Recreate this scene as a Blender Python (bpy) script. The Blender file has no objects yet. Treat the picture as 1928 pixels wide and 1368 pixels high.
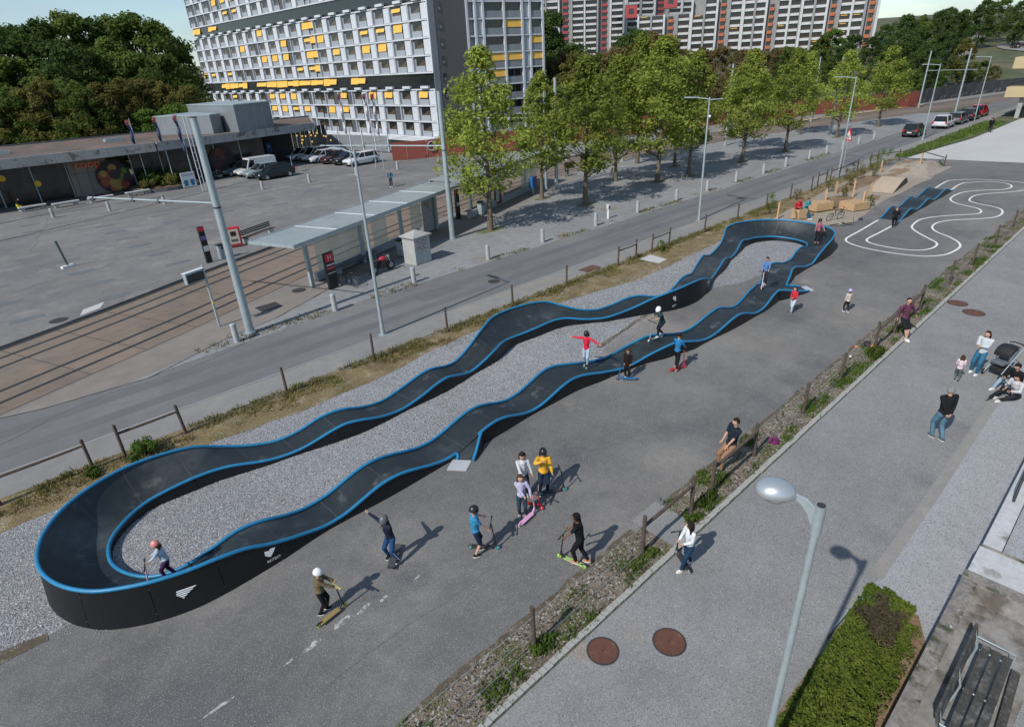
import bpy, bmesh, math, random
from mathutils import Vector, Matrix, noise
random.seed(7)
R = math.radians
SC = bpy.context.scene
COL = SC.collection

# ------------------------------------------------------------------ camera, sky, sun, exposure
cam_d = bpy.data.cameras.new('camera')
cam = bpy.data.objects.new('camera', cam_d)
COL.objects.link(cam)
cam_d.sensor_width = 36.0
cam_d.lens = 21.07
cam_d.clip_start = 0.1
cam_d.clip_end = 4000
def _cam_matrix():
    yaw, pitch, roll = R(48.367), R(26.566), R(-3.217)
    f = Vector((math.cos(yaw) * math.cos(pitch), math.sin(yaw) * math.cos(pitch), -math.sin(pitch)))
    r0 = Vector((math.sin(yaw), -math.cos(yaw), 0))
    d0 = f.cross(r0)
    c, s = math.cos(roll), math.sin(roll)
    r = c * r0 - s * d0
    d = s * r0 + c * d0
    u = -d
    b = -f
    m = Matrix(((r.x, u.x, b.x, 0), (r.y, u.y, b.y, 0), (r.z, u.z, b.z, 10.5), (0, 0, 0, 1)))
    return m
cam.matrix_world = _cam_matrix()
SC.camera = cam

SUN_EL, SUN_AZ = 42.5, 185.5          # azimuth measured counter-clockwise from +X, where the light comes from
world = bpy.data.worlds.new('World')
SC.world = world
world.use_nodes = True
wt = world.node_tree
wt.nodes.clear()
wo = wt.nodes.new('ShaderNodeOutputWorld')
wb = wt.nodes.new('ShaderNodeBackground')
sky = wt.nodes.new('ShaderNodeTexSky')
sky.sky_type = 'NISHITA'
sky.sun_disc = False
sky.sun_elevation = R(SUN_EL)
sky.sun_rotation = R(90 - SUN_AZ)
sky.air_density = 1.0
sky.dust_density = 0.5
sky.altitude = 450
tc = wt.nodes.new('ShaderNodeTexCoord')
mp = wt.nodes.new('ShaderNodeMapping'); mp.inputs['Scale'].default_value = (1.0, 1.0, 4.5)
nz = wt.nodes.new('ShaderNodeTexNoise'); nz.inputs['Scale'].default_value = 3.2; nz.inputs['Detail'].default_value = 7; nz.inputs['Roughness'].default_value = 0.55
cr = wt.nodes.new('ShaderNodeValToRGB'); cr.color_ramp.elements[0].position = 0.44; cr.color_ramp.elements[1].position = 0.66
mx = wt.nodes.new('ShaderNodeMixRGB'); mx.inputs['Color2'].default_value = (3.9, 4.5, 5.0, 1)
ml = wt.nodes.new('ShaderNodeMath'); ml.operation = 'MULTIPLY'; ml.inputs[1].default_value = 0.55
wt.links.new(tc.outputs['Generated'], mp.inputs['Vector']); wt.links.new(mp.outputs['Vector'], nz.inputs['Vector'])
wt.links.new(nz.outputs['Fac'], cr.inputs['Fac']); wt.links.new(cr.outputs['Color'], ml.inputs[0])
wt.links.new(ml.outputs[0], mx.inputs['Fac']); wt.links.new(sky.outputs['Color'], mx.inputs['Color1'])
tint = wt.nodes.new('ShaderNodeMixRGB'); tint.blend_type = 'MULTIPLY'; tint.inputs['Fac'].default_value = 1; tint.inputs['Color2'].default_value = (.93, .99, 1.03, 1)
wt.links.new(mx.outputs['Color'], tint.inputs['Color1']); wt.links.new(tint.outputs['Color'], wb.inputs['Color'])
wb.inputs['Strength'].default_value = 0.125
wt.links.new(wb.outputs['Background'], wo.inputs['Surface'])

sun_d = bpy.data.lights.new('sun', 'SUN')
sun_d.energy = 4.15
sun_d.angle = R(0.6)
sun_d.color = (1.0, 0.95, 0.885)
sun = bpy.data.objects.new('sun', sun_d)
COL.objects.link(sun)
sdir = Vector((math.cos(R(SUN_AZ)) * math.cos(R(SUN_EL)), math.sin(R(SUN_AZ)) * math.cos(R(SUN_EL)), math.sin(R(SUN_EL))))
sun.rotation_euler = sdir.to_track_quat('Z', 'Y').to_euler()
sun.location = (0, 0, 60)

SC.view_settings.view_transform = 'Standard'
SC.view_settings.look = 'None'
SC.view_settings.exposure = 0.0
SC.view_settings.gamma = 1.0
SC.view_settings.use_curve_mapping = False

# ------------------------------------------------------------------ helpers
WORK = bpy.data.scenes.new('workshop')          # small scene where modifiers are evaluated quickly; removed at the end
def evaluated_mesh(o):
    WORK.collection.objects.link(o)
    vl = WORK.view_layers[0]
    with bpy.context.temp_override(scene=WORK, view_layer=vl):
        dg = bpy.context.evaluated_depsgraph_get(); dg.update()
        me = bpy.data.meshes.new_from_object(o.evaluated_get(dg))
    WORK.collection.objects.unlink(o)
    return me
def tag(o, label=None, cat=None, group=None, kind=None):
    if label: o['label'] = label
    if cat: o['category'] = cat
    if group: o['group'] = group
    if kind: o['kind'] = kind
    return o
def thing(name, label, cat, loc=(0, 0, 0), rz=0.0, group=None):
    o = bpy.data.objects.new(name, None)
    COL.objects.link(o)
    o.empty_display_size = 0.2
    o.location = loc
    o.rotation_euler = (0, 0, rz)
    return tag(o, label, cat, group)
def copy_tree(o, parent=None):
    c = o.copy(); COL.objects.link(c); c.parent = parent
    for ch in KIDS.get(o.name, []):
        k = copy_tree(ch, c)
        KIDS.setdefault(c.name, []).append(k)
    return c
KIDS = {}
class MB:
    def __init__(s): s.v = []; s.f = []; s.m = []; s.sm = []
    def add(s, vs, fs, mi=0, smooth=False):
        n = len(s.v); s.v += [tuple(v) for v in vs]
        for f in fs: s.f.append(tuple(i + n for i in f)); s.m.append(mi); s.sm.append(smooth)
        return s
    def box(s, c, d, rz=0.0, mi=0, M=None):
        x, y, z = d[0] / 2, d[1] / 2, d[2] / 2
        vs = [(-x, -y, -z), (x, -y, -z), (x, y, -z), (-x, y, -z), (-x, -y, z), (x, -y, z), (x, y, z), (-x, y, z)]
        fs = [(0, 3, 2, 1), (4, 5, 6, 7), (0, 1, 5, 4), (1, 2, 6, 5), (2, 3, 7, 6), (3, 0, 4, 7)]
        mt = M if M is not None else Matrix.Rotation(rz, 3, 'Z')
        return s.add([tuple(mt @ Vector(v) + Vector(c)) for v in vs], fs, mi)
    def tube(s, pts, r, n=8, mi=0, cap=True, smooth=True, up=None):
        pts = [Vector(p) for p in pts]; k = len(pts)
        rs = r if isinstance(r, (list, tuple)) else [r] * k
        vs = []; ref = None
        for i, p in enumerate(pts):
            t = (pts[min(i + 1, k - 1)] - pts[max(i - 1, 0)])
            t = t.normalized() if t.length > 1e-9 else Vector((0, 0, 1))
            if ref is None:
                a = Vector(up) if up else (Vector((0, 0, 1)) if abs(t.z) < 0.9 else Vector((1, 0, 0)))
            else: a = ref
            u = (a - t * a.dot(t)).normalized(); w = t.cross(u); ref = u
            for j in range(n):
                q = 2 * math.pi * j / n
                vs.append(p + (u * math.cos(q) + w * math.sin(q)) * rs[i])
        fs = [(i * n + j, i * n + (j + 1) % n, (i + 1) * n + (j + 1) % n, (i + 1) * n + j) for i in range(k - 1) for j in range(n)]
        s.add(vs, fs, mi, smooth)
        if cap:
            s.add(vs[:n], [tuple(range(n))[::-1]], mi); s.add(vs[-n:], [tuple(range(n))], mi)
        return s
    def cyl(s, c, r, h, n=16, mi=0, r2=None, smooth=True):
        x, y, z = c
        return s.tube([(x, y, z), (x, y, z + h)], [r, r if r2 is None else r2], n, mi, True, smooth, up=(1, 0, 0))
    def lathe(s, prof, n=16, mi=0, c=(0, 0, 0), M=None, smooth=True):
        vs = []
        for r, z in prof:
            for j in range(n):
                a = 2 * math.pi * j / n
                v = Vector((r * math.cos(a), r * math.sin(a), z))
                if M is not None: v = M @ v
                vs.append(v + Vector(c))
        k = len(prof)
        fs = [(i * n + j, i * n + (j + 1) % n, (i + 1) * n + (j + 1) % n, (i + 1) * n + j) for i in range(k - 1) for j in range(n)]
        s.add(vs, fs, mi, smooth)
        if prof[0][0] > 1e-6: s.add(vs[:n], [tuple(range(n))[::-1]], mi)
        if prof[-1][0] > 1e-6: s.add(vs[-n:], [tuple(range(n))], mi)
        return s
    def prism(s, poly, z0, z1, mi=0):
        n = len(poly)
        a = sum(poly[i][0] * poly[(i + 1) % n][1] - poly[(i + 1) % n][0] * poly[i][1] for i in range(n))
        if a < 0: poly = poly[::-1]
        vs = [(x, y, z0) for x, y in poly] + [(x, y, z1) for x, y in poly]
        fs = [tuple(range(n))[::-1], tuple(range(n, 2 * n))] + [(i, (i + 1) % n, (i + 1) % n + n, i + n) for i in range(n)]
        return s.add(vs, fs, mi)
    def ext(s, prof, w, mi=0, axis='y', smooth=False):
        """outline in x,z extruded along y by w"""
        n = len(prof)
        a = sum(prof[i][0] * prof[(i + 1) % n][1] - prof[(i + 1) % n][0] * prof[i][1] for i in range(n))
        if a < 0: prof = prof[::-1]
        vs = [(x, -w / 2, z) for x, z in prof] + [(x, w / 2, z) for x, z in prof]
        fs = [tuple(range(n)), tuple(range(n, 2 * n))[::-1]] + [(i, i + n, (i + 1) % n + n, (i + 1) % n) for i in range(n)]
        return s.add(vs, fs, mi, smooth)
    def ball(s, c, r, n=10, mi=0, M=None):
        rx, ry, rz = (r, r, r) if not isinstance(r, (tuple, list)) else r
        vs = []; k = max(4, n // 2 + 1)
        vs.append(Vector((0, 0, rz)))
        for i in range(1, k):
            p = math.pi * i / k
            for j in range(n):
                a = 2 * math.pi * j / n
                vs.append(Vector((rx * math.sin(p) * math.cos(a), ry * math.sin(p) * math.sin(a), rz * math.cos(p))))
        vs.append(Vector((0, 0, -rz)))
        fs = [(0, 1 + j, 1 + (j + 1) % n) for j in range(n)]
        for i in range(k - 2):
            for j in range(n):
                a = 1 + i * n + j; b = 1 + i * n + (j + 1) % n
                fs.append((a, a + n, b + n, b))
        e = len(vs) - 1
        fs += [(e, 1 + (k - 2) * n + (j + 1) % n, 1 + (k - 2) * n + j) for j in range(n)]
        return s.add([(M @ v if M is not None else v) + Vector(c) for v in vs], fs, mi, True)
    def quad(s, a, b, c, d, mi=0): return s.add([a, b, c, d], [(0, 1, 2, 3)], mi)
    def mesh(s, name, mats):
        me = bpy.data.meshes.new(name)
        me.from_pydata([tuple(v) for v in s.v], [], s.f)
        for m in (mats if isinstance(mats, (list, tuple)) else [mats]): me.materials.append(m)
        me.polygons.foreach_set('material_index', s.m)
        me.polygons.foreach_set('use_smooth', s.sm)
        me.update()
        return me
    def build(s, name, mats, parent=None, bevel=0.0, **kw):
        me = s.mesh(name, mats)
        return link(name, me, parent, bevel, **kw)
def link(name, me, parent=None, bevel=0.0, **kw):
    o = bpy.data.objects.new(name, me)
    COL.objects.link(o)
    if parent is not None:
        o.parent = parent; KIDS.setdefault(parent.name, []).append(o)
    if bevel:
        b = o.modifiers.new('bevel', 'BEVEL'); b.width = bevel; b.segments = 2; b.limit_method = 'ANGLE'; b.angle_limit = R(40)
    tag(o, kw.get('label'), kw.get('cat'), kw.get('group'), kw.get('kind'))
    return o

def mat(name, color, rough=0.7, metal=0.0, noise_=None, bump=None, spec=0.5, emit=None, emit_s=1.0, alpha=None, coat=0.0, trans=0.0, c2=None, spot=None, zones=None):
    """noise_ = [(scale, amount, detail)...] brightness variation; c2=(color, scale, lo, hi) patches; bump=(scale,strength); spot=(color,scale,threshold)"""
    m = bpy.data.materials.new(name); m.use_nodes = True
    nt = m.node_tree; b = nt.nodes['Principled BSDF']
    b.inputs['Roughness'].default_value = rough; b.inputs['Metallic'].default_value = metal
    b.inputs['Specular IOR Level'].default_value = spec
    b.inputs['Coat Weight'].default_value = coat
    b.inputs['Transmission Weight'].default_value = trans
    if alpha is not None: b.inputs['Alpha'].default_value = alpha
    col = (color[0], color[1], color[2], 1)
    b.inputs['Base Color'].default_value = col
    if emit: b.inputs['Emission Color'].default_value = (*emit, 1); b.inputs['Emission Strength'].default_value = emit_s
    if noise_ or c2 or bump or spot or zones:
        co = nt.nodes.new('ShaderNodeTexCoord').outputs['Object']
        cur = nt.nodes.new('ShaderNodeRGB'); cur.outputs[0].default_value = col; cur = cur.outputs[0]
        def nzn(scale, detail=4, rgh=0.6, w=0):
            n = nt.nodes.new('ShaderNodeTexNoise'); n.inputs['Scale'].default_value = scale; n.inputs['Detail'].default_value = detail; n.inputs['Roughness'].default_value = rgh
            nt.links.new(co, n.inputs['Vector']); return n.outputs['Fac']
        if c2:
            for (cc, sc_, lo, hi) in (c2 if isinstance(c2, list) else [c2]):
                f = nzn(sc_, 5); r = nt.nodes.new('ShaderNodeMapRange'); r.inputs['From Min'].default_value = lo; r.inputs['From Max'].default_value = hi
                nt.links.new(f, r.inputs['Value'])
                mxx = nt.nodes.new('ShaderNodeMixRGB'); mxx.inputs['Color2'].default_value = (*cc, 1)
                nt.links.new(r.outputs['Result'], mxx.inputs['Fac']); nt.links.new(cur, mxx.inputs['Color1']); cur = mxx.outputs['Color']
        for (cc, cx_, cy_, rad, amt) in (zones or []):        # dust, stains and painted lens falloff, with ragged edges
            vd = nt.nodes.new('ShaderNodeVectorMath'); vd.operation = 'DISTANCE'; nt.links.new(co, vd.inputs[0]); vd.inputs[1].default_value = (cx_, cy_, 0)
            f = nzn(.9, 6, .65); ad = nt.nodes.new('ShaderNodeMath'); ad.operation = 'MULTIPLY_ADD'; ad.inputs[1].default_value = -rad * 1.6; nt.links.new(f, ad.inputs[0]); nt.links.new(vd.outputs['Value'], ad.inputs[2])
            r = nt.nodes.new('ShaderNodeMapRange'); r.inputs['From Min'].default_value = -rad * .75; r.inputs['From Max'].default_value = rad * .35; r.inputs['To Min'].default_value = amt; r.inputs['To Max'].default_value = 0
            nt.links.new(ad.outputs[0], r.inputs['Value'])
            mxx = nt.nodes.new('ShaderNodeMixRGB'); mxx.inputs['Color2'].default_value = (*cc, 1)
            nt.links.new(r.outputs['Result'], mxx.inputs['Fac']); nt.links.new(cur, mxx.inputs['Color1']); cur = mxx.outputs['Color']
        if spot:
            for (cc, sc_, th) in (spot if isinstance(spot, list) else [spot]):
                v = nt.nodes.new('ShaderNodeTexVoronoi'); v.inputs['Scale'].default_value = sc_; nt.links.new(co, v.inputs['Vector'])
                r = nt.nodes.new('ShaderNodeMath'); r.operation = 'GREATER_THAN'; r.inputs[1].default_value = th
                sp = nt.nodes.new('ShaderNodeSeparateColor'); nt.links.new(v.outputs['Color'], sp.inputs[0]); nt.links.new(sp.outputs[0], r.inputs[0])
                mxx = nt.nodes.new('ShaderNodeMixRGB'); mxx.inputs['Color2'].default_value = (*cc, 1)
                nt.links.new(r.outputs[0], mxx.inputs['Fac']); nt.links.new(cur, mxx.inputs['Color1']); cur = mxx.outputs['Color']
        for (sc_, am, *de) in (noise_ or []):
            f = nzn(sc_, de[0] if de else 4)
            r = nt.nodes.new('ShaderNodeMapRange'); r.inputs['From Min'].default_value = 0.28; r.inputs['From Max'].default_value = 0.72
            r.inputs['To Min'].default_value = 1 - am; r.inputs['To Max'].default_value = 1 + am
            nt.links.new(f, r.inputs['Value'])
            vm = nt.nodes.new('ShaderNodeVectorMath'); vm.operation = 'SCALE'
            nt.links.new(cur, vm.inputs[0]); nt.links.new(r.outputs['Result'], vm.inputs['Scale']); cur = vm.outputs['Vector']
        nt.links.new(cur, b.inputs['Base Color'])
        if bump:
            f = nzn(bump[0], 4); bp = nt.nodes.new('ShaderNodeBump'); bp.inputs['Strength'].default_value = bump[1]; bp.inputs['Distance'].default_value = bump[2] if len(bump) > 2 else 0.02
            nt.links.new(f, bp.inputs['Height']); nt.links.new(bp.outputs['Normal'], b.inputs['Normal'])
    return m
def leafmat(name, c1, c2, trans=0.35):
    """leaf colour varies per leaf clump through position noise; a little light passes through"""
    m = bpy.data.materials.new(name); m.use_nodes = True
    nt = m.node_tree; nt.nodes.clear()
    out = nt.nodes.new('ShaderNodeOutputMaterial')
    co = nt.nodes.new('ShaderNodeTexCoord'); n = nt.nodes.new('ShaderNodeTexNoise'); n.inputs['Scale'].default_value = 1.1; n.inputs['Detail'].default_value = 6; n.inputs['Roughness'].default_value = .75
    oi = nt.nodes.new('ShaderNodeObjectInfo'); ad = nt.nodes.new('ShaderNodeVectorMath'); ad.operation = 'ADD'
    nt.links.new(co.outputs['Object'], ad.inputs[0]); nt.links.new(oi.outputs['Location'], ad.inputs[1]); nt.links.new(ad.outputs[0], n.inputs['Vector'])
    r = nt.nodes.new('ShaderNodeMapRange'); r.inputs['From Min'].default_value = .34; r.inputs['From Max'].default_value = .66
    nt.links.new(n.outputs['Fac'], r.inputs['Value'])
    mx_ = nt.nodes.new('ShaderNodeMixRGB'); mx_.inputs['Color1'].default_value = (*c1, 1); mx_.inputs['Color2'].default_value = (*c2, 1)
    nt.links.new(r.outputs['Result'], mx_.inputs['Fac'])
    hs = nt.nodes.new('ShaderNodeHueSaturation'); vr = nt.nodes.new('ShaderNodeMapRange'); vr.inputs['To Min'].default_value = .75; vr.inputs['To Max'].default_value = 1.2
    nt.links.new(oi.outputs['Random'], vr.inputs['Value']); nt.links.new(vr.outputs['Result'], hs.inputs['Value']); nt.links.new(mx_.outputs['Color'], hs.inputs['Color'])
    d = nt.nodes.new('ShaderNodeBsdfDiffuse'); t = nt.nodes.new('ShaderNodeBsdfTranslucent'); ms = nt.nodes.new('ShaderNodeMixShader'); ms.inputs[0].default_value = trans
    nt.links.new(hs.outputs['Color'], d.inputs['Color']); nt.links.new(hs.outputs['Color'], t.inputs['Color'])
    nt.links.new(d.outputs[0], ms.inputs[1]); nt.links.new(t.outputs[0], ms.inputs[2]); nt.links.new(ms.outputs[0], out.inputs['Surface'])
    return m
def smooth01(t): t = max(0.0, min(1.0, t)); return t * t * (3 - 2 * t)
def crom(P_, t):
    n = len(P_); i = min(int(t), n - 2); u = t - i
    p = [P_[max(i - 1, 0)], P_[i], P_[i + 1], P_[min(i + 2, n - 1)]]
    return tuple(0.5 * ((2 * b) + (-a + c) * u + (2 * a - 5 * b + 4 * c - d) * u * u + (-a + 3 * b - 3 * c + d) * u ** 3) for a, b, c, d in zip(*p))
def spline(P_, step):
    """resample a polyline smoothly at roughly even spacing"""
    out = []
    for i in range(len(P_) - 1):
        L = math.dist(P_[i], P_[i + 1]); k = max(1, int(round(L / step)))
        for j in range(k): out.append(crom(P_, i + j / k))
    out.append(tuple(float(v) for v in P_[-1]))
    return out

# ------------------------------------------------------------------ terrain
GZ = {}
def terrain(x, y):
    z = 0.0
    # the street behind the rusty fence lies lower
    z -= 4.6 * smooth01((y - (76 - 0.0 * x)) / 12) * smooth01((x - 47) / 10) * (1 - smooth01((x - 130) / 40))
    # the wooded slope beyond the road end
    d = (x * 0.93 + y * 0.25) - 165
    if d > 0: z += 0.06 * min(d, 420) * smooth01(d / 60)
    # rise under the terraced blocks
    e = (x * 0.6 + y * 0.8) - 190
    if e > 0: z += 0.04 * min(e, 300) * smooth01(e / 80) * (1 - 0.6 * smooth01(d / 120))
    # rise of the wood on the left
    g = y - 105
    if g > 0 and x < 60: z += 0.06 * min(g, 150) * smooth01((60 - x) / 40)
    return z
M = {}
M['soil'] = mat('soil_grass', (0.07, 0.085, 0.035), 0.95, noise_=[(0.2, .35), (2.5, .35)], c2=((.12, .10, .06), 0.15, .45, .6))
M['asphalt'] = mat('lot_asphalt', (0.142, 0.142, 0.139), 0.92, noise_=[(0.12, .16), (0.7, .10), (3.5, .07), (45, .30, 6)], c2=[((.205, .192, .178), 0.11, .47, .66), ((.098, .098, .104), 0.33, .54, .72), ((.225, .205, .18), 0.55, .63, .74)], zones=[((.25, .235, .21), 12.6, 7.6, 1.7, .8), ((.235, .22, .195), 21.5, 9.6, 2.6, .7), ((.23, .215, .19), 27, 7.8, 2.2, .7), ((.22, .21, .19), 16.5, 10.2, 2.2, .5), ((.085, .085, .09), 0, 9.5, 3.5, .6), ((.09, .09, .095), 7.5, 7.6, 1.6, .5), ((.21, .195, .17), 20.6, 14.0, 1.3, .8)], spot=[((.30, .285, .265), 95, .93), ((.07, .07, .075), 100, .93)], bump=(80, .35, .006), spec=.25)  # large near-left dark zone paints lens vignetting; pale zones are dust plus its brighter middle
M['path'] = mat('footpath_asphalt', (0.226, 0.226, 0.222), 0.92, noise_=[(0.15, .12), (0.8, .08), (4, .06), (55, .28, 6)], spot=[((.36, .35, .33), 75, .94), ((.09, .09, .09), 85, .94)], c2=((.188, .188, .187), .35, .54, .78), zones=[((.15, .15, .155), 13.5, 2.3, .5, .6), ((.15, .15, .155), 16.5, 2.2, .5, .7), ((.26, .20, .15), 6.1, 5.35, .25, .7), ((.26, .21, .16), 7.2, 4.8, .3, .5), ((.16, .158, .16), 20, 2.2, .5, .6)], bump=(90, .3, .005), spec=.25)
M['lane'] = mat('lane_asphalt', (0.150, 0.153, 0.154), 0.88, noise_=[(0.2, .10), (2, .07), (40, .16, 6)], c2=((.19, .185, .18), 0.12, .5, .7), spec=.3)
M['walk'] = mat('sidewalk_asphalt', (0.225, 0.22, 0.211), 0.92, noise_=[(0.2, .12), (2, .08), (50, .14, 6)], c2=((.28, .25, .21), .25, .55, .75), spec=.2)
M['gravel'] = mat('pale_gravel', (0.238, 0.243, 0.247), 0.95, noise_=[(0.25, .10), (3, .08), (32, .5, 3)], spot=[((.10, .10, .11), 40, .80), ((.50, .50, .52), 44, .88)], bump=(28, .9, .03), spec=.15)
M['plaza_gravel'] = mat('compacted_gravel', (0.235, 0.24, 0.243), 0.95, noise_=[(0.2, .12), (2.2, .14), (25, .22, 4)], c2=((.21, .19, .16), 0.25, .56, .72), bump=(30, .4, .02), spec=.15)
M['verge'] = mat('dry_grass_verge', (0.20, 0.155, 0.085), 0.98, noise_=[(1.2, .3), (14, .45, 4)], c2=[((.105, .105, .04), 0.9, .52, .68), ((.28, .235, .165), 1.8, .52, .68)], bump=(20, 1.0, .04), spec=.1)
M['verge2'] = mat('stony_verge', (0.175, 0.145, 0.11), 0.98, noise_=[(1.2, .25), (22, .5, 4)], c2=[((.09, .10, .035), 1.1, .48, .62), ((.25, .21, .165), 0.8, .56, .68)], spot=[((.34, .32, .29), 26, .89), ((.06, .05, .04), 24, .84)], bump=(26, 1.0, .04), spec=.1)
M['sand'] = mat('trail_sand', (0.30, 0.26, 0.21), 0.95, noise_=[(0.5, .12), (20, .18)], bump=(20, .4, .02), spec=.1)
M['dirt'] = mat('bare_dirt', (0.22, 0.155, 0.10), 0.97, noise_=[(0.7, .25), (16, .3)], c2=((.09, .10, .03), 1.0, .55, .66), bump=(16, .8, .05), spec=.1)
M['paving'] = mat('plaza_asphalt', (0.182, 0.178, 0.172), 0.92, noise_=[(0.1, .14), (0.6, .10), (3, .10), (30, .14, 5)], c2=[((.15, .147, .15), 0.16, .48, .66), ((.235, .22, .21), 0.4, .56, .7)], spec=.25)
M['tram_paving'] = mat('stop_paving', (0.215, 0.195, 0.175), 0.92, noise_=[(0.15, .10), (1.2, .08), (35, .16, 5)], spec=.2)
M['tram_bed'] = mat('tram_concrete', (0.20, 0.158, 0.125), 0.92, noise_=[(0.2, .14), (1.5, .10), (30, .14, 5)], c2=((.17, .14, .12), 0.5, .52, .68), spec=.2)
M['concrete_light'] = mat('light_concrete', (0.46, 0.46, 0.45), 0.85, noise_=[(0.15, .06), (2, .05), (20, .05)], spec=.3)
M['concrete'] = mat('concrete', (0.34, 0.34, 0.33), 0.88, noise_=[(0.5, .12), (5, .12), (40, .1)], c2=((.2, .19, .17), 1.4, .56, .7), bump=(30, .2, .01), spec=.25)
M['steel_galv'] = mat('galvanised_steel', (0.36, 0.42, 0.44), 0.5, 0.35, noise_=[(3, .12), (20, .08)])
M['rail_steel'] = mat('rail_steel', (0.05, 0.048, 0.045), 0.5, 0.6)
M['white_paint'] = mat('white_paint', (0.72, 0.72, 0.70), 0.7, noise_=[(3, .06), (25, .08)])
M['worn_paint'] = mat('worn_paint', (0.40, 0.40, 0.39), 0.85, noise_=[(6, .25), (40, .3)], c2=((.15, .15, .148), 9, .46, .56))
M['dark_iron'] = mat('cast_iron', (0.045, 0.043, 0.042), 0.75, 0.2, noise_=[(8, .25)])
M['rust_iron'] = mat('rusty_iron', (0.12, 0.052, 0.034), 0.85, 0.1, noise_=[(6, .2), (60, .2)], c2=((.20, .10, .05), 5, .6, .72), bump=(60, .3, .01))
M['kerb_stone'] = mat('granite_sett', (0.34, 0.335, 0.31), 0.88, noise_=[(6, .15), (50, .15)], bump=(40, .3, .008))
M['wood_dark'] = mat('weathered_post', (0.085, 0.063, 0.047), 0.9, noise_=[(6, .3), (40, .3)], bump=(30, .5, .01))
M['grass'] = leafmat('grass_blades', (0.10, 0.105, 0.03), (0.22, 0.185, 0.075), .25)
M['weed'] = leafmat('weed_leaves', (0.045, 0.09, 0.015), (0.10, 0.14, 0.03), .3)

def axis_steps(a, pts):
    out = []
    for (lo, hi, st) in pts:
        x = lo
        while x < hi - 1e-6: out.append(x); x += st
    out.append(pts[-1][1]); return out
def build_terrain():
    xs = axis_steps(0, [(-1600, -200, 140), (-200, 40, 20), (40, 140, 5), (140, 500, 15), (500, 2400, 190)])
    ys = axis_steps(0, [(-1600, -200, 140), (-200, 60, 20), (60, 140, 4), (140, 500, 15), (500, 2400, 190)])
    b = MB(); nx = len(xs)
    vs = [(x, y, terrain(x, y) - 0.02) for y in ys for x in xs]
    fs = [(j * nx + i, j * nx + i + 1, (j + 1) * nx + i + 1, (j + 1) * nx + i) for j in range(len(ys) - 1) for i in range(nx - 1)]
    b.add(vs, fs, 0, True)
    b.build('ground', M['soil'], kind='structure')
build_terrain()

def jit_poly(pts, step=0.5, amp=0.0, seed=0, closed=True, flag=None):
    """subdivide the outline and push it about a little so soft edges are ragged"""
    out = []; n = len(pts)
    for i in range(n):
        a, b = pts[i], pts[(i + 1) % n]
        L = math.dist(a, b); k = max(1, int(L / step)) if (flag is None or flag[i]) else 1
        for j in range(k):
            t = j / k; x = a[0] + (b[0] - a[0]) * t; y = a[1] + (b[1] - a[1]) * t
            if (flag is None or flag[i]) and amp and -20 < x < 130:
                nx, ny = -(b[1] - a[1]) / L, (b[0] - a[0]) / L
                d = amp * (noise.noise((x * .6 + seed, y * .6, seed)) + 0.6 * noise.noise((x * 2.6, y * 2.6, seed + 9)) + 0.4 * noise.noise((x * 7, y * 7, seed + 3)))
                x += nx * d; y += ny * d
            out.append((x, y))
    return out
def sheet(name, poly, z, m, thick=0.0, **kw):
    bm = bmesh.new()
    vs = [bm.verts.new((x, y, z)) for x, y in poly]
    f = bm.faces.new(vs)
    if f.normal.z < 0 or f.calc_area() == 0: pass
    bmesh.ops.recalc_face_normals(bm, faces=[f])
    f.normal_update()
    if f.normal.z < 0: f.normal_flip()
    bmesh.ops.triangulate(bm, faces=bm.faces[:])
    if thick:
        r = bmesh.ops.extrude_face_region(bm, geom=bm.faces[:])
        bmesh.ops.translate(bm, verts=[g for g in r['geom'] if isinstance(g, bmesh.types.BMVert)], vec=(0, 0, -thick))
        bmesh.ops.recalc_face_normals(bm, faces=bm.faces[:])
    me = bpy.data.meshes.new(name); bm.to_mesh(me); bm.free(); me.materials.append(m)
    kw.setdefault('kind', 'structure')
    return link(name, me, **kw)

# tram alignment (centre line of the nearer track); the other runs 3.6 m further on
TR = [(-60, 3.0), (-40, 11.5), (-20, 20.6), (-8, 25.7), (-1, 28.5), (6, 31.3), (14, 34.9), (28, 40.2), (45, 44.4), (58, 45.4), (70, 44.6), (84, 42.4), (100, 38.4), (114, 34.6), (145, 27.0), (200, 15.0), (260, 0.0)]
TRS = spline(TR, 2.5)
def offs(pts, d):
    out = []
    for i, p in enumerate(pts):
        a = pts[max(i - 1, 0)]; b = pts[min(i + 1, len(pts) - 1)]
        L = math.dist(a, b); out.append((p[0] - (b[1] - a[1]) / L * d, p[1] + (b[0] - a[0]) / L * d))
    return out
EDGE = offs(TRS, 5.35)          # platform edge on the plaza side
NEAR = offs(TRS, -1.7)
# ---- setting sheets, each 4 mm above the one below
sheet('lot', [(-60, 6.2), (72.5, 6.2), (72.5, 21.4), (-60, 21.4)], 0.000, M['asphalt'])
sheet('gravel', jit_poly([(-60, 13.7), (-0.5, 13.7), (0.2, 12.95), (15.5, 12.95), (17.6, 14.0), (21.9, 14.75), (25.8, 14.5), (28.1, 13.5), (34, 12.9), (36.2, 14), (36.2, 16.3), (34.8, 18.2), (28.1, 19.4), (14.6, 19.8), (3.6, 19.6), (-60, 19.6)], .4, .12, 1), 0.004, M['gravel'], kind='structure')
sheet('grass_verge', jit_poly([(-60, 18.7), (-2, 18.6), (3.6, 18.9), (6.4, 18.5), (10.3, 18.7), (14.6, 19.3), (20.3, 18.7), (24.8, 17.9), (28.1, 17.9), (34.7, 18.3), (42, 18.2), (50, 18.5), (58, 19.1), (66, 20.0), (72, 20.2), (72, 20.7), (-60, 20.55)], .25, .13, 5, flag=[True] * 15 + [False, True]), 0.009, M['verge'], kind='structure')
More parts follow.
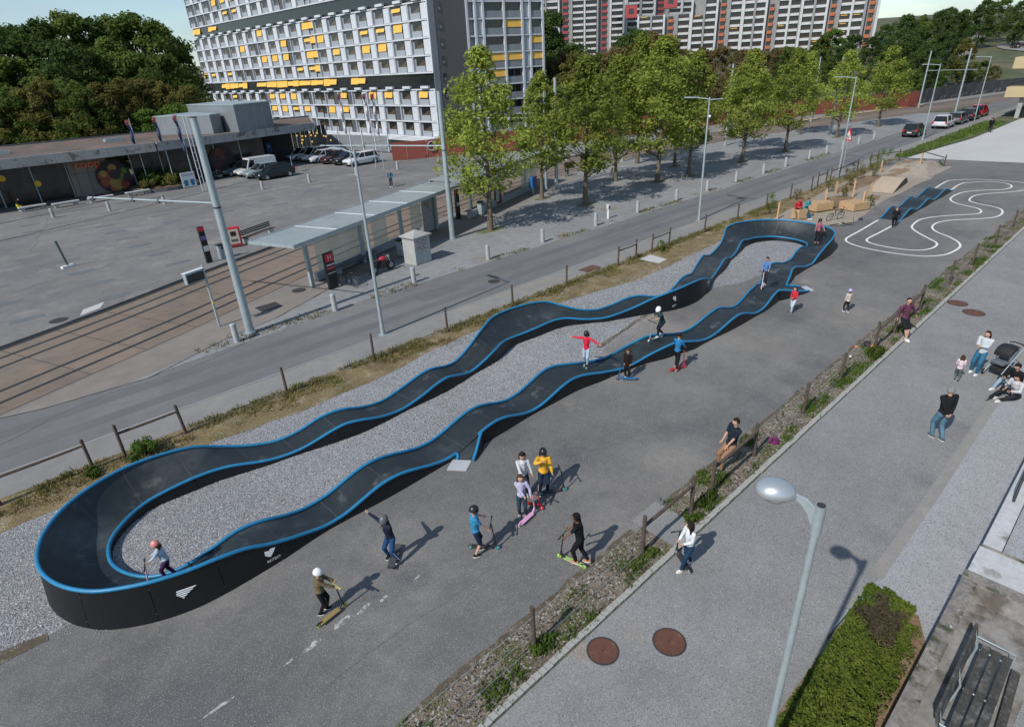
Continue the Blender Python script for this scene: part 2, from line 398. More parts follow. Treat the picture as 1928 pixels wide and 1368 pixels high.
sheet('pavement', [(-60, 20.5), (200, 20.5), (200, 22.02), (-60, 22.02)], 0.013, M['walk'])
sheet('road', [(-60, 22.0), (200, 22.0), (200, 26.6), (60, 26.2), (30, 26.4), (14, 26.7), (7, 26.1), (3.5, 25.7), (0, 26.0), (-3, 26.9), (-60, 46)], 0.017, M['lane'])
gr = [(2.4, 25.7), (7, 26.1), (14, 26.7), (30, 26.4), (60, 26.2), (121, 26.4)]
gr += [p for p in reversed(NEAR) if 47 < p[0] < 121]
gr += [(45.6, 40.6), (43.5, 39.9), (36.2, 37.1), (28.4, 33.9), (22.9, 32.9), (20.5, 32.0), (13.6, 29.9), (9.7, 27.95), (6.9, 27.2), (4, 26.05)]
sheet('tree_strip', jit_poly(gr, .6, .10, 11), 0.021, M['plaza_gravel'])
sheet('stop_platform', [(-60, -6), (-3, 26.4), (2.3, 25.6), (60, 25.8), (60, 50), (-60, 50)], 0.006, M['tram_paving'])
bed = [p for p in offs(TRS, -1.55)] + [p for p in reversed(offs(TRS, 5.3))]
sheet('tram_track_bed', bed, 0.025, M['tram_bed'])
pz = [p for p in EDGE if p[0] < 64]
sheet('plaza', pz + [(62, 52.5), (58, 59.5), (49.5, 66.3), (43.5, 68.3), (43.5, 88), (38.5, 92), (-60, 92), (-60, 20)], 0.14, M['paving'], thick=0.3)
sheet('far_pavement', [p for p in EDGE if 62 < p[0] < 200] + [(200, 26), (168, 30.6), (136.4, 37.2), (131, 36), (114, 44.3), (90, 54), (62, 61.5), (58, 61.5)], 0.12, M['walk'], thick=0.2)
sheet('forecourt', [(71.6, 19.3), (73.2, 5), (130, 5), (130, 14), (113, 17.6), (89, 17.7), (80, 18.6)], 0.03, M['concrete_light'])
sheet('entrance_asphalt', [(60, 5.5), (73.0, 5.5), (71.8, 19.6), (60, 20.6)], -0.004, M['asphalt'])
def rail(off_, name='tram_rail'):
    pts = offs(TRS, off_); b = MB()
    for w, z, mi in ((0.11, .027, 0), (0.045, .031, 1)):
        L = offs(pts, w); Rr = offs(pts, -w)
        n = len(L); b.add([(x, y, z) for x, y in L] + [(x, y, z) for x, y in Rr], [(i, i + n, i + n + 1, i + 1) for i in range(n - 1)], mi)
    return b.build(name, [M['dark_iron'], M['rail_steel']], kind='structure')
for o_ in (-.55, .55, 3.05, 4.15): rail(o_)
b = MB()   # dark slot between platform edge and bed
A_ = offs(TRS, 5.05); B_ = offs(TRS, 5.32); n = len(A_)
b.add([(x, y, .03) for x, y in A_] + [(x, y, .03) for x, y in B_], [(i, i + 1, i + 1 + n, i + n) for i in range(n - 1)])
b.build('track_gutter', M['dark_iron'], kind='structure')
b = MB()   # tactile/yellow warning line along the far platform
A_ = [p for p in offs(TRS, 5.45) if 84 < p[0] < 136]; B_ = [p for p in offs(TRS, 5.95) if 84 < p[0] < 137]; n = min(len(A_), len(B_))
b.add([(x, y, .127) for x, y in A_[:n]] + [(x, y, .127) for x, y in B_[:n]], [(i, i + 1, i + 1 + n, i + n) for i in range(n - 1)])
b.build('yellow_line_marking', mat('yellow_marking', (.62, .40, .12), .8, noise_=[(3, .12)]), kind='structure')
# expansion joints across the tram bed
b = MB()
for x in range(-6, 22, 3):
    i = min(range(len(TRS)), key=lambda k: abs(TRS[k][0] - x - .5))
    a = offs(TRS, -1.5)[i]; c = offs(TRS, 5.0)[i]
    b.add([(a[0] - .02, a[1], .029), (a[0] + .02, a[1], .029), (c[0] + .02, c[1], .029), (c[0] - .02, c[1], .029)], [(0, 1, 2, 3)])
b.build('expansion_joint_lines', M['dark_iron'], kind='structure')
# joint line between stop paving and strip, kerb line of road, seam between lane and pavement
def ribbon(name, pts, w, z, m, **kw):
    L = offs(pts, w / 2); Rr = offs(pts, -w / 2); n = len(L)
    kw.setdefault('kind', 'structure')
    return MB().add([(x, y, z) for x, y in L] + [(x, y, z) for x, y in Rr], [(i, i + n, i + n + 1, i + 1) for i in range(n - 1)]).build(name, m, **kw)
ribbon('road_edge_line', [(-60, 22.03), (200, 22.03)], .07, .023, mat('seam_pale', (.33, .32, .31), .9))
ribbon('road_joint', [(-60, 47), (-3, 26.9), (0, 26.0), (3.5, 25.7), (7, 27.25), (9.7, 27.95), (13.6, 29.9), (20.5, 32.05)], .05, .027, M['dark_iron'])
ribbon('plaza_joint', [(-20, 60.5), (0.5, 61.2), (12, 61.8), (25, 62.2), (40, 61)], .09, .145, M['dark_iron'])
ribbon('plaza_joint', [(-20, 69.5), (3, 70.2), (14, 70.6), (26, 68)], .10, .145, M['dark_iron'])
# tyre-darkened streaks on the lane
for y_ in (23.3, 24.9):
    ribbon('tyre_streak', [(-60, y_), (40, y_ + .1), (120, y_ + .05)], .55, .0205, mat('tyre_track', (.125, .126, .132), .85, noise_=[(.4, .12), (30, .12)]))

# ------------------------------------------------------------------ pump track
M['deck'] = mat('track_deck', (0.019, 0.025, 0.028), 0.5, noise_=[(0.5, .25), (4, .18), (60, .2, 3)], c2=[((.052, .060, .064), 0.45, .52, .72), ((.085, .095, .098), 1.6, .60, .74), ((.14, .155, .165), 0.75, .68, .78)], bump=(120, .25, .003), spec=.5)
M['joint'] = mat('joint_strip', (0.055, 0.06, 0.063), 0.6, noise_=[(3, .3), (30, .2)])
M['skirt'] = mat('track_side_panel', (0.0075, 0.0085, 0.010), 0.45, noise_=[(1.0, .25), (30, .2)], spec=.4)
M['blue'] = mat('blue_edge', (0.016, 0.185, 0.36), 0.45, noise_=[(0.8, .14), (12, .12)], c2=((.05, .20, .32), 3, .60, .72), spec=.5)
M['ramp_plate'] = mat('aluminium_plate', (0.55, 0.56, 0.57), 0.45, 0.3, noise_=[(4, .06)])
M['bolt'] = mat('bolt_head', (0.35, 0.36, 0.38), 0.4, 0.6)
M['logo'] = mat('white_print', (0.66, 0.68, 0.70), 0.6)
C_, T_ = .50, .14
CR = [(4.4, T_), (6.3, C_), (8.25, T_), (10.2, C_), (11.9, T_), (13.9, C_), (16.5, T_), (18.6, C_), (20.7, T_), (22.8, C_), (24.45, T_), (26.4, C_), (28.15, T_), (30.1, C_), (32.1, T_)]
def prof(x):
    for (a, za), (b_, zb) in zip(CR, CR[1:]):
        if a <= x <= b_:
            u = (1 - math.cos(math.pi * (x - a) / (b_ - a))) / 2; return za + (zb - za) * u
    return CR[0][1]
def lin(kn, x):
    for (a, b_), (c, d) in zip(kn, kn[1:]):
        if x <= c: return b_ + (d - b_) * smooth01((x - a) / (c - a)) * .5 + (d - b_) * max(0, min(1, (x - a) / (c - a))) * .5
    return kn[-1][1]
YO = [(4.3, 12.31), (8, 12.34), (12, 12.42), (14, 12.45), (15.4, 12.18), (17, 11.93), (18.5, 11.5), (19.7, 11.18), (22.5, 11.04), (25, 10.95), (26.6, 11.1), (28.1, 11.45), (29, 11.72), (30.2, 12.05), (33, 12.07)]
YI = [(4.2, 13.37), (8, 13.45), (12, 13.58), (14, 13.68), (15.2, 13.38), (17, 13.05), (18.5, 12.65), (19.6, 12.28), (22.5, 12.08), (24.7, 12.08), (26.3, 12.18), (27.5, 12.47), (28.5, 12.85), (29.9, 13.18), (31, 13.15), (33, 13.25)]
LOOP = []
x = 4.8
while x < 32.8:
    LOOP.append((x, lin(YO, x), prof(x), x - .02, lin(YI, x), prof(x))); x += .45
LOOP += [(33.2, 12.07, .4, 33.2, 13.29, .36), (34.3, 12.13, .7, 33.9, 13.3, .5), (35.2, 12.2, .87, 34.6, 13.32, .35), (36.0, 12.4, .96, 35.2, 13.47, .25),
 (36.7, 12.85, 1.0, 35.75, 13.75, .22), (37.15, 13.5, 1.0, 36.1, 14.12, .2), (37.35, 14.3, 1.0, 36.3, 14.65, .2), (37.35, 15.3, 1.0, 36.25, 15.3, .22),
 (37.15, 16.2, 1.0, 36.0, 15.85, .25), (36.6, 17.0, 1.0, 35.5, 16.25, .28), (35.7, 17.6, 1.0, 34.9, 16.5, .32), (34.7, 17.9, .98, 34.1, 16.55, .38),
 (33.8, 17.85, .92, 33.4, 16.5, .48), (33.0, 17.5, .75, 32.7, 16.3, .42), (32.2, 17.22, .5, 32.0, 16.1, .25), (31.5, 17.1, .3, 31.3, 15.93, .17),
 (30.7, 17.0, .16, 30.7, 15.82, .2), (30.0, 16.85, .3, 30.1, 15.65, .38), (29.3, 16.65, .5, 29.4, 15.42, .5), (28.6, 16.45, .42, 28.7, 15.2, .46), (28.0, 16.3, .25, 28.1, 15.05, .32),
 (27.3, 16.05, .16, 27.4, 14.87, .22), (26.7, 15.78, .3, 26.7, 14.62, .3), (26.0, 15.56, .48, 26.1, 14.42, .5), (25.4, 15.5, .48, 25.4, 14.2, .75), (24.6, 15.35, .32, 24.6, 14.02, .95),
 (23.8, 15.25, .2, 23.8, 13.98, 1.0), (23.0, 15.4, .24, 23.0, 14.08, .95), (22.3, 15.75, .40, 22.3, 14.32, .84), (21.7, 16.05, .38, 21.6, 14.68, .65), (21.1, 16.3, .22, 20.95, 14.97, .45),
 (20.3, 16.5, .15, 20.3, 15.25, .3), (19.6, 16.72, .25, 19.6, 15.55, .2), (19.05, 17.0, .42, 19.1, 15.92, .18), (18.6, 17.35, .62, 18.6, 16.25, .25), (18.2, 17.75, .8, 18.1, 16.58, .36),
 (17.5, 17.97, .93, 17.4, 16.75, .42), (16.7, 18.1, .97, 16.5, 16.78, .4), (15.9, 18.15, .98, 15.8, 16.86, .36), (15.0, 18.0, .98, 15.05, 16.88, .38), (14.2, 17.6, .94, 14.3, 16.62, .5),
 (13.5, 17.3, .78, 13.55, 16.32, .45), (12.9, 17.18, .5, 12.85, 16.2, .28), (12.3, 17.15, .24, 12.2, 16.12, .17), (11.7, 17.02, .3, 11.5, 15.97, .36), (11.0, 16.9, .5, 10.95, 15.9, .5),
 (10.5, 16.93, .45, 10.35, 15.86, .42), (9.7, 16.93, .24, 9.75, 15.83, .26), (8.8, 16.84, .12, 8.9, 15.8, .13), (8.0, 16.76, .25, 8.1, 15.74, .24), (7.35, 16.78, .45, 7.3, 15.76, .45),
 (6.9, 16.83, .5, 6.85, 15.83, .5), (6.45, 16.9, .45, 6.4, 15.9, .43), (6.0, 16.95, .32, 5.95, 15.98, .3), (5.5, 17.05, .19, 5.5, 16.07, .18), (4.95, 17.2, .13, 5.0, 16.17, .12),
 (4.4, 17.38, .2, 4.5, 16.25, .15), (3.9, 17.55, .32, 4.05, 16.36, .22), (3.4, 17.65, .52, 3.55, 16.5, .32), (2.95, 17.7, .72, 3.05, 16.62, .37), (2.4, 17.73, .85, 2.45, 16.68, .38),
 (1.75, 17.73, .93, 1.75, 16.72, .33), (1.14, 17.67, .98, 1.22, 16.72, .26), (.53, 17.49, 1.0, .75, 16.5, .23), (0, 17.23, 1.0, .38, 16.2, .2), (-.46, 16.88, 1.0, .14, 15.9, .19),
 (-.84, 16.4, 1.0, 0, 15.6, .18), (-1.12, 15.85, 1.0, -.07, 15.28, .17), (-1.27, 15.25, 1.0, -.09, 14.95, .17), (-1.29, 14.7, 1.0, -.03, 14.6, .17), (-1.18, 14.15, 1.0, .09, 14.27, .17),
 (-.95, 13.6, 1.0, .25, 13.97, .18), (-.56, 13.06, 1.0, .44, 13.72, .19), (-.05, 12.68, 1.0, .68, 13.53, .21), (.47, 12.42, .99, .98, 13.38, .25), (1.05, 12.25, .97, 1.38, 13.3, .32),
 (1.65, 12.2, .92, 1.85, 13.28, .43), (2.27, 12.2, .8, 2.38, 13.3, .53), (2.75, 12.2, .6, 2.8, 13.3, .52), (3.2, 12.22, .44, 3.2, 13.28, .44), (3.7, 12.27, .28, 3.65, 13.3, .28), (4.25, 12.31, .15, 4.2, 13.36, .15)]
def loop_pts(sub):
    n = len(LOOP); out = []
    for i in range(n):
        p = [LOOP[(i + k) % n] for k in (-1, 0, 1, 2)]
        L = math.dist(p[1][:2], p[2][:2]); k = max(1, int(round(L / sub)))
        for j in range(k):
            u = j / k
            out.append(tuple(0.5 * ((2 * b_) + (-a + c) * u + (2 * a - 5 * b_ + 4 * c - d) * u * u + (-a + 3 * b_ - 3 * c + d) * u ** 3) for a, b_, c, d in zip(*p)))
    return out
LP = loop_pts(.16)
NL = len(LP)
def section(s, nu=9):
    ox, oy, oz, ix, iy, iz = s
    out = []
    d = oz - iz
    for k in range(nu):
        u = k / (nu - 1)
        e = 1 + 1.1 * min(1, abs(d) / .5)
        g = u ** e if d >= 0 else 1 - (1 - u) ** e
        out.append((ix + (ox - ix) * u, iy + (oy - iy) * u, iz + d * g - .035))
    return out
def is_gap(s):        # where a side ramp opens the outer edge
    return s[1] < 13 and (8.42 < s[0] < 9.45 or 26.75 < s[0] < 28.35)
def track(name, label, pts, closed, loc=None):
    t = thing(name, label, 'pump track', (pts[0][0], pts[0][1], 0))
    off = Vector((-pts[0][0], -pts[0][1], 0))
    n = len(pts); per = 9                                       # stations per module (about 1.4 m)
    secs = [section(s) for s in pts]
    def seg(i0, i1):                                            # riding surface of one module
        b = MB(); ids = list(range(i0, i1 + 1)); vs = []
        for i in ids: vs += [Vector(v) + off for v in secs[i % n]]
        nu = 9
        fs = [(a * nu + k, a * nu + k + 1, (a + 1) * nu + k + 1, (a + 1) * nu + k) for a in range(len(ids) - 1) for k in range(nu - 1)]
        b.add(vs, fs, 0, True)
        for k, side in ((0, -1), (nu - 1, 1)): pass
        return b
    lim = n if closed else n - 1
    i = 0
    while i < lim:
        j = min(i + per, lim)
        seg(i, j).build('deck_module', M['deck'], t)
        if i:       # cover strip over the joint between two modules
            a_, b2_ = [Vector(v) + off for v in secs[i % n]], [Vector(v) + off for v in secs[(i + 1) % n]]
            jb = MB(); q_ = .022 / max(.05, (b2_[4] - a_[4]).length); jv = []
            for u_, w_ in zip(a_, b2_): jv += [u_ + Vector((0, 0, .004)), u_.lerp(w_, q_) + Vector((0, 0, .004))]
            jb.add(jv, [(2 * k, 2 * k + 1, 2 * k + 3, 2 * k + 2) for k in range(len(a_) - 1)]); jb.build('joint_strip', M['joint'], t)
        for side in (0, 1):
            if side == 1 and closed and any(is_gap(pts[q % n]) for q in range(i, j + 1)):
                rng = [(a, b_) for a, b_ in ((i, j),)]
            b = MB(); run = []
            for q in range(i, j + 1):
                s = pts[q % n]; o_ = (s[3], s[4], s[5]) if side == 0 else (s[0], s[1], s[2]); c_ = (s[0], s[1]) if side == 0 else (s[3], s[4])
                if side == 1 and closed and is_gap(s):
                    if len(run) > 1: run.append(None)
                    continue
                d = Vector((o_[0] - c_[0], o_[1] - c_[1], 0)).normalized()
                top = Vector((o_[0], o_[1], o_[2] - .02)) + d * .012 + off; bot = Vector((o_[0], o_[1], 0.0)) + d * (.02 + .13 * o_[2]) + off
                run.append((top, bot, d))
            # thin solid panel, a hair apart from its neighbour
            cl = [[]]
            for r_ in run:
                if r_ is None: cl.append([])
                else: cl[-1].append(r_)
            for c2_ in cl:
                if len(c2_) < 2: continue
                c2_ = list(c2_)
                m = len(c2_); vs = []
                for (tp, bt, d) in c2_: vs += [tp, bt, bt - d * .02, tp - d * .02]
                if m > 1:   # gap
                    e = (c2_[-1][0] - c2_[-2][0]).normalized() * .012
                    for q in range(4): vs[(m - 1) * 4 + q] = vs[(m - 1) * 4 + q] - e
                fs = []
                for a in range(m - 1):
                    for q in range(4): fs.append((a * 4 + q, a * 4 + (q + 1) % 4, (a + 1) * 4 + (q + 1) % 4, (a + 1) * 4 + q))
                fs += [(0, 3, 2, 1), ((m - 1) * 4, (m - 1) * 4 + 1, (m - 1) * 4 + 2, (m - 1) * 4 + 3)]
                b.add(vs, fs, 0, False)
            if b.v:
                sp = b.build('side_panel', M['skirt'], t)
                if side == 1 or pts[i % n][5] > .6:
                    bb = MB()
                    for (tp, bt, d) in [r_ for r_ in run if r_][:1] + [r_ for r_ in run if r_][-1:]:
                        for f_ in ((.25,) if (tp - bt).length < .5 else (.2, .85)):
                            MB().ball(bt + (tp - bt) * f_ + d * .006, .011, 6).build('bolt', M['bolt'], sp)
        i = j
    # blue edge tubes
    def tubes(side):
        run = []; out = []
        for q in range(n + (1 if closed else 0)):
            s = pts[q % n]
            if side == 1 and closed and is_gap(s):
                if len(run) > 1: out.append(run)
                run = []; continue
            o_ = (s[3], s[4], s[5]) if side == 0 else (s[0], s[1], s[2])
            run.append(Vector(o_) + off)
        if len(run) > 1: out.append(run)
        return out
    for side in (0, 1):
        for run in tubes(side):
            step = 60
            for a in range(0, len(run) - 1, step):
                MB().tube(run[a:a + step + 1], .047, 8).build('edge_tube', M['blue'], t)
    return t, off
PT, POFF = track('pump_track', 'long looping black pump track of rollers and banked turns with bright blue edges', LP, True)
def pl(v): return Vector(v) + POFF
# side ramps feeding the loop, each with its aluminium plate
b = MB(); b.add([pl(v) for v in [(8.40, 12.33, .10), (8.95, 12.33, .20), (9.47, 12.33, .35), (9.2, 12.12, .24), (8.76, 11.86, .05), (8.40, 12.30, .05)]], [(0, 5, 4, 3, 2, 1)], 0)
b.add([pl(v) for v in [(9.49, 12.30, .36), (9.22, 12.08, .25), (8.78, 11.82, .05), (8.82, 11.80, 0), (9.28, 12.02, 0), (9.56, 12.26, 0)]], [(0, 1, 4, 5), (1, 2, 3, 4)], 1)
b.build('ramp_deck', [M['deck'], M['skirt']], PT)
MB().tube([pl(v) for v in [(9.52, 12.31, .42), (9.40, 12.24, .37), (9.2, 12.10, .27), (8.95, 11.93, .15), (8.74, 11.80, .07)]], .047, 8).build('edge_tube', M['blue'], PT)
MB().tube([pl(v) for v in [(8.43, 12.34, .14), (8.52, 12.36, .145), (8.57, 12.32, .12), (8.53, 12.25, .08), (8.45, 12.2, .05)]], .05, 8).build('edge_tube', M['blue'], PT)
b = MB(); b.prism([(v[0] + POFF.x, v[1] + POFF.y) for v in [(8.38, 12.33), (8.74, 11.88), (8.30, 11.60), (7.94, 12.06)]], .004, .022); b.build('entry_plate', M['ramp_plate'], PT)
b = MB(); b.add([pl(v) for v in [(26.7, 11.13, .47), (27.4, 11.28, .30), (28.35, 11.5, .14), (28.95, 11.05, .04), (28.55, 10.55, .05), (27.9, 10.72, .16), (27.3, 10.9, .30)]], [(0, 6, 5, 4, 3, 2, 1)], 0)
b.add([pl(v) for v in [(26.68, 11.09, .47), (27.3, 10.86, .30), (27.9, 10.68, .16), (28.55, 10.5, .05), (28.6, 10.46, 0), (27.9, 10.62, 0), (27.3, 10.78, 0), (26.64, 11.0, 0)]], [(0, 1, 6, 7), (1, 2, 5, 6), (2, 3, 4, 5)], 1)
b.build('ramp_deck', [M['deck'], M['skirt']], PT)
MB().tube([pl(v) for v in [(26.65, 11.12, .5), (27.0, 10.98, .42), (27.43, 10.83, .31), (27.9, 10.68, .2), (28.6, 10.5, .06)]], .05, 8).build('edge_tube', M['blue'], PT)
MB().tube([pl(v) for v in [(28.4, 11.52, .18), (28.6, 11.4, .12), (28.95, 11.1, .06)]], .05, 8).build('edge_tube', M['blue'], PT)
b = MB(); b.prism([(v[0] + POFF.x, v[1] + POFF.y) for v in [(28.58, 10.5), (28.98, 11.06), (29.3, 10.95), (28.95, 10.4)]], .004, .02); b.build('entry_plate', M['ramp_plate'], PT)
# printed marks on the side panels
def text_mesh(body, size, ext=.0015, name='lettering'):
    cu = bpy.data.curves.new(name, 'FONT'); cu.body = body; cu.size = size; cu.extrude = ext; cu.resolution_u = 2
    cu.align_x = 'CENTER'; cu.align_y = 'CENTER'
    o = bpy.data.objects.new(name, cu)
    me = evaluated_mesh(o); me.materials.clear()
    bpy.data.objects.remove(o); bpy.data.curves.remove(cu)
    return me
TM_ = text_mesh('PARKITECT', .11)
TM_.materials.append(M['logo'])
EMB = MB().ext([(-.13, .10), (-.16, .0), (-.05, -.10), (.0, -.12), (.10, -.02), (.17, .08), (.04, .10), (.0, .06)], .003).mesh('emblem', M['logo'])
WING = MB()
for k in range(5):
    WING.ext([(-.28 + .05 * k, .10 - .045 * k), (.26 - .07 * k, .12 - .05 * k), (.22 - .07 * k, .09 - .05 * k), (-.23 + .05 * k, .07 - .045 * k)], .003)
WINGM = WING.mesh('winged_badge', M['logo'])
def mark(me, name, x, y, z, nx, ny, tilt=R(9), s=1.0, roll=0):
    o = link(name, me, PT)
    n_ = Vector((nx, ny, 0)).normalized(); xa = Vector((0, 0, 1)).cross(n_)
    m_ = Matrix((xa, -n_, Vector((0, 0, 1)))).transposed().to_4x4()   # columns: right, depth, up
    o.matrix_local = Matrix.Translation(pl((x, y, z))) @ m_ @ Matrix.Rotation(-tilt, 4, 'X') @ Matrix.Rotation(roll, 4, 'Y') @ Matrix.Scale(s, 4)
    return o
def mark_text(x, y, z, nx, ny, tilt=R(9), s=1.0, roll=0):
    o = link('lettering', TM_, PT)
    n_ = Vector((nx, ny, 0)).normalized(); xa = Vector((0, 0, 1)).cross(n_)
    m_ = Matrix((xa, Vector((0, 0, 1)), n_)).transposed().to_4x4()
    o.matrix_local = Matrix.Translation(pl((x, y, z))) @ m_ @ Matrix.Rotation(-tilt, 4, 'X') @ Matrix.Rotation(roll, 4, 'Z') @ Matrix.Scale(s, 4)
def out_face(xq, frac, side=1, ylim=(0, 13)):
    """point on the outside face of the side panels at station x, at a fraction of its height; returns point and normal"""
    c = min((s for s in LP if ylim[0] < (s[1] if side else s[4]) < ylim[1]), key=lambda s: abs((s[0] if side else s[3]) - xq))
    o_ = (c[0], c[1], c[2]) if side else (c[3], c[4], c[5]); q = (c[3], c[4]) if side else (c[0], c[1])
    d = Vector((o_[0] - q[0], o_[1] - q[1], 0)).normalized(); h = o_[2]
    top = Vector((o_[0], o_[1], h - .02)) + d * .012; bot = Vector((o_[0], o_[1], 0)) + d * (.02 + .13 * h)
    p = bot + (top - bot) * frac + d * .012
    return p, d
for xq, fr, sd, yl, s_ in ((2.75, .66, 1, (0, 13), .9), (22.75, .62, 0, (13.5, 15.5), 1.15), (36.6, .55, 1, (0, 14), 1.1), (26.0, .7, 0, (13.5, 15.5), .8)):
    p, d = out_face(xq, fr, sd, yl); mark(EMB, 'emblem', *p, d.x, d.y, s=s_)
    p, d = out_face(xq + (.0 if sd else 0), fr - .36, sd, yl); mark_text(*p, d.x, d.y, s=s_ * .85)
p, d = out_face(.95, .5); mark(WINGM, 'winged_badge', *p, d.x, d.y, s=1.0)
# small straight pump track beyond
SP = []
x = 44.9
CR2 = [(44.9, .03), (46.8, .45), (48.4, .14), (50.6, .45), (52.2, .14), (54.6, .45), (56.9, .04)]
while x <= 56.9:
    z = next((za + (zb - za) * (1 - math.cos(math.pi * (x - a) / (c - a))) / 2 for (a, za), (c, zb) in zip(CR2, CR2[1:]) if a <= x <= c), .04)
    SP.append((x, 11.7, z, x, 12.85, z)); x += .25
track('small_pump_track', 'short straight black roller track with blue edges standing on the white-lined course', SP, False)

# ------------------------------------------------------------------ painted course lines (trikes' loop) and worn paint
OUTL = [(44.5, 12.82), (41.55, 12.74), (39.54, 12.73), (38.73, 12.66), (38.16, 12.35), (37.69, 11.67), (37.43, 10.86), (37.35, 9.78), (37.46, 8.81), (37.83, 8.05), (38.58, 7.51), (39.68, 7.31), (40.79, 7.32), (41.71, 7.65), (42.6, 8.32), (43.22, 9.0), (43.88, 9.48), (44.73, 9.74), (45.79, 9.75), (46.82, 9.33), (47.76, 8.51), (48.66, 7.74), (49.48, 7.37), (50.67, 7.34), (51.85, 7.66), (52.48, 8.3), (52.9, 9.14), (53.49, 9.77), (54.27, 9.98), (55.69, 9.99), (56.84, 9.48), (57.82, 8.72), (58.56, 8.18), (59.52, 7.76), (60.6, 7.5), (61.7, 7.6), (62.5, 8.1), (62.8, 9.0), (62.85, 10.45), (62.4, 11.7), (61.67, 12.52), (60.79, 13.0), (59.33, 13.03), (57.25, 12.95)]
INL = [(44.2, 11.66), (42.95, 11.65), (41.29, 11.68), (39.79, 11.74), (39.16, 11.65), (38.72, 11.3), (38.43, 10.48), (38.41, 9.55), (38.67, 8.84), (39.32, 8.41), (40.2, 8.33), (40.91, 8.53), (41.76, 9.25), (42.67, 9.99), (43.49, 10.51), (44.38, 10.74), (45.97, 10.81), (47.22, 10.38), (48.35, 9.59), (49.17, 8.84), (49.71, 8.46), (50.49, 8.45), (51.29, 8.81), (51.73, 9.43), (52.25, 10.29), (53.21, 10.9), (54.49, 11.12), (56.3, 10.99), (57.57, 10.42), (58.47, 9.55), (59.25, 8.86), (60.31, 8.68), (61.3, 8.94), (61.9, 9.54), (61.94, 10.57), (60.98, 11.42), (60.46, 11.8), (59.12, 11.92), (57.05, 11.83)]
for L_ in (OUTL, INL): ribbon('white_line_marking', spline(L_, .25), .115, .005, M['white_paint'])
for k, (x, y, l, w, a) in enumerate([(3.1, 9.42, .42, .16, .15), (3.62, 9.40, .36, .12, .25), (4.08, 9.32, .22, .10, .1), (2.38, 9.34, .46, .13, .12), (1.85, 9.32, .22, .06, .1), (.5, 9.35, .6, .07, .05), (5.0, 9.3, .3, .05, .1), (-.6, 9.35, .5, .05, 0)]):
    pts = [(x + math.cos(2 * math.pi * i / 14) * l / 2 * (1 + .35 * noise.noise((i * .7, k, 2))), y + a * math.cos(2 * math.pi * i / 14) * .2 + math.sin(2 * math.pi * i / 14) * w / 2 * (1 + .7 * noise.noise((i * .9, k, 5)))) for i in range(14)]
    sheet('worn_line_marking', pts, .005, M['worn_paint'])

# ------------------------------------------------------------------ kerb of granite setts between stony verge and footpath
sheet('footpath', [(-60, 1.0), (72, 1.0), (72, 5.46), (-60, 5.46)], 0.008, M['path'])
ks = thing('stone_kerb', 'pale line of granite setts between the stony verge and the footpath', 'kerb', (0, 5.56, 0)); ks['kind'] = 'structure'
del ks['category'], ks['label']
SETT = []
for v in range(4):
    rr = random.Random(v); b = MB()
    b.box((0, 0, 0), (.145 + rr.uniform(-.012, .008), .125 + rr.uniform(-.01, .01), .09))
    me = b.mesh('sett', M['kerb_stone']); SETT.append(me)
x = 2.6; k = 0
while k < 280:
    o = link('sett', SETT[k % 4], ks, bevel=0); o.location = (x, random.uniform(-.008, .008), random.uniform(-.008, .004)); o.rotation_euler = (0, 0, random.uniform(-.03, .03)); x += .158; k += 1
b = MB().box(((x + 72) / 2, 0, 0), (72 - x, .125, .09)).box(((-60 + 2.5) / 2, 0, 0), (62.5, .125, .09)); b.build('kerb_strip', M['kerb_stone'], ks)
sheet('stony_verge', jit_poly([(-60, 5.63), (72, 5.63), (72, 6.62), (-60, 6.62)], .2, .10, 21, flag=[False, False, True, False]), 0.012, M['verge2'], kind='structure')
sheet('crossing_slab', [(9.85, 5.63), (10.9, 5.63), (10.9, 6.9), (9.85, 6.9)], .016, M['path'])
sheet('trail_slab', [(28.0, 19.95), (29.1, 19.95), (28.95, 18.7), (28.0, 18.6)], .016, M['concrete_light'])

# ------------------------------------------------------------------ fences
def post_mb(h, r=.05):
    b = MB(); b.tube([(0, 0, -.02), (.004, 0, h * .5), (0, .003, h)], [r * 1.05, r, r * .95], 9); return b
PM = post_mb(1.15).mesh('post', M['wood_dark'])
def fence(name, label, posts, rails, wires, base, group=None):
    t = thing(name, label, 'fence', (base[0], base[1], 0))
    for (x, y) in posts:
        o = link('post', PM, t); o.location = (x - base[0], y - base[1], 0); o.rotation_euler = (random.uniform(-.03, .03), random.uniform(-.04, .04), random.uniform(0, 6)); o.scale = (1, 1, random.uniform(.95, 1.05))
    for (a, c) in rails:
        MB().tube([(a[0] - base[0], a[1] - base[1], .86), ((a[0] + c[0]) / 2 - base[0], (a[1] + c[1]) / 2 - base[1], .865), (c[0] - base[0], c[1] - base[1], .88)], [.042, .046, .04], 8).build('rail', M['wood_dark'], t)
    for (a, c) in wires:
        for z in (.12, .5, .92):
            MB().tube([(a[0] - base[0], a[1] - base[1], z), (c[0] - base[0], c[1] - base[1], z)], .0045, 4, cap=False).build('wire', M['steel_galv'], t)
    return t
fy = 20.12
LX = [-5.6, -1.84, .46, 1.35, 3.16, 6.72, 10.42, 14.18, 18.16, 21.98, 26.26, 27.95, 29.47, 31.26, 35.31, 39.57, 43.8, 47.6, 51.4, 53.5, 55.2, 56.1, 58.0, 62.1, 65.3, 67.1]
lp = [(x, fy + (.4 if x > 53 else 0)) for x in LX]
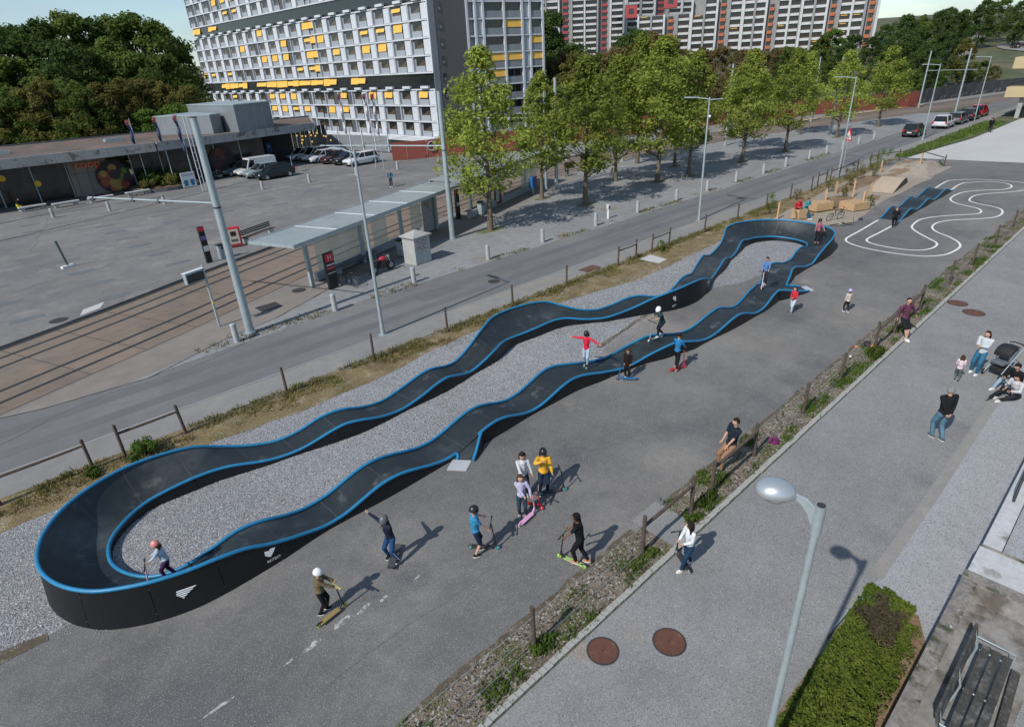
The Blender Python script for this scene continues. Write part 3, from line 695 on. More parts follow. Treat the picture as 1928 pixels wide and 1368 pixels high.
fence('post_fence', 'dark wooden post and wire fence along the road with a few top rails', lp + [(69.6, 19.4), (70.5, 17.7), (67.2, 15.0)],
      [(lp[0], lp[1]), (lp[1], lp[2]), (lp[3], lp[4]), (lp[10], lp[11]), (lp[12], lp[13]), (lp[19], lp[20]), (lp[21], lp[22]), (lp[22], lp[23]), (lp[24], lp[25]), ((67.1, fy + .4), (69.6, 19.4)), ((69.6, 19.4), (70.5, 17.7)), ((70.5, 17.7), (67.2, 15.0))],
      [(lp[i], lp[i + 1]) for i in (4, 5, 6, 7, 8, 9, 13, 14, 15, 16, 17, 18)], (20, fy))
RX_ = [-2.0, 1.9, 5.52, 9.11, 11.2, 12.15, 14.5, 17.7, 20.62, 23.89, 26.03, 29.19, 33.54, 37.56, 42.14, 46.51, 51.0]
rp = [(x, 6.02) for x in RX_]
fence('post_fence', 'dark wooden post and wire fence on the stony verge beside the footpath', rp,
      [(rp[3], rp[4]), (rp[5], rp[6]), (rp[9], rp[10]), (rp[10], rp[11])],
      [(rp[i], rp[i + 1]) for i in (0, 1, 2, 6, 7, 8, 11, 12, 13, 14, 15)], (20, 6.02))

# ------------------------------------------------------------------ manholes and covers
def cover(x, y, r, z, m, label, cat='manhole cover', group=None):
    t = thing('manhole_cover', label, cat, (x, y, z), 0, group)
    MB().cyl((0, 0, -.01), r + .035, .013, 32).build('ring_frame', M['dark_iron'], t)
    b = MB().cyl((0, 0, -.008), r, .016, 32); b.cyl((0, 0, .008), .025, .003, 8)
    b.build('lid', m, t)
    MB().cyl((0, 0, .0082), .022, .003, 8).build('keyhole', M['dark_iron'], t)
    return t
cover(6.45, 5.03, .29, .012, M['rust_iron'], 'rusty round manhole cover closest to the kerb, its rim touching a rust stain', group='rusty manhole covers in the footpath')
cover(7.54, 4.22, .30, .012, M['rust_iron'], 'rusty round manhole cover nearer the tall street lamp, on clean footpath', group='rusty manhole covers in the footpath')
cover(31.1, 5.08, .36, .012, M['rust_iron'], 'far rusty manhole cover beside the kerb past the man in the purple top', group='rusty manhole covers in the footpath')
cover(30.3, 4.3, .38, .012, M['rust_iron'], 'far rusty manhole cover in the middle of the footpath, behind the purple top', group='rusty manhole covers in the footpath')
cover(12.3, 31.0, .33, .028, M['dark_iron'], 'dark round cover in the pavement by the stop shelter')
cover(2.0, 36.2, .38, .145, M['dark_iron'], 'dark round cover beside the tram platform edge')
cover(20.05, 23.65, .30, .02, M['dark_iron'], 'dark round drain cover in the road lane')
cover(45.9, 23.3, .30, .02, M['dark_iron'], 'small dark drain cover far along the road')
for k, (x, y, w, h, lab) in enumerate([(10.1, 29.8, 1.0, .8, 'dark square shaft cover in the stop paving'), (24.9, 21.0, 1.1, .6, 'brown square cover in the pavement near a fence gate')]):
    t = thing('shaft_cover', lab, 'cover', (x, y, .03)); MB().box((0, 0, -.004), (w, h, .014)).build('lid', M['rust_iron'] if k else M['dark_iron'], t); MB().box((0, 0, -.006), (w + .08, h + .08, .01)).build('frame', M['dark_iron'], t)
PV = mat('paved_inlay', (.125, .135, .14), .85, noise_=[(1, .1), (14, .12)])
for k, (x, y) in enumerate([(3.6 + 1, 45.3), (4.9, 41.7), (4.9, 38.0), (0.9, 37.8), (9.0, 49.6), (9.3, 45.8), (9.4, 42.2), (8.9, 52.9), (4.4, 66.3), (4.2, 63.0), (8.6, 63.0), (8.7, 59.6), (.4, 41.8), (.2, 46), (8.8, 56.2), (13.2, 52.5), (13.0, 56.3), (4.5, 49.4), (17.4, 56), (17.6, 60), (22.0, 58.2), (26.6, 58.6), (13.1, 60), (21.8, 54.8)]):
    sheet('inlay_slab', [(x - .75, y - .33), (x + .75, y - .33), (x + .75, y + .33), (x - .75, y + .33)], .145, PV)
sheet('pale_slab', [(2.9, 36.05), (3.9, 36.55), (4.3, 37.5), (3.2, 37.0)], .146, M['concrete_light'])

# ------------------------------------------------------------------ bollards
def bollard(loc, label, h=.85, r=.13, m='bol', group='grey bollards along the road'):
    t = thing('bollard', label, 'bollard', loc, 0, group)
    MB().cyl((0, 0, 0), r, h, 14).build('body', M[m], t)
    MB().lathe([(r + .012, 0), (r + .012, .03), (r * .6, .05), (0, .055)], 14, c=(0, 0, h - .01)).build('cap', M['steel_galv'], t)
    return t
M['bol'] = mat('bollard_concrete', (.36, .365, .365), .85, noise_=[(4, .15), (30, .1)])
marks = ['beside the tall catenary mast at the road edge', 'at the grass strip, second along from the catenary mast', 'standing near the pyramid-roofed box', 'past the box, with weeds round its foot', 'opposite the first big tree', 'next to the small white hydrant post', 'second past the hydrant post', 'opposite the lamp with two arms', 'below the third roadside tree', 'in a row beyond the lamp, below the wide tree', 'opposite the gap between two trees', 'near the road warning sign', 'just past the road warning sign', 'opposite the dark moving car', 'last but one before the parked cars', 'nearest the parked cars', 'beside the dark moving car']
for k, x in enumerate([7.27, 12.1, 17.12, 22.51, 27.2, 32.52, 37.36, 42.48, 47.07, 51.87, 56.97, 61.5, 66.89, 71.17, 75.5, 80.2, 85.0]):
    bollard((x, 26.95 if k > 1 else 26.5, .02), 'grey concrete bollard ' + marks[k])
pm = ['before the third white bench', 'between the white benches', 'by the bush planter', 'near the black hatchback', 'in the open plaza beyond the shelter', 'behind the walking man', 'close to the round emblem on the red wall', 'below the flag poles']
for k, (x, y) in enumerate([(6.4, 68.1), (10.6, 66.7), (15.0, 65.5), (24.1, 64.3), (29.0, 63.7), (39.4, 62.4), (44.2, 60.8), (34.3, 63.0)]):
    bollard((x, y, .14), 'pale plaza bollard ' + pm[k], h=.8, r=.14, group='bollards across the plaza')
t = thing('hydrant_post', 'small white post with dark head at the road edge', 'hydrant', (34.7, 27.6, .02)); MB().cyl((0, 0, 0), .08, .7, 10).build('post', M['white_paint'], t); MB().box((0, 0, .86), (.24, .2, .32)).build('head', mat('blue_white', (.5, .55, .6)), t, bevel=.03); MB().box((0.0, -.09, .8), (.16, .06, .14)).build('cover_flap', M['dark_iron'], t)

# ------------------------------------------------------------------ street lamps
def street_lamp(x, y, h, label, two=False):
    t = thing('street_lamp', label, 'street lamp', (x, y, .014), 0, 'slim street lamps along the road')
    MB().tube([(0, 0, 0), (0, 0, h * .5), (0, 0, h)], [.085, .07, .045], 10).build('pole', M['steel_galv'], t)
    MB().tube([(0, 0, 0), (0, 0, .5)], .1, 10).box((0, 0, .005), (.36, .36, .02)).build('base', M['steel_galv'], t)
    arm = MB().tube([(0, .0, h - .12), (0, .9, h - .03)], [.035, .03], 8).build('arm', M['steel_galv'], t)
    hd = MB(); hd.ext([(-.11, 0), (.11, 0), (.10, .05), (-.10, .05)], .001)
    hd = MB().box((0, 1.35, h - .02), (.24, .95, .06)); hd.build('lamp_head', M['steel_galv'], t, bevel=.02)
    MB().box((0, 1.4, h - .056), (.18, .7, .012)).build('lens', mat('lens_glass', (.55, .58, .6), .3), t)
    if two:
        MB().tube([(0, 0, h - .15), (0, -.95, h - .1)], .03, 8).build('arm', M['steel_galv'], t)
        MB().ball((0.05, -.1, h - 1.15), .09, 8).build('camera_ball', M['white_paint'], t)
    return t
for k, (x, h, lab) in enumerate([(-12.2, 7.9, 'slim street lamp before the fence corner, nearest along the road'), (12.09, 7.8, 'slim street lamp whose pole stands in front of the shelter'), (37.86, 7.9, 'slim street lamp with two arms rising in front of the trees'), (62.13, 7.9, 'slim street lamp beside the warning sign'), (86.43, 8.0, 'slim street lamp beside the parked white car'), (108.84, 8.1, 'slim street lamp next to the red car')]):
    street_lamp(x, 22.1, h, lab, two=(k == 2))
# the big lamp near the camera
t = thing('street_lamp', 'tall grey lamp with an egg-shaped silver head towering over the footpath', 'street lamp', (6.15, 1.70, .012))
MB().tube([(0, 0, 0), (0, 0, 2.8), (0, 0, 5.62)], [.058, .050, .044], 20).build('pole', M['steel_galv'], t)
MB().tube([(0, 0, 5.34), (0, 0, 5.76)], .062, 20).build('sleeve', M['steel_galv'], t)
MB().cyl((0, 0, 5.762), .05, .006, 18).build('cap', M['dark_iron'], t)
ax = Vector((-.30, .95, 0)).normalized()
rot = Matrix((ax, Vector((-ax.y, ax.x, 0)), Vector((0, 0, 1)))).transposed()
b = MB(); prf = [(.045, 5.40), (.05, 5.72), (.14, 5.80), (.30, 5.85), (.30, 5.77), (.20, 5.70), (.13, 5.60)]
bb = MB().ext(prf, .035); b.add([rot @ Vector(v) for v in bb.v], bb.f)
b.build('bracket', M['steel_galv'], t, bevel=.008)
SH = mat('silver_shell', (0.46, 0.50, 0.52), 0.34, 0.55, noise_=[(8, .03)])
b = MB(); mrot = rot.to_4x4().to_3x3()
hd = MB()
prof_ = []
for i in range(13):
    a = math.pi * i / 12; prof_.append((i, a))
vs = []; n_ = 28; k_ = 14
for i in range(k_ + 1):
    ph = math.pi * i / k_
    for j in range(n_):
        a = 2 * math.pi * j / n_
        sx = .235 * math.sin(ph) * math.cos(a); sy = .185 * math.sin(ph) * math.sin(a) * (1 + .18 * math.sin(ph) * math.cos(a)); sz = (.155 if ph < math.pi / 2 else .09) * math.cos(ph)
        vs.append(rot @ Vector((.50 + sx, sy, 0)) + Vector((0, 0, 5.80 + sz)))
fs = [(i * n_ + j, (i + 1) * n_ + j, (i + 1) * n_ + (j + 1) % n_, i * n_ + (j + 1) % n_) for i in range(k_) for j in range(n_)]
hd.add(vs, fs, 0, True); hd.build('lamp_head', SH, t)
c_ = rot @ Vector((.50, 0, 0)); MB().lathe([(.0, 5.70), (.13, 5.705), (.165, 5.76)], 24, c=(c_.x, c_.y, 0)).build('lens', mat('lens_clear', (.6, .62, .6), .2), t)

# ------------------------------------------------------------------ catenary masts
def mast(x, y, h, label, arm=None, az=5.9, big=.17):
    t = thing('catenary_mast', label, 'mast', (x, y, .02), 0, 'galvanised catenary masts')
    MB().tube([(0, 0, 0), (0, 0, h * .6), (0, 0, h)], [big, big * .82, big * .7], 14).build('pole', M['steel_galv'], t)
    MB().cyl((0, 0, 0), big + .06, .12, 14).build('foot', M['steel_galv'], t)
    MB().cyl((0, 0, h), big * .74, .03, 14).cyl((0, 0, h * .62), big * .86, .06, 14).build('collar', M['dark_iron'], t)
    if arm:
        d = Vector((arm[0], arm[1], 0)); L = d.length; u = d.normalized()
        MB().tube([(u.x * .15, u.y * .15, az), (d.x, d.y, az + .02)], .042, 8).build('arm', M['steel_galv'], t)
        for f in (.42, .62, .95):
            p = d * f
            MB().tube([(p.x - u.y * .15, p.y + u.x * .15, az - .05), (p.x, p.y, az + .12), (p.x + u.y * .25, p.y - u.x * .25, az + .18)], .018, 5).ball((p.x, p.y, az - .06), .05, 6).build('insulator', M['dark_iron'], t)
    return t
mast(8.07, 27.0, 9.2, 'thick galvanised mast at the near end of the stop, its arm over the tram tracks', (-3.3, 7.2), 5.9, .19)
mast(24.18, 32.58, 9.2, 'thick galvanised mast in front of the first tree, beside the shelter', (-4.0, 8.9), 6.0, .18)
mast(41.16, 38.79, 9.2, 'galvanised mast among the plaza trees behind the cyclist', (-2.6, 9.0), 6.0, .17)
mast(40.3, 39.3, 9.1, 'thinner twin mast standing right beside another among the trees', None, 6.0, .12)
mast(56.6, 43.2, 9.1, 'grey mast half hidden behind the third tree', None, 6, .14)
mast(72.49, 39.62, 9.1, 'grey mast beyond the two-armed street lamp', None, 6, .15)
mast(87.82, 33.18, 9.1, 'grey mast between the far roadside trees', None, 6, .16)
mast(128.68, 34.7, 8.8, 'grey mast at the end of the red wall', (-1.2, -7.5), 5.8, .15)
mast(119.93, 27.11, 9.0, 'grey mast standing behind the dark parked cars', None, 6, .15)
mast(70.0, 47.8, 9.0, 'slender grey mast by the red wall, behind the trees', None, 6, .12)
mast(102.5, 42.0, 9.0, 'slender grey mast on the far platform near the last tree', None, 6, .12)
# contact wires
for o_ in (0, 3.6):
    pts = [(x, y, 5.55) for x, y in offs([p for p in TRS if -45 < p[0] < 200], o_)]
    tag(MB().tube(pts, .008, 4, cap=False).build('contact_wire', M['dark_iron']), 'thin contact wire over the ' + ('nearer' if o_ == 0 else 'farther') + ' tram track', 'wire', 'contact wires over the tram tracks')

# ------------------------------------------------------------------ building materials
M['white_panel'] = mat('white_cladding', (0.56, 0.59, 0.63), 0.55, noise_=[(0.3, .06), (4, .05)])
M['grey_panel'] = mat('grey_cladding', (0.27, 0.29, 0.31), 0.6, noise_=[(0.5, .08), (6, .06)])
M['dark_panel'] = mat('dark_cladding', (0.085, 0.09, 0.10), 0.6, noise_=[(0.5, .1)])
M['end_wall'] = mat('brown_grey_render', (0.165, 0.150, 0.145), 0.9, noise_=[(0.1, .07), (1.5, .06)])
M['win'] = mat('window_glass', (0.018, 0.02, 0.024), 0.12, spec=.8, c2=((.10, .075, .055), 0.55, .48, .56))
M['win2'] = mat('dark_glass', (0.016, 0.02, 0.023), 0.15, spec=.8, noise_=[(1.5, .4)])
M['milk_glass'] = mat('milky_balustrade', (0.22, 0.24, 0.26), 0.35, noise_=[(0.6, .12)])
M['awning'] = mat('yellow_awning', (0.78, 0.46, 0.09), 0.85, noise_=[(1, .07)])
M['orange'] = mat('orange_panel', (0.42, 0.13, 0.06), .8, noise_=[(.8, .12)])
M['redp'] = mat('red_panel', (0.34, 0.06, 0.065), .8, noise_=[(.8, .12)])
M['rustwall'] = mat('rusty_red_wall', (0.235, 0.062, 0.045), .85, noise_=[(0.6, .15), (6, .12)])
M['pale_conc'] = mat('pale_render', (0.50, 0.515, 0.52), .9, noise_=[(.4, .1), (4, .08)])
M['grey_conc'] = mat('weathered_concrete', (0.26, 0.262, 0.262), .92, noise_=[(.4, .14), (5, .12)])
M['fascia'] = mat('stained_fascia', (0.29, 0.295, 0.29), .92, noise_=[(.35, .14), (6, .16)], c2=((.13, .115, .10), 1.3, .54, .66))
M['roofing'] = mat('gravel_roof', (0.125, 0.092, 0.078), .97, noise_=[(.25, .3), (3, .25), (20, .2)], c2=[((.20, .10, .055), .35, .58, .68), ((.07, .07, .04), .6, .55, .66)])
M['sheet_metal'] = mat('grey_sheet_metal', (0.21, 0.235, 0.25), .5, .25, noise_=[(.3, .1), (2, .06)])
M['shop_glass'] = mat('shop_glass', (0.02, 0.023, 0.024), .15, spec=.7, c2=((.06, .05, .035), .35, .52, .66), noise_=[(.8, .5)])

def rot2(d): return Matrix(((d[0], -d[1], 0), (d[1], d[0], 0), (0, 0, 1)))

# ------------------------------------------------------------------ slab block with white, grey and yellow facade
FA = (71.8, 97.6)
t = thing('apartment_block', 'long high-rise slab with a grid of white panels, dark windows and yellow awnings', 'building', (FA[0], FA[1], -4.6))
fd = Vector((-.047, .999, 0)).normalized(); fn = Vector((-fd.y, fd.x, 0))          # along the facade, outward
FM = Matrix((fd, -fn, Vector((0, 0, 1)))).transposed()                             # local x along facade, y inward
BZ = 4.6
NB, BAY, FL = 19, 5.6, 2.8
W = NB * BAY
floors = []
z = -1.5; k = 0
while z < 36:
    floors.append((z, k in (3, 8))); z += FL; k += 1
TOPZ = z
b = MB()
body = [(.0, .35), (W, .35), (W, 15), (0, 15)]
pts = [FM @ Vector((x, y, 0)) for x, y in body]
b.prism([(p.x, p.y) for p in pts], 0, TOPZ + BZ); b.build('wall', M['grey_panel'], t)
def onf(o, u, v, z):                                                               # place on facade
    p = FM @ Vector((u, v, 0)); o.location = (p.x, p.y, z + BZ); o.rotation_euler = (0, 0, math.atan2(fd.y, fd.x)); o.delta_scale = (1, -1, 1)
    return o
def bx(name, m, c, d): return MB().box(c, d).mesh(name, m)
ME = {
 'slab_edge': bx('slab_edge', M['white_panel'], (W / 2, .12, 0), (W, .46, .22)),
 'fin': bx('fin', M['white_panel'], (0, .1, 0), (.16, .5, 1)),
 'window': MB().box((0, .30, 0), (2.6, .1, 1.62), mi=1).box((0, .235, 0), (2.4, .06, 1.5), mi=0).mesh('window', [M['win'], M['win2']]),
 'parapet_panel': bx('parapet_panel', mat('light_grey_panel', (.32, .355, .39), .6, noise_=[(.4, .06)]), (0, .14, 0), (2.75, .12, 1.05)),
 'cladding_panel': bx('cladding_panel', M['white_panel'], (0, .08, 0), (1.65, .1, 2.4)),
 'cladding_grey': bx('cladding_grey', M['dark_panel'], (0, .16, 0), (1.65, .1, 2.4)),
 'awning': MB().add([(-1.35, .15, .55), (1.35, .15, .55), (1.35, -.12, -.62), (-1.35, -.12, -.62), (-1.35, .12, .52), (1.35, .12, .52), (1.35, -.15, -.65), (-1.35, -.15, -.65)], [(0, 3, 2, 1), (4, 5, 6, 7), (2, 3, 7, 6), (0, 4, 7, 3), (1, 2, 6, 5)]).mesh('awning', M['awning']),
 'planter_box': bx('planter_box', M['white_panel'], (0, -.25, 0), (2.3, .5, .42)),
}
rr = random.Random(11)
for z, log in floors: onf(link('slab_edge', ME['slab_edge'], t), 0, 0, z)
onf(link('slab_edge', ME['slab_edge'], t), 0, 0, TOPZ)
for i in range(NB + 1):
    for (za, zb) in ((-1.5, 6.9), (9.7, 20.9), (23.7, TOPZ)):
        o = onf(link('fin', ME['fin'], t), i * BAY + (.08 if i == 0 else 0), 0, (za + zb) / 2); o.scale = (1 if i % 8 else 1.9, 1.3 if i == 8 else 1, zb - za)
for fi, (z, log) in enumerate(floors):
    if log:
        # open gallery: deep dark recess with columns and white planter boxes
        MB().box((0, 0, 0), (W - .3, .1, 2.55)).mesh('x', M['dark_panel'])
        o = onf(MB().box((0, 0, 0), (W - .4, .08, 2.5)).build('gallery_glazing', M['win2'], t), W / 2, .30, z + 1.35)
        for i in range(NB):
            onf(link('planter_box', ME['planter_box'], t), i * BAY + 2.6, 0, z + .42)
            if rr.random() < (.85 if (fi == 3 and 4 < i < 17) else .12): 
                for q in (-1.3, 1.35):
                    o = onf(link('awning', ME['awning'], t), i * BAY + 2.7 + q, .05, z + 1.9); o.scale = (1, 1, rr.uniform(.7, 1.25))
        continue
    for i in range(NB):
        if z > 30 and i < 5: continue
        u = i * BAY
        if fi > 7 and i < 4: continue
        onf(link('window', ME['window'], t), u + 3.75, 0, z + 1.85)
        onf(link('parapet_panel', ME['parapet_panel'], t), u + 3.75, 0, z + .62)
        wide = (i == 7)
        if wide: 
            onf(link('window', ME['window'], t), u + 1.25, 0, z + 1.85)
        else:
            g = rr.random() < .16
            onf(link('cladding_panel', ME['cladding_grey' if g else 'cladding_panel'], t), u + 1.25, 0, z + 1.38)
        if rr.random() < (.5 if wide else .27):
            o = onf(link('awning', ME['awning'], t), u + 3.75, .04, z + 2.0); o.scale = (.98, .7, rr.choice((.5, .9, 1.15, 1.2)))
            if wide: o = onf(link('awning', ME['awning'], t), u + 1.25, .04, z + 2.0); o.scale = (.98, .7, 1.1)
for i in range(0, NB + 1): onf(MB().box((0, .5, 1.25), (.4, .4, 3.2)).build('column', M['white_panel'], t), i * BAY * .98 + .5, 0, -4.6)
onf(MB().box((0, 2.2, 1.45), (W, .1, 2.9)).build('glazed_front', M['win2'], t), W / 2, 0, -4.5)
onf(MB().box((0, -.5, 0), (W, 1.4, .5)).build('base_band', M['white_panel'], t), W / 2, 0, -1.9)
# short end wall, then the staggered white wing
ed = Vector((1, .02, 0)).normalized(); EL = 8.4
b = MB(); b.box((.65, -.04, (TOPZ + BZ) / 2), (1.3, .08, TOPZ + BZ)); b.build('corner_strip', M['grey_panel'], t)
b = MB(); b.box((1.3 + (EL - 1.3) / 2, -.02, (TOPZ + BZ) / 2), (EL - 1.3, .06, TOPZ + BZ)); b.build('end_wall', M['end_wall'], t)
WE = MB().box((0, -.06, 0), (.85, .06, 1.35), mi=1).box((0, -.085, 0), (.72, .03, 1.22), mi=0).box((.12, -.105, -.32), (.5, .015, .5), mi=2).mesh('window', [M['win2'], M['dark_panel'], M['milk_glass']])
for k in range(1, 15):
    o = link('window', WE, t); o.location = (2.35, 0, .6 + k * FL - 1.2)
# wing
WX, WY = FA[0] + EL, FA[1]
tw = thing('apartment_wing', 'taller white-framed wing beside the brown-grey end wall, grey balconies and few yellow awnings', 'building', (WX, WY, -4.6))
wd = Vector((math.cos(R(-11)), math.sin(R(-11)), 0)); WM = Matrix((wd, Vector((-wd.y, wd.x, 0)), Vector((0, 0, 1)))).transposed()
def onw(o, u, v, z):
    p = WM @ Vector((u, v, 0)); o.location = (p.x, p.y, z + BZ); o.rotation_euler = (0, 0, R(-11)); return o
WL = 17.2; WT = 38
pts = [WM @ Vector(v) for v in ((0, .5, 0), (WL, .5, 0), (WL, 16, 0), (0, 16, 0))]
MB().prism([(p.x, p.y) for p in pts], 0, WT + BZ).build('wall', M['grey_panel'], tw)
cols = [0, 1.9, 3.6, 8.15, 12.2, 14.0, WL]
for u in cols: onw(MB().box((0, .05, (WT + BZ) / 2), (.42, .55, WT + BZ)).build('fin', M['white_panel'], tw), u + (.2 if u == 0 else -.2 if u == WL else 0), 0, -4.6)
SE = MB().box((WL / 2, .1, 0), (WL, .45, .3)).mesh('slab_edge', M['white_panel'])
BW = {w: MB().box((0, .35, .62), (w, .08, 1.4), mi=0).box((0, .34, .62), (.06, .12, 1.4), mi=1).mesh('window', [M['win2'], M['grey_panel']]) for w in (4.1, 3.6, 2.8)}
BP = {w: MB().box((0, .02, -.65), (w, .05, 1.05)).mesh('balustrade', M['milk_glass']) for w in (4.1, 3.6, 2.8)}
LP_ = MB().box((0, .1, 0), (1.2, .08, 2.3)).mesh('louvre_panel', mat('pale_louvre', (.42, .45, .48), .6, noise_=[(3, .08)]))
for k in range(15):
    z = -1.5 + k * FL
    onw(link('slab_edge', SE, tw), 0, 0, z - FL * 0 - .0)
    for u, w in ((5.88, 4.1), (10.2, 3.6), (15.5, 2.8)):
        onw(link('window', BW[w], tw), u, 0, z + 1.4); onw(link('balustrade', BP[w], tw), u, 0, z + 1.4)
        if rr.random() < .12 or k == 4 or (k == 5 and u > 12):
            o = onw(link('awning', ME['awning'], tw), u, -.02, z + 2.0); o.scale = ((w / 2.6) * .95, .4, 1.0)
    for u in (2.75, 13.1): onw(link('louvre_panel', LP_, tw), u, 0, z + 1.4)

# ------------------------------------------------------------------ far terraced blocks on the hill
def far_block(name, label, az0, az1, D, ztop, n_b, skew=0.0, accent=None, nfl=11, zb=-4):
    """front face between two compass bearings (degrees from +X) at about distance D"""
    a = Vector((math.cos(R(az0)) * D, math.sin(R(az0)) * D, 0)); c = Vector((math.cos(R(az1)) * (D + skew), math.sin(R(az1)) * (D + skew), 0))
    d = (c - a); L = d.length; d.normalize(); Mx = Matrix((d, Vector((-d.y, d.x, 0)), Vector((0, 0, 1)))).transposed()
    if (Mx @ Vector((0, 1, 0))).dot(a) < 0: Mx = Matrix((d, Vector((d.y, -d.x, 0)), Vector((0, 0, 1)))).transposed()
    t = thing(name, label, 'building', (a.x, a.y, zb))
    M4 = Mx.to_4x4()
    def pl_(o, u, v, z, s=(1, 1, 1)):
        o.matrix_local = Matrix.Translation((Mx @ Vector((u, v, 0))) + Vector((0, 0, z - zb))) @ M4 @ Matrix.Diagonal((*s, 1)); return o
    pl_(MB().box((L / 2, 8, (ztop - zb) / 2), (L, 14, ztop - zb)).build('wall', M['grey_conc'], t), 0, 0, zb)
    bw = L / n_b
    win = MB().box((0, .8, 0), (bw * .74, .5, 1.6)).mesh('window', M['win2'])
    bal = MB().box((0, 0, 0), (bw * .80, 1.4, 1.0), mi=0).box((0, -.05, .56), (bw * .80, 1.3, .07), mi=1).mesh('balcony', [M['pale_conc'], M['redp']])
    pan = MB().box((0, .75, 0), (bw * .42, .4, 1.25)).mesh('facade_panel', accent or M['redp'])
    rr = random.Random(int(az0 * 10))
    for i in range(n_b + 1):
        pl_(MB().box((0, .2, (ztop - zb) / 2), (.9, 2.6, ztop - zb)).build('pier', M['pale_conc'] if i % 2 == 0 else M['grey_conc'], t), i * bw, 0, zb)
    for i in range(n_b):
        stair = (i % 3 == 2); skip = rr.choice((0, 0, 1, 2)) if accent is not None else 0
        if skip:
            pl_(MB().box((0, 1.2, 0), (bw - .9, 3.0, 2.9 * skip - .4)).build('terrace_room', rr.choice((M['grey_conc'], M['redp'], M['pale_conc'])), t), (i + .5) * bw, 3.5, ztop - 1.4 * skip)
        for k in range(skip, nfl):
            z = ztop - 2.9 * (k + 1)
            if z < zb: break
            if stair:
                pl_(link('window', win, t), (i + .5) * bw, 0, z + 1.4, (.5, 1, .8))
                pl_(link('facade_panel', pan, t), (i + .5) * bw, -.3, z + .2)
            else:
                pl_(link('window', win, t), (i + .5) * bw, 0, z + 1.75)
                pl_(link('balcony', bal, t), (i + .5) * bw, 0, z + .4)
                if accent is not None and rr.random() < .12:
                    pl_(MB().box((0, -.6, 0), (bw * .5, .9, .25)).build('awning', M['awning'], t), (i + .45) * bw, 0, z + 2.3)
    return t
far_block('terraced_block', 'pale far block with ladder-like white balconies at the edge of the sky', 45.0, 37.6, 372, 41, 7, 0)
far_block('terraced_block', 'long far block of white balcony bands behind the crimson rooftop box', 37.4, 30.0, 392, 45, 7, 26)
tb = far_block('terraced_block', 'lower brownish far block with two crimson rooftop boxes', 36.4, 32.3, 330, 27, 4, 0, M['orange'])
far_block('terraced_block', 'stepped far block with pink rooftop rooms and slanting white awning', 32.2, 28.4, 322, 31.5, 4, 0, M['orange'])
far_block('terraced_block', 'far block with a column of small yellow awnings', 28.3, 24.2, 316, 34, 5, 0, M['orange'])
far_block('terraced_block', 'far block striped with orange panels beside the dark green wood', 24.1, 19.0, 310, 36, 6, 0, M['orange'])
for az, D, z, w, h, mm, lab in [(37.0, 331, 27, 5.5, 5.5, 'redp', 'crimson rooftop box on the brownish far block'), (33.9, 331, 30, 6, 5.5, 'redp', 'crimson rooftop box above the middle far block'), (30.6, 323, 31.4, 6, 4.5, 'redp', 'pinkish red rooftop room beside the slanting awning'), (26.6, 317, 34, 5, 5, 'redp', 'pinkish red rooftop room over the yellow-awning block')]:
    p = (math.cos(R(az)) * (D + 4), math.sin(R(az)) * (D + 4))
    t = thing('rooftop_room', lab, 'rooftop room', (p[0], p[1], z - .3), R(az)); MB().box((0, 0, h / 2), (5, w, h)).build('wall', M[mm], t); MB().box((-2.52, 0, h * .5), (.1, w * .4, h * .4)).build('window', M['win2'], t); MB().box((0, 0, h), (5.3, w + .3, .25)).build('roof', M['grey_conc'], t)

# ------------------------------------------------------------------ supermarket pavilion
t = thing('supermarket', 'low flat-roofed supermarket with brown roof and stained concrete edge', 'building', (0, 76, .14))
o0 = Vector((0, 76, .14))
rp_ = [(-45, 75.2), (18.2, 75.2), (31.1, 77.7), (38.2, 79.0), (44, 92), (20, 92.6), (-45, 96.5)]
def loc(poly): return [(x - o0.x, y - o0.y) for x, y in poly]
MB().prism(loc([(-45, 75.5), (18.2, 75.5), (31.0, 78.0), (37.9, 79.3), (43.6, 91.7), (20, 92.3), (-45, 96.2)]), 4.2, 4.72).build('roof', M['roofing'], t)
b = MB()
fr = rp_[:4]
for a, c in zip(fr, fr[1:]):
    pass
def band(pts, z0, z1, th, m, name, par, n=1):
    L = pts; Rr = offs(pts, th); b = MB(); k = len(L)
    vs = [(x - o0.x, y - o0.y, z0) for x, y in L] + [(x - o0.x, y - o0.y, z1) for x, y in L] + [(x - o0.x, y - o0.y, z0) for x, y in Rr] + [(x - o0.x, y - o0.y, z1) for x, y in Rr]
    fs = []
    for i in range(k - 1): fs += [(i, i + 1, k + i + 1, k + i), (2 * k + i, 3 * k + i, 3 * k + i + 1, 2 * k + i + 1), (k + i, k + i + 1, 3 * k + i + 1, 3 * k + i), (i, 2 * k + i, 2 * k + i + 1, i + 1)]
    fs += [(0, k, 3 * k, 2 * k), (k - 1, 3 * k - 1, 4 * k - 1, 2 * k - 1)]
    b.add(vs, fs); return b.build(name, m, par)
x = -45
while x < 17.9:
    band([(x, 75.2), (min(x + 4.5, 18.2) - .02, 75.2)], 3.86, 4.76, .28, M['fascia'], 'fascia_panel', t); x += 4.5
for i in range(3):
    a = (18.2 + i * 4.3, 75.2 + i * .833); band([a, (a[0] + 4.27, a[1] + .825)], 3.86, 4.76, .28, M['fascia'], 'fascia_panel', t)
for i in range(2):
    a = (31.15 + i * 3.5, 77.75 + i * .65); band([a, (a[0] + 3.47, a[1] + .64)], 3.86, 4.76, .28, M['fascia'], 'fascia_panel', t)
band([(38.2, 79.0), (44, 92)], 3.86, 4.76, .28, M['fascia'], 'fascia_panel', t)
band([(44, 92.3), (20, 92.6), (-45, 96.5)], 3.9, 4.85, -.28, M['dark_panel'], 'parapet', t)
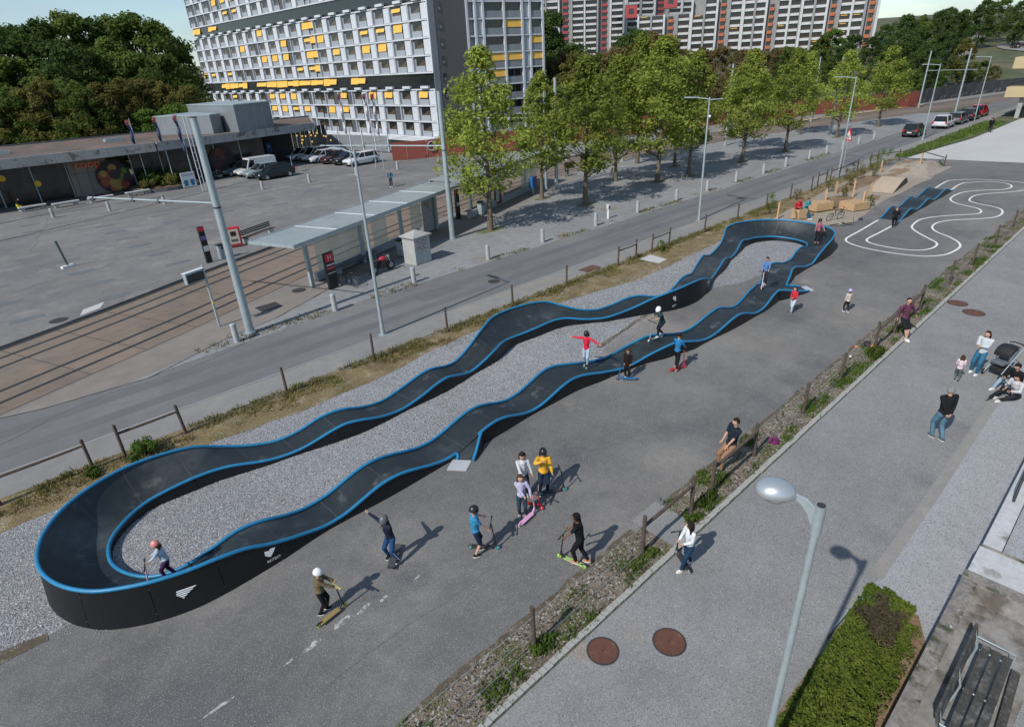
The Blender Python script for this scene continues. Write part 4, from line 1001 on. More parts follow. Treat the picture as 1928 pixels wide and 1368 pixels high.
# shop front: glass bays between mullions
yy = 79.2
x = -44
GL = MB().box((0, 0, 1.9), (2.9, .06, 3.75)).mesh('glass_bay', M['shop_glass'])
MUL = MB().box((0, -.06, 1.9), (.1, .16, 3.8)).mesh('mullion', M['steel_galv'])
while x < 31:
    if not (10.2 < x < 13.5):
        o = link('glass_bay', GL, t); o.location = (x + 1.5, yy - o0.y, 0)
    o = link('mullion', MUL, t); o.location = (x, yy - o0.y, 0); x += 3
MB().box((11.9, 78.9 - o0.y, 1.9), (3.6, .3, 3.75)).build('wall_panel', mat('greige_panel', (.24, .22, .20), .8, noise_=[(.6, .1)]), t)
b = MB()
for k in range(3): b.box((10.6 + k * 1.15, 78.72 - o0.y, 1.9), (.03, .02, 3.6))
b.box((11.9, 78.72 - o0.y, 2.3), (3.5, .02, .03)); b.build('panel_joint', M['dark_panel'], t)
tm = text_mesh('coop', 1.15, .05, 'shop_lettering'); tm.materials.append(mat('orange_sign', (.95, .20, .05), .6))
o = link('lettering', tm, t); o.location = (11.9, 78.6 - o0.y, 3.15); o.rotation_euler = (R(90), 0, 0)
# dark glazed volumes at the right end
MB().box((34.2, 85.0 - o0.y, 1.9), (5.6, .3, 3.8), rz=R(-24)).build('dark_wall', mat('black_cladding', (.012, .014, .018), .5), t)
MB().box((28.5, 84.3 - o0.y, 1.9), (7.5, .2, 3.8), rz=R(24)).build('glass_wall', M['shop_glass'], t)
for k in range(9):
    MB().box((37.0 + k * .8, 84.8 + k * .32 - o0.y, 1.9), (.72, .06, 3.7), rz=R(22)).build('glass_bay', M['win2'], t)
for k in range(14):
    rr = random.Random(k); MB().ball((37.2 + rr.uniform(0, 6), 84.1 + rr.uniform(0, .4) + 0 - o0.y + 0.2, 2.2 + rr.uniform(-.5, 1.1)), (.12, .06, .12), 6).build('lamp', mat('warm_lamp', (.8, .5, .1), .6, emit=(1, .6, .15), emit_s=.8), t)
# round picture discs, flat prints on the shop wall
def disc(x, y, z, r, seed, cols_, label):
    tt = thing('picture_disc', label, 'sign', (x, y, z)); rr = random.Random(seed)
    MB().tube([(0, .06, 0), (0, -.02, 0)], r, 32).build('board', mat('disc_board_%d' % seed, (.03, .025, .03), .7), tt)
    for k in range(26):
        a = rr.uniform(0, 6.28); q = r * .85 * math.sqrt(rr.random()); s_ = rr.uniform(.22, .42) * r * .8
        MB().tube([(math.cos(a) * q * (1 - s_ / r * .6), -.02, math.sin(a) * q * (1 - s_ / r * .6)), (math.cos(a) * q * (1 - s_ / r * .6), -.022 - k * .002, math.sin(a) * q * (1 - s_ / r * .6))], s_, 14).build('printed_fruit', rr.choice(cols_), tt)
    return tt
fruit = [mat('fruit_red', (.26, .035, .03), .6, noise_=[(2, .2)]), mat('fruit_orange', (.30, .085, .03), .6, noise_=[(2, .2)]), mat('fruit_dark', (.05, .02, .03), .6), mat('fruit_green', (.10, .18, .03), .6, noise_=[(2, .2)]), mat('fruit_yellow', (.32, .22, .05), .6)]
disc(13.9, 78.4, 1.75, 1.65, 3, fruit + fruit[:2], 'round picture of red and orange fruit on the shop front beside the lettering')
disc(25.6, 78.9, 1.9, 1.45, 5, [mat('berry', (.09, .015, .02), .6), mat('berry2', (.03, .015, .03), .6), mat('berry3', (.13, .03, .02), .6)], 'round dark red picture disc on the shop front behind the parked cars')
for x, z, lab in ((4.55, 2.9, 'small round yellow sign hanging by the supermarket entrance'), (7.2, 2.0, 'yellow and orange round sign lower on the shop front')):
    tt = thing('round_sign', lab, 'sign', (x, 78.85, z)); MB().tube([(0, .04, 0), (0, -.04, 0)], .3, 20).build('disc', mat('yellow_sign', (.75, .48, .03), .6), tt); MB().tube([(0, 0, .3), (0, 0, .8)], .02, 6).build('hanger', M['steel_galv'], tt)
# roof boxes
def roofbox(name, label, poly, z0, z1):
    c = poly[0]; tt = thing(name, label, 'rooftop plant room', (c[0], c[1], z0))
    MB().prism([(x - c[0], y - c[1]) for x, y in poly], 0, z1 - z0).build('cladding', M['sheet_metal'], tt)
    n = len(poly)
    b = MB(); cx = sum(p[0] for p in poly) / n - c[0]; cy = sum(p[1] for p in poly) / n - c[1]
    b.prism([((x - c[0] - cx) * 1.02 + cx, (y - c[1] - cy) * 1.02 + cy) for x, y in poly], z1 - z0, z1 - z0 + .12); b.build('coping', M['steel_galv'], tt)
    b = MB()
    for i in range(n):
        a, d = poly[i], poly[(i + 1) % n]; L = math.dist(a, d); k = int(L / 1.3)
        for j in range(1, k):
            u = j / k; b.box((a[0] + (d[0] - a[0]) * u - c[0], a[1] + (d[1] - a[1]) * u - c[1], (z1 - z0) / 2), (.05, .05, z1 - z0 - .02), rz=math.atan2(d[1] - a[1], d[0] - a[0]))
    b.build('seam_lines', M['steel_galv'], tt)
    return tt
roofbox('plant_room', 'smaller grey plant room of upright sheet metal on the supermarket roof', [(21.3, 86), (25.3, 78.6), (26.8, 79.5), (26.2, 88.5)], 4.85, 6.85)
roofbox('plant_room', 'large grey plant room, tallest box on the supermarket roof', [(27.5, 76.5), (32.9, 79.2), (31.5, 91), (26.3, 89.2)], 4.85, 7.75)
for x, y in ((5.3, 82), (16.0, 84)):
    tt = thing('roof_light', 'shallow roof light ' + ('at the left end of the brown roof' if x < 10 else 'in the middle of the brown roof'), 'roof light', (x, y, 4.85)); MB().box((0, 0, .12), (1.8, 1.2, .26)).build('frame', M['steel_galv'], tt); MB().box((0, 0, .29), (1.5, .95, .08)).build('pane', M['milk_glass'], tt)

# ------------------------------------------------------------------ red wall with round emblem, long rusty fence, dark graffiti fence
def panel_wall(name, label, pts, h, m, step=3.0, z=.1, cat='wall', posts=True, slats=False):
    t = thing(name, label, cat, (pts[0][0], pts[0][1], z)); P_ = spline(pts, step)
    for a, c in zip(P_, P_[1:]):
        L = math.dist(a, c); ang = math.atan2(c[1] - a[1], c[0] - a[0])
        o = MB().box((L / 2, 0, h / 2), (L - .06, .12, h)).build('panel', m, t); o.location = (a[0] - pts[0][0], a[1] - pts[0][1], 0); o.rotation_euler = (0, 0, ang)
        if posts:
            o = MB().box((0, -.04, h / 2 + .02), (.16, .2, h + .06)).build('post', m, t); o.location = (a[0] - pts[0][0], a[1] - pts[0][1], 0); o.rotation_euler = (0, 0, ang)
        if slats:
            b = MB()
            for k in range(9): b.box((L / 2, -.075, .2 + k * (h - .3) / 8), (L - .1, .03, .05))
            o = b.build('slat_relief', m, t); o['kind'] = 'stuff'; o.location = (a[0] - pts[0][0], a[1] - pts[0][1], 0); o.rotation_euler = (0, 0, ang)
    return t
panel_wall('red_wall', 'brick-red wall with a round emblem beside the slab block', [(43.0, 69.0), (48.9, 66.4)], 2.15, M['rustwall'], 2.2, .14, posts=False)
tt = thing('round_emblem', 'pale ring emblem mounted on the brick-red wall', 'sign', (47.7, 66.75, 1.5), R(-24)); b = MB()
ring = [(math.cos(2 * math.pi * i / 28) * .55, 0, math.sin(2 * math.pi * i / 28) * .55) for i in range(29)]; b.tube(ring, .09, 6, cap=False); b.build('ring', M['grey_panel'], tt); MB().box((0, 0, 0), (1.2, .06, .14)).build('bar', M['grey_panel'], tt)
panel_wall('rust_fence', 'long rust-red slatted noise fence running behind the plaza trees', [(49.2, 66.2), (58, 61.8), (70, 59.0), (90, 53.8), (105.5, 48.3), (114, 44.2), (130.8, 35.6)], 2.4, M['rustwall'], 3.2, .1, 'fence', slats=True)
gf = mat('graffiti_boards', (.05, .052, .056), .8, noise_=[(.5, .3)], c2=((.16, .17, .18), .9, .57, .62))
panel_wall('board_fence', 'dark fence covered in pale graffiti beyond the end of the rusty fence', [(131.2, 37.2), (155.4, 34.0), (168, 30.2), (200, 20)], 2.4, gf, 4, .0, 'fence')

# ------------------------------------------------------------------ tram stop shelter
ta = math.atan2(34.9 - 31.3, 8.0)
sd = Vector((math.cos(R(21.3)), math.sin(R(21.3)), 0)); sn = Vector((-sd.y, sd.x, 0))
S0 = Vector((11.6, 28.75, .03))
t = thing('tram_shelter', 'long tram stop shelter with a flat greenish glass roof and glass screens', 'shelter', tuple(S0), R(21.3))
RG = mat('roof_glass', (.27, .31, .31), .3, noise_=[(.7, .1), (5, .08)], c2=((.16, .19, .17), 1.0, .58, .7), spec=.7)
L = 16.6; Wd = 3.05
for k in range(5):
    u = k * L / 5
    MB().box((u + L / 10, Wd / 2, 2.97), (L / 5 - .03, Wd, .05)).build('roof_panel', RG, t)
    if k: MB().box((u, Wd / 2, 3.005), (.09, Wd, .02)).build('roof_seam', M['white_panel'], t)
MB().box((L / 2, .0, 2.92), (L, .08, .2)).build('roof_beam', M['steel_galv'], t)
MB().box((L / 2, Wd, 2.92), (L, .08, .2)).build('roof_beam', M['steel_galv'], t)
MB().box((L / 2, 1.5, 2.86), (L - .3, .14, .14)).build('roof_beam', M['steel_galv'], t)
MB().box((.04, Wd / 2, 2.93), (.08, Wd, .16)).build('roof_beam', M['steel_galv'], t)
for u in (2.2, 6.8, 10.9, 15.2): MB().box((u, 1.5, 1.43), (.24, .16, 2.86)).build('post', M['steel_galv'], t)
SG_ = mat('screen_glass', (.55, .66, .58), .08, spec=.6, alpha=.42)
for u0, u1, z0, z1 in ((3.3, 5.6, .45, 2.2), (5.65, 7.9, .45, 2.2), (8.4, 9.9, .45, 2.2), (12.6, 13.9, .4, 2.15)):
    MB().box(((u0 + u1) / 2, 1.9 + .001, (z0 + z1) / 2), (u1 - u0, .03, z1 - z0)).build('glass_screen', SG_, t)
MB().box((14.7, 1.7, 1.2), (1.7, .12, 2.35)).build('solid_screen', M['concrete'], t)
MB().box((8.2, 1.9, .24), (10.4, .22, .44)).build('low_wall', M['grey_panel'], t)
MB().box((6, 1.45, .45), (3.6, .42, .06)).build('bench_seat', M['dark_panel'], t)
for u in (4.4, 7.6): MB().box((u, 1.45, .21), (.08, .36, .42)).build('bench_leg', M['steel_galv'], t)
# second, tree-covered shelter
S1 = Vector((27.9, 34.95, .03)); a1 = R(21)
t = thing('tram_shelter', 'second glass shelter half hidden under the first big trees', 'shelter', tuple(S1), a1)
MB().box((7.6, 2.0, 2.97), (15, 3.0, .05)).build('roof_panel', RG, t)
for v in (.5, 3.5): MB().box((7.6, v, 2.9), (15, .08, .2)).build('roof_beam', M['steel_galv'], t)
for u in (.6, 3.6, 8.6, 14): MB().box((u, 2.1, 1.43), (.22, .16, 2.86)).build('post', M['steel_galv'], t)
MB().box((7.8, .9, .26), (13.6, .2, .48)).build('low_wall', M['grey_panel'], t)
for u in (4.6, 6.3, 11.4, 13.1): MB().box((u, .9, 1.4), (1.55, .03, 1.7)).build('glass_screen', SG_, t)
# small furniture at the stop
def litter_bin(x, y, label):
    t = thing('litter_bin', label, 'bin', (x, y, .03), R(20), 'steel litter bins at the stop'); MB().box((0, 0, .5), (.38, .38, .9)).build('body', M['steel_galv'], t, bevel=.03); MB().box((0, 0, 1.02), (.44, .44, .07)).build('lid', M['dark_iron'], t); MB().box((0, -.2, .82), (.26, .02, .12)).build('slot', M['dark_iron'], t)
litter_bin(19.6, 31.9, 'steel litter bin under the shelter behind the pyramid-roofed box'); litter_bin(30.0, 36.4, 'steel litter bin beside the second shelter, near the mast'); litter_bin(11.75, 40.75, 'steel litter bin beside the red framed ticket machine')
def totem(x, y, h, rz, label, parts, w=.5, z0=.03):
    t = thing('info_totem', label, 'information pillar', (x, y, z0), rz); MB().box((0, 0, h / 2), (w, .16, h)).build('body', mat('black_totem', (.012, .013, .015), .4), t, bevel=.01)
    for i, (za, zb, c) in enumerate(parts): MB().box((0, -.083, (za + zb) / 2), (w * .86, .012, zb - za)).build('sign_panel', mat('totem_c', c, .5), t); MB().box((0, .083, (za + zb) / 2), (w * .86, .012, zb - za)).build('sign_panel', mat('totem_c', c, .5), t)
    return t
tt = totem(13.75, 29.75, 1.98, R(15), 'black information pillar with a red head at the near end of the shelter', [(1.5, 1.92, (.55, .03, .05)), (1.28, 1.36, (.5, .5, .5)), (1.08, 1.2, (.5, .04, .06)), (.85, .9, (.45, .45, .45))], .62)
# route number on its red head
tx = text_mesh('11', .3, .003); tx.materials.append(M['white_paint'])
o = link('lettering', tx, tt); o.location = (0, -.095, 1.72); o.rotation_euler = (R(90), 0, 0)
totem(10.8, 40.5, 2.3, R(10), 'slim black pillar with red top and white notice on the tram platform', [(2.0, 2.28, (.62, .03, .07)), (1.45, 1.72, (.22, .12, .38)), (.75, 1.1, (.7, .72, .72))], .36, .14)
totem(28.15, 36.9, 2.2, R(15), 'dark pillar with a white notice by the second shelter', [(1.0, 1.25, (.45, .55, .52)), (1.9, 2.15, (.35, .04, .05))], .42)
t = thing('ticket_machine', 'red framed ticket machine on the tram platform', 'ticket machine', (13.4, 43.0, .14), R(-12)); MB().box((0, 0, .72), (.95, .3, 1.3)).build('frame', mat('ticket_red', (.50, .03, .04), .5), t, bevel=.03); MB().box((0, -.16, .74), (.7, .03, 1.0)).build('front_panel', mat('ticket_cream', (.5, .42, .36), .6), t); MB().box((0, -.18, .95), (.34, .02, .3)).build('screen', M['win2'], t); MB().box((0, -.18, .5), (.4, .02, .14)).build('slot', M['dark_panel'], t)
t = thing('platform_bench', 'dark slatted bench behind the ticket machine', 'bench', (15.4, 43.8, .14), R(27)); 
for k in range(4): MB().box((0, -.18 + k * .12, .45), (3.2, .09, .03)).build('slat', M['wood_dark'], t)
for k in range(3): MB().box((0, .28, .6 + k * .13), (3.2, .03, .09)).build('slat', M['wood_dark'], t)
for u in (-1.3, 1.3): MB().box((u, .03, .22), (.06, .5, .44)).build('leg', M['steel_galv'], t)
t = thing('display_sign', 'departure display board on a slim post beside the tracks', 'sign', (7.4, 29.1, .03), R(20)); MB().tube([(0, 0, 0), (0, 0, 3.0)], .055, 10).build('post', M['steel_galv'], t); MB().box((-.52, 0, 2.62), (.95, .2, .5)).build('housing', M['steel_galv'], t); MB().box((-.52, -.11, 2.6), (.85, .02, .38)).build('screen', M['win2'], t); MB().box((-.52, .11, 2.6), (.85, .02, .38)).build('screen', M['win2'], t); MB().box((-.52, 0, 2.88), (1.0, .26, .03)).build('lid', M['white_panel'], t); MB().box((0, -.06, 1.2), (.1, .03, .12)).build('sticker', M['awning'], t)
# kiosk box with pyramid roof and red scribbles
t = thing('utility_box', 'grey concrete box with a pyramid roof and red scribbles', 'utility box', (19.55, 30.0, .03), R(8))
MB().box((0, 0, .8), (1.25, 1.05, 1.6)).build('body', mat('box_concrete', (.36, .37, .36), .85, noise_=[(1.5, .12), (10, .1)]), t, bevel=.01)
b = MB(); b.add([(-.74, -.64, 1.6), (.74, -.64, 1.6), (.74, .64, 1.6), (-.74, .64, 1.6), (-.74, -.64, 1.66), (.74, -.64, 1.66), (.74, .64, 1.66), (-.74, .64, 1.66), (0, 0, 1.98)], [(3, 2, 1, 0), (0, 1, 5, 4), (1, 2, 6, 5), (2, 3, 7, 6), (3, 0, 4, 7), (4, 5, 8), (5, 6, 8), (6, 7, 8), (7, 4, 8)]); b.build('roof', M['concrete'], t)
RS = mat('red_scribble', (.36, .04, .06), .7); rr = random.Random(4)
for k in range(5):
    z0 = 1.45 - k * .13; pts = [(-.5 + .1 * j + rr.uniform(-.02, .02), -.531, z0 + rr.uniform(-.09, .09)) for j in range(10)]
    MB().tube(spline(pts, .03), .010, 4).build('scribble', RS, t)
for sgn in (-1, 1): pass
# flag poles
def flagpole(x, y, h, label, colr, fold=True, z=.14):
    t = thing('flag_pole', label, 'flag pole', (x, y, z)); MB().tube([(0, 0, 0), (0, 0, h)], [.06, .035], 8).build('pole', M['steel_galv'], t)
    b = MB(); n = 14; vs = []
    for i in range(n + 1):
        zz = h - .1 - i * (h * .52) / n; w = (.34 - .012 * i) * (1 + .3 * math.sin(i * 1.1))
        vs += [(-.05, 0, zz), (-.05 - w * .5, .10 * math.sin(i * .9), zz), (-.05 - w, .02 + .1 * math.cos(i * 1.2), zz - .05)]
    for i in range(n):
        for q in range(2): b.add([vs[i * 3 + q], vs[i * 3 + q + 1], vs[i * 3 + q + 4], vs[i * 3 + q + 3]], [(0, 1, 2, 3)], 1 if i < 2 else 0, True)
    b.build('flag', colr, t)
NAVY = mat('navy_flag', (.035, .05, .12), .8, noise_=[(2, .2)]); FO = mat('flag_motif', (.30, .12, .06), .8, c2=((.45, .05, .2), 5, .5, .55)); WF = mat('white_flag', (.62, .6, .62), .8, c2=((.6, .12, .12), 1.6, .56, .62))
flagpole(16.6, 76.6, 7.2, 'pole with a limp navy flag, at the supermarket corner', [NAVY, FO])
flagpole(18.9, 75.4, 7.3, 'pole with a limp navy flag rising out of the shrubs', [NAVY, FO])
flagpole(20.8, 74.9, 7.3, 'pole with a limp navy flag next to the white lattice posts', [NAVY, FO])
flagpole(38.5, 63.9, 8.2, 'pole with a hanging white and orange banner, first before the red wall', [WF, FO]); flagpole(38.9, 66.3, 8.2, 'pole with a hanging white banner, second before the red wall', [WF, FO]); flagpole(37.2, 69.0, 8.3, 'pole with a hanging white banner behind the white parked wagon', [WF, FO])
t = thing('lattice_post', 'pair of slim white posts joined by rungs beside the navy flags', 'post', (20.1, 69.9, .14)); 
for q in (-.16, .16): MB().tube([(q, 0, 0), (q, 0, 7.3)], .045, 6).build('post', M['white_panel'], t)
for k in range(9): MB().box((0, 0, .6 + k * .8), (.32, .04, .05)).build('rung', M['white_panel'], t)
# white stone benches, poster board, planter, bin stand
for k, (x, y, lab) in enumerate([(5.7, 75.0 - .5, 'white block bench closest to the person in yellow'), (8.3, 73.6, 'white block bench, second from the person in yellow'), (11.3, 73.6, 'white block bench, third along the shop front'), (14.7, 73.6, 'white block bench next to the shrub planter')]):
    t = thing('block_bench', lab, 'bench', (x, y, .14), R(4), 'white block benches by the supermarket'); MB().box((0, 0, .4), (2.3, .5, .12)).build('seat', M['concrete_light'], t, bevel=.02)
    for q in (-.8, .8): MB().box((q, 0, .17), (.35, .4, .34)).build('leg', M['concrete'], t)
t = thing('kneeling_post', 'leaning green-grey board standing on a white foot on the plaza', 'sign board', (4.2, 47.4, .14), R(20)); MB().box((0, 0, .07), (.75, .25, .14)).build('foot', M['white_paint'], t); MB().box((-.06, 0, .95), (.14, .05, 1.65), M=Matrix.Rotation(R(-6), 3, 'Y')).build('board', mat('green_board', (.12, .17, .16), .5), t)
t = thing('poster_board', 'white and blue poster board leaning in front of the shrubs', 'poster', (19.6, 72.6, .14), R(10)); MB().box((0, 0, .95), (1.5, .06, 1.5)).build('board', M['white_paint'], t)
for q in (-.35, .35): MB().box((q, -.035, .62), (.42, .01, .62)).build('blue_print', mat('blue_print', (.03, .20, .36), .6), t)
MB().box((0, -.035, 1.42), (1.3, .01, .2)).build('headline_print', mat('grey_print', (.4, .42, .45), .6), t)
for q in (-.6, .6): MB().box((q, .02, .1), (.06, .06, .3)).build('leg', M['steel_galv'], t)
# letter boxes by the second shelter
t = thing('recycling_box', 'blue post-mounted box with a red one behind the first big trees', 'letter box', (37.9, 38.6, .03), R(20)); MB().box((0, 0, 1.05), (.75, .4, .95)).build('blue_box', mat('blue_box', (.02, .10, .28), .5), t, bevel=.03); MB().box((.62, .15, 1.05), (.42, .4, .85)).build('red_box', mat('red_box', (.5, .04, .04), .5), t, bevel=.03); MB().box((.1, 0, .3), (.12, .12, .6)).build('post', M['steel_galv'], t)
t = thing('advert_case', 'dark red advertising case at the second shelter', 'poster', (33.15, 37.9, .03), R(20)); MB().box((0, 0, .85), (1.1, .16, 1.5)).build('case', mat('dark_red_case', (.16, .02, .03), .4), t, bevel=.02); MB().box((-.2, -.09, .9), (.5, .01, 1.1)).build('poster_print', mat('pale_print', (.3, .35, .36), .4), t)

# ------------------------------------------------------------------ road sign on the third lamp
t = thing('warning_sign', 'white triangular road sign with a red border beside the far fence corner', 'road sign', (62.2, 21.85, .014), R(-125)); MB().tube([(0, 0, 0), (0, 0, 3.2)], .03, 8).build('post', M['steel_galv'], t)
def tri(s, y, m, name, th=.01): MB().ext([(-s, -s * .58), (s, -s * .58), (0, s * 1.15)], th).build(name, m, t).location = (0, y, 2.95)
tri(.62, .0, mat('sign_red', (.6, .03, .04), .5), 'red_border', .03); tri(.43, -.022, M['white_paint'], 'white_field'); tri(.43, .022, M['white_paint'], 'white_field')
for dx in (-.1, .12): MB().ball((dx, -.04, 2.98), .05, 6).box((dx, -.04, 2.85), (.07, .02, .16)).build('pictogram', M['dark_iron'], t)

# ------------------------------------------------------------------ school building corner on the right
t = thing('school_building', 'two-storey building corner with tan fascias and dark glass', 'building', (113.9, 19.3, 0))
MB().box((20, -15.5, 3.6), (38, 28, 7.1)).build('core_wall', M['dark_panel'], t)
for z0, z1, e in ((2.75, 4.05, .9), (6.35, 7.75, .9)):
    MB().box((20 - e / 2, -15.0 + e / 2, (z0 + z1) / 2), (40 + e, 30 + e, z1 - z0)).build('fascia', mat('tan_fascia', (.46, .37, .21), .8, noise_=[(.4, .06)]), t)
for z0, z1 in ((.05, 2.7), (4.1, 6.3)):
    for k in range(12): MB().box((1.0, -2.4 - k * 2.4, (z0 + z1) / 2), (.08, 2.25, z1 - z0)).build('glass_bay', M['win2'], t)
    for k in range(8): MB().box((2.4 + k * 2.4, -1.45, (z0 + z1) / 2), (2.25, .08, z1 - z0)).build('glass_bay', M['win2'], t)
for k in range(6): MB().box((.2 + k * 0, -1.0 - k * 2.6, 1.37), (.5, .5, 2.75)).build('column', M['concrete'], t)

# ------------------------------------------------------------------ trail with dirt, ramp, crates
sheet('trail', jit_poly([(40.6, 18.3), (41.0, 16.2), (41.5, 14.3), (43.5, 13.7), (47.2, 14.2), (52, 14.5), (58.7, 14.4), (62.0, 14.4), (66.5, 15.0), (68, 16.6), (67.5, 18.8), (63, 19.4), (58.9, 19.4), (54.1, 19.5), (48, 18.9), (43.5, 18.6)], .3, .12, 31), .013, M['sand'])
for k, poly in enumerate([[(46.2, 16.4), (48.6, 16.0), (50.8, 16.6), (50.9, 17.9), (48, 18.2), (46.4, 17.6)], [(43.2, 17.2), (45.9, 15.9), (47.6, 14.9), (47.9, 15.4), (45.8, 17.3), (44.0, 18.3)], [(52.0, 17.6), (56.5, 17.4), (60.5, 17.9), (60.2, 19.2), (52.4, 18.9)], [(50.5, 14.9), (52.4, 15.2), (51.9, 16.0), (50.4, 15.8)]]):
    sheet('dirt_patch', jit_poly(poly, .2, .1, 40 + k), .017, M['dirt'])
# earth mound
b = MB(); n1, n2 = 22, 16; vs = []
for i in range(n1 + 1):
    for j in range(n2 + 1):
        u, v = i / n1, j / n2; x = 60.6 + 7.6 * u; y = 14.5 + 4.1 * v
        h = .72 * smooth01(u / .45) * smooth01((1 - u) / .3) * smooth01(v / .28) * smooth01((1 - v) / .2)
        vs.append((x, y, .012 + h + (.05 * noise.noise((x * 2, y * 2, 0)) if h > .02 else 0)))
b.add(vs, [(i * (n2 + 1) + j, (i + 1) * (n2 + 1) + j, (i + 1) * (n2 + 1) + j + 1, i * (n2 + 1) + j + 1) for i in range(n1) for j in range(n2)], 0, True)
mm = mat('mound_earth', (.30, .26, .21), .95, noise_=[(.8, .1), (15, .15)], c2=((.20, .14, .09), .5, .52, .58), bump=(12, .6, .04))
b.build('earth_mound', mm, kind='structure')
M['ply'] = mat('plywood', (.42, .33, .24), .75, noise_=[(2, .08), (25, .06)]); M['pine'] = mat('fresh_pine', (.48, .315, .17), .75, noise_=[(4, .12), (30, .08)])
t = thing('wooden_ramp', 'low arched plywood ramp with a black side on the sandy trail', 'ramp', (53.3, 15.6, .015), R(6))
def rz_(u): return .02 + .62 * math.sin(math.pi * min(1, u / 1.0) * .5) if u < .72 else .02 + .62 * math.sin(math.pi * .36) * max(.0, 1 - ((u - .72) / .28) ** 2 * .9)
N_ = 10
for k in range(N_):
    u0, u1 = k / N_, (k + 1) / N_; b = MB(); a = (u0 * 5.2, rz_(u0)); c = (u1 * 5.2 - .015, rz_(u1)); b.add([(a[0], -.85, a[1]), (c[0], -.85, c[1]), (c[0], .85, c[1]), (a[0], .85, a[1]), (a[0], -.85, a[1] + .03), (c[0], -.85, c[1] + .03), (c[0], .85, c[1] + .03), (a[0], .85, a[1] + .03)], [(0, 3, 2, 1), (4, 5, 6, 7), (0, 1, 5, 4), (1, 2, 6, 5), (2, 3, 7, 6), (3, 0, 4, 7)]); b.build('plank', M['ply'], t)
for s_ in (-1, 1):
    b = MB(); b.ext([(0, 0)] + [(5.2 * i / 12, rz_(i / 12) - .01) for i in range(13)] + [(5.2, 0)], .04); b.v = [(x, y + s_ * .8, z) for x, y, z in b.v]; b.build('side_panel', M['skirt'], t)
def crate(x, y, w, d, h, rz, label):
    t = thing('wooden_crate', label, 'planter crate', (x, y, .015), R(rz), 'raised wooden crates on the trail')
    for k in range(3):
        for s_, L_, ax_ in ((-1, w, 0), (1, w, 0), (-1, d, 1), (1, d, 1)):
            zc = .06 + h * (k + .5) / 3.1
            MB().box((0, s_ * (d / 2 - .015), zc) if ax_ == 0 else (s_ * (w / 2 - .012), 0, zc), (w, .03, h / 3.3) if ax_ == 0 else (.03, d - .06, h / 3.3)).build('plank', M['pine'], t)
    for k in range(4): MB().box((0, -d / 2 + .12 + k * (d - .24) / 3, h + .035), (w - .02, (d - .1) / 4 - .02, .03)).build('plank', M['pine'], t)
    for sx in (-1, 1):
        for sy in (-1, 1): MB().box((sx * (w / 2 - .08), sy * (d / 2 - .08), h / 2), (.09, .09, h)).build('corner_post', M['pine'], t)
crate(42.0, 16.95, .75, .65, .62, -22, 'wooden crate the two red and teal sitters share as a seat')
crate(45.2, 16.9, 1.5, .9, .55, -22, 'wooden crate behind the sitters, second of the trail crates')
crate(46.7, 15.15, 1.5, 1.25, .5, -22, 'wide wooden crate next to the standing bike')
for k, (x, y, h, lab) in enumerate([(41.2, 18.06, 1.1, 'beside the loop, next to the sitters'), (51.3, 18.2, .9, 'at the back of the dirt bed'), (50.66, 16.7, 1.25, 'in front of the dirt bed'), (47.1, 14.75, 1.2, 'right beside the wide crate'), (51.3, 15.7, 1.0, 'near the foot of the plywood ramp'), (48.7, 17.9, .8, 'lowest one, behind the crates'), (63.7, 16.0, 1.6, 'leaning against the earth mound'), (62.2, 18.6, 1.0, 'behind the earth mound')]):
    t = thing('timber_stake', 'pale timber stake ' + lab, 'stake', (x, y, .01), k, 'timber stakes marking the trail'); MB().box((0, 0, h / 2), (.11, .11, h)).build('stake', M['pine'], t); MB().lathe([(.07, h), (0, h + .06)], 4).build('tip', M['pine'], t)

# ------------------------------------------------------------------ walls, terrace and bench on the right
M['moss_conc'] = mat('mossy_concrete', (.20, .185, .165), .95, noise_=[(1.5, .25), (14, .35)], c2=[((.055, .06, .03), 2.6, .5, .62), ((.45, .44, .41), 5, .62, .70)], bump=(30, .5, .01))
M['stained'] = mat('stained_concrete', (.24, .23, .215), .92, noise_=[(.8, .2), (8, .2)], c2=((.11, .095, .08), 1.4, .48, .62), bump=(30, .25, .01))
M['white_conc'] = mat('whitish_concrete', (.44, .445, .45), .9, noise_=[(.6, .10), (6, .12), (40, .1)], c2=((.18, .16, .14), 1.2, .6, .70))
M['pebble'] = mat('washed_pebble_concrete', (.315, .325, .335), .92, noise_=[(.3, .07), (3, .07), (45, .25, 5)], spot=[((.17, .17, .18), 60, .86)], bump=(70, .4, .006))
sheet('pebble_strip', [(10.2, 1.95), (12.0, 1.9), (16.5, 1.85), (28.4, 1.9), (72, 1.9), (72, .3), (4, .3), (4, .75), (8.6, .72), (10.8, .75), (11.6, 1.1), (10.9, 1.95)], .012, M['pebble'])
ribbon('drain_channel', [(12.1, 1.97), (16.5, 1.92), (28.4, 1.97), (72, 1.97)], .26, .016, mat('channel_conc', (.25, .24, .225), .92, noise_=[(2, .12), (20, .12)]))
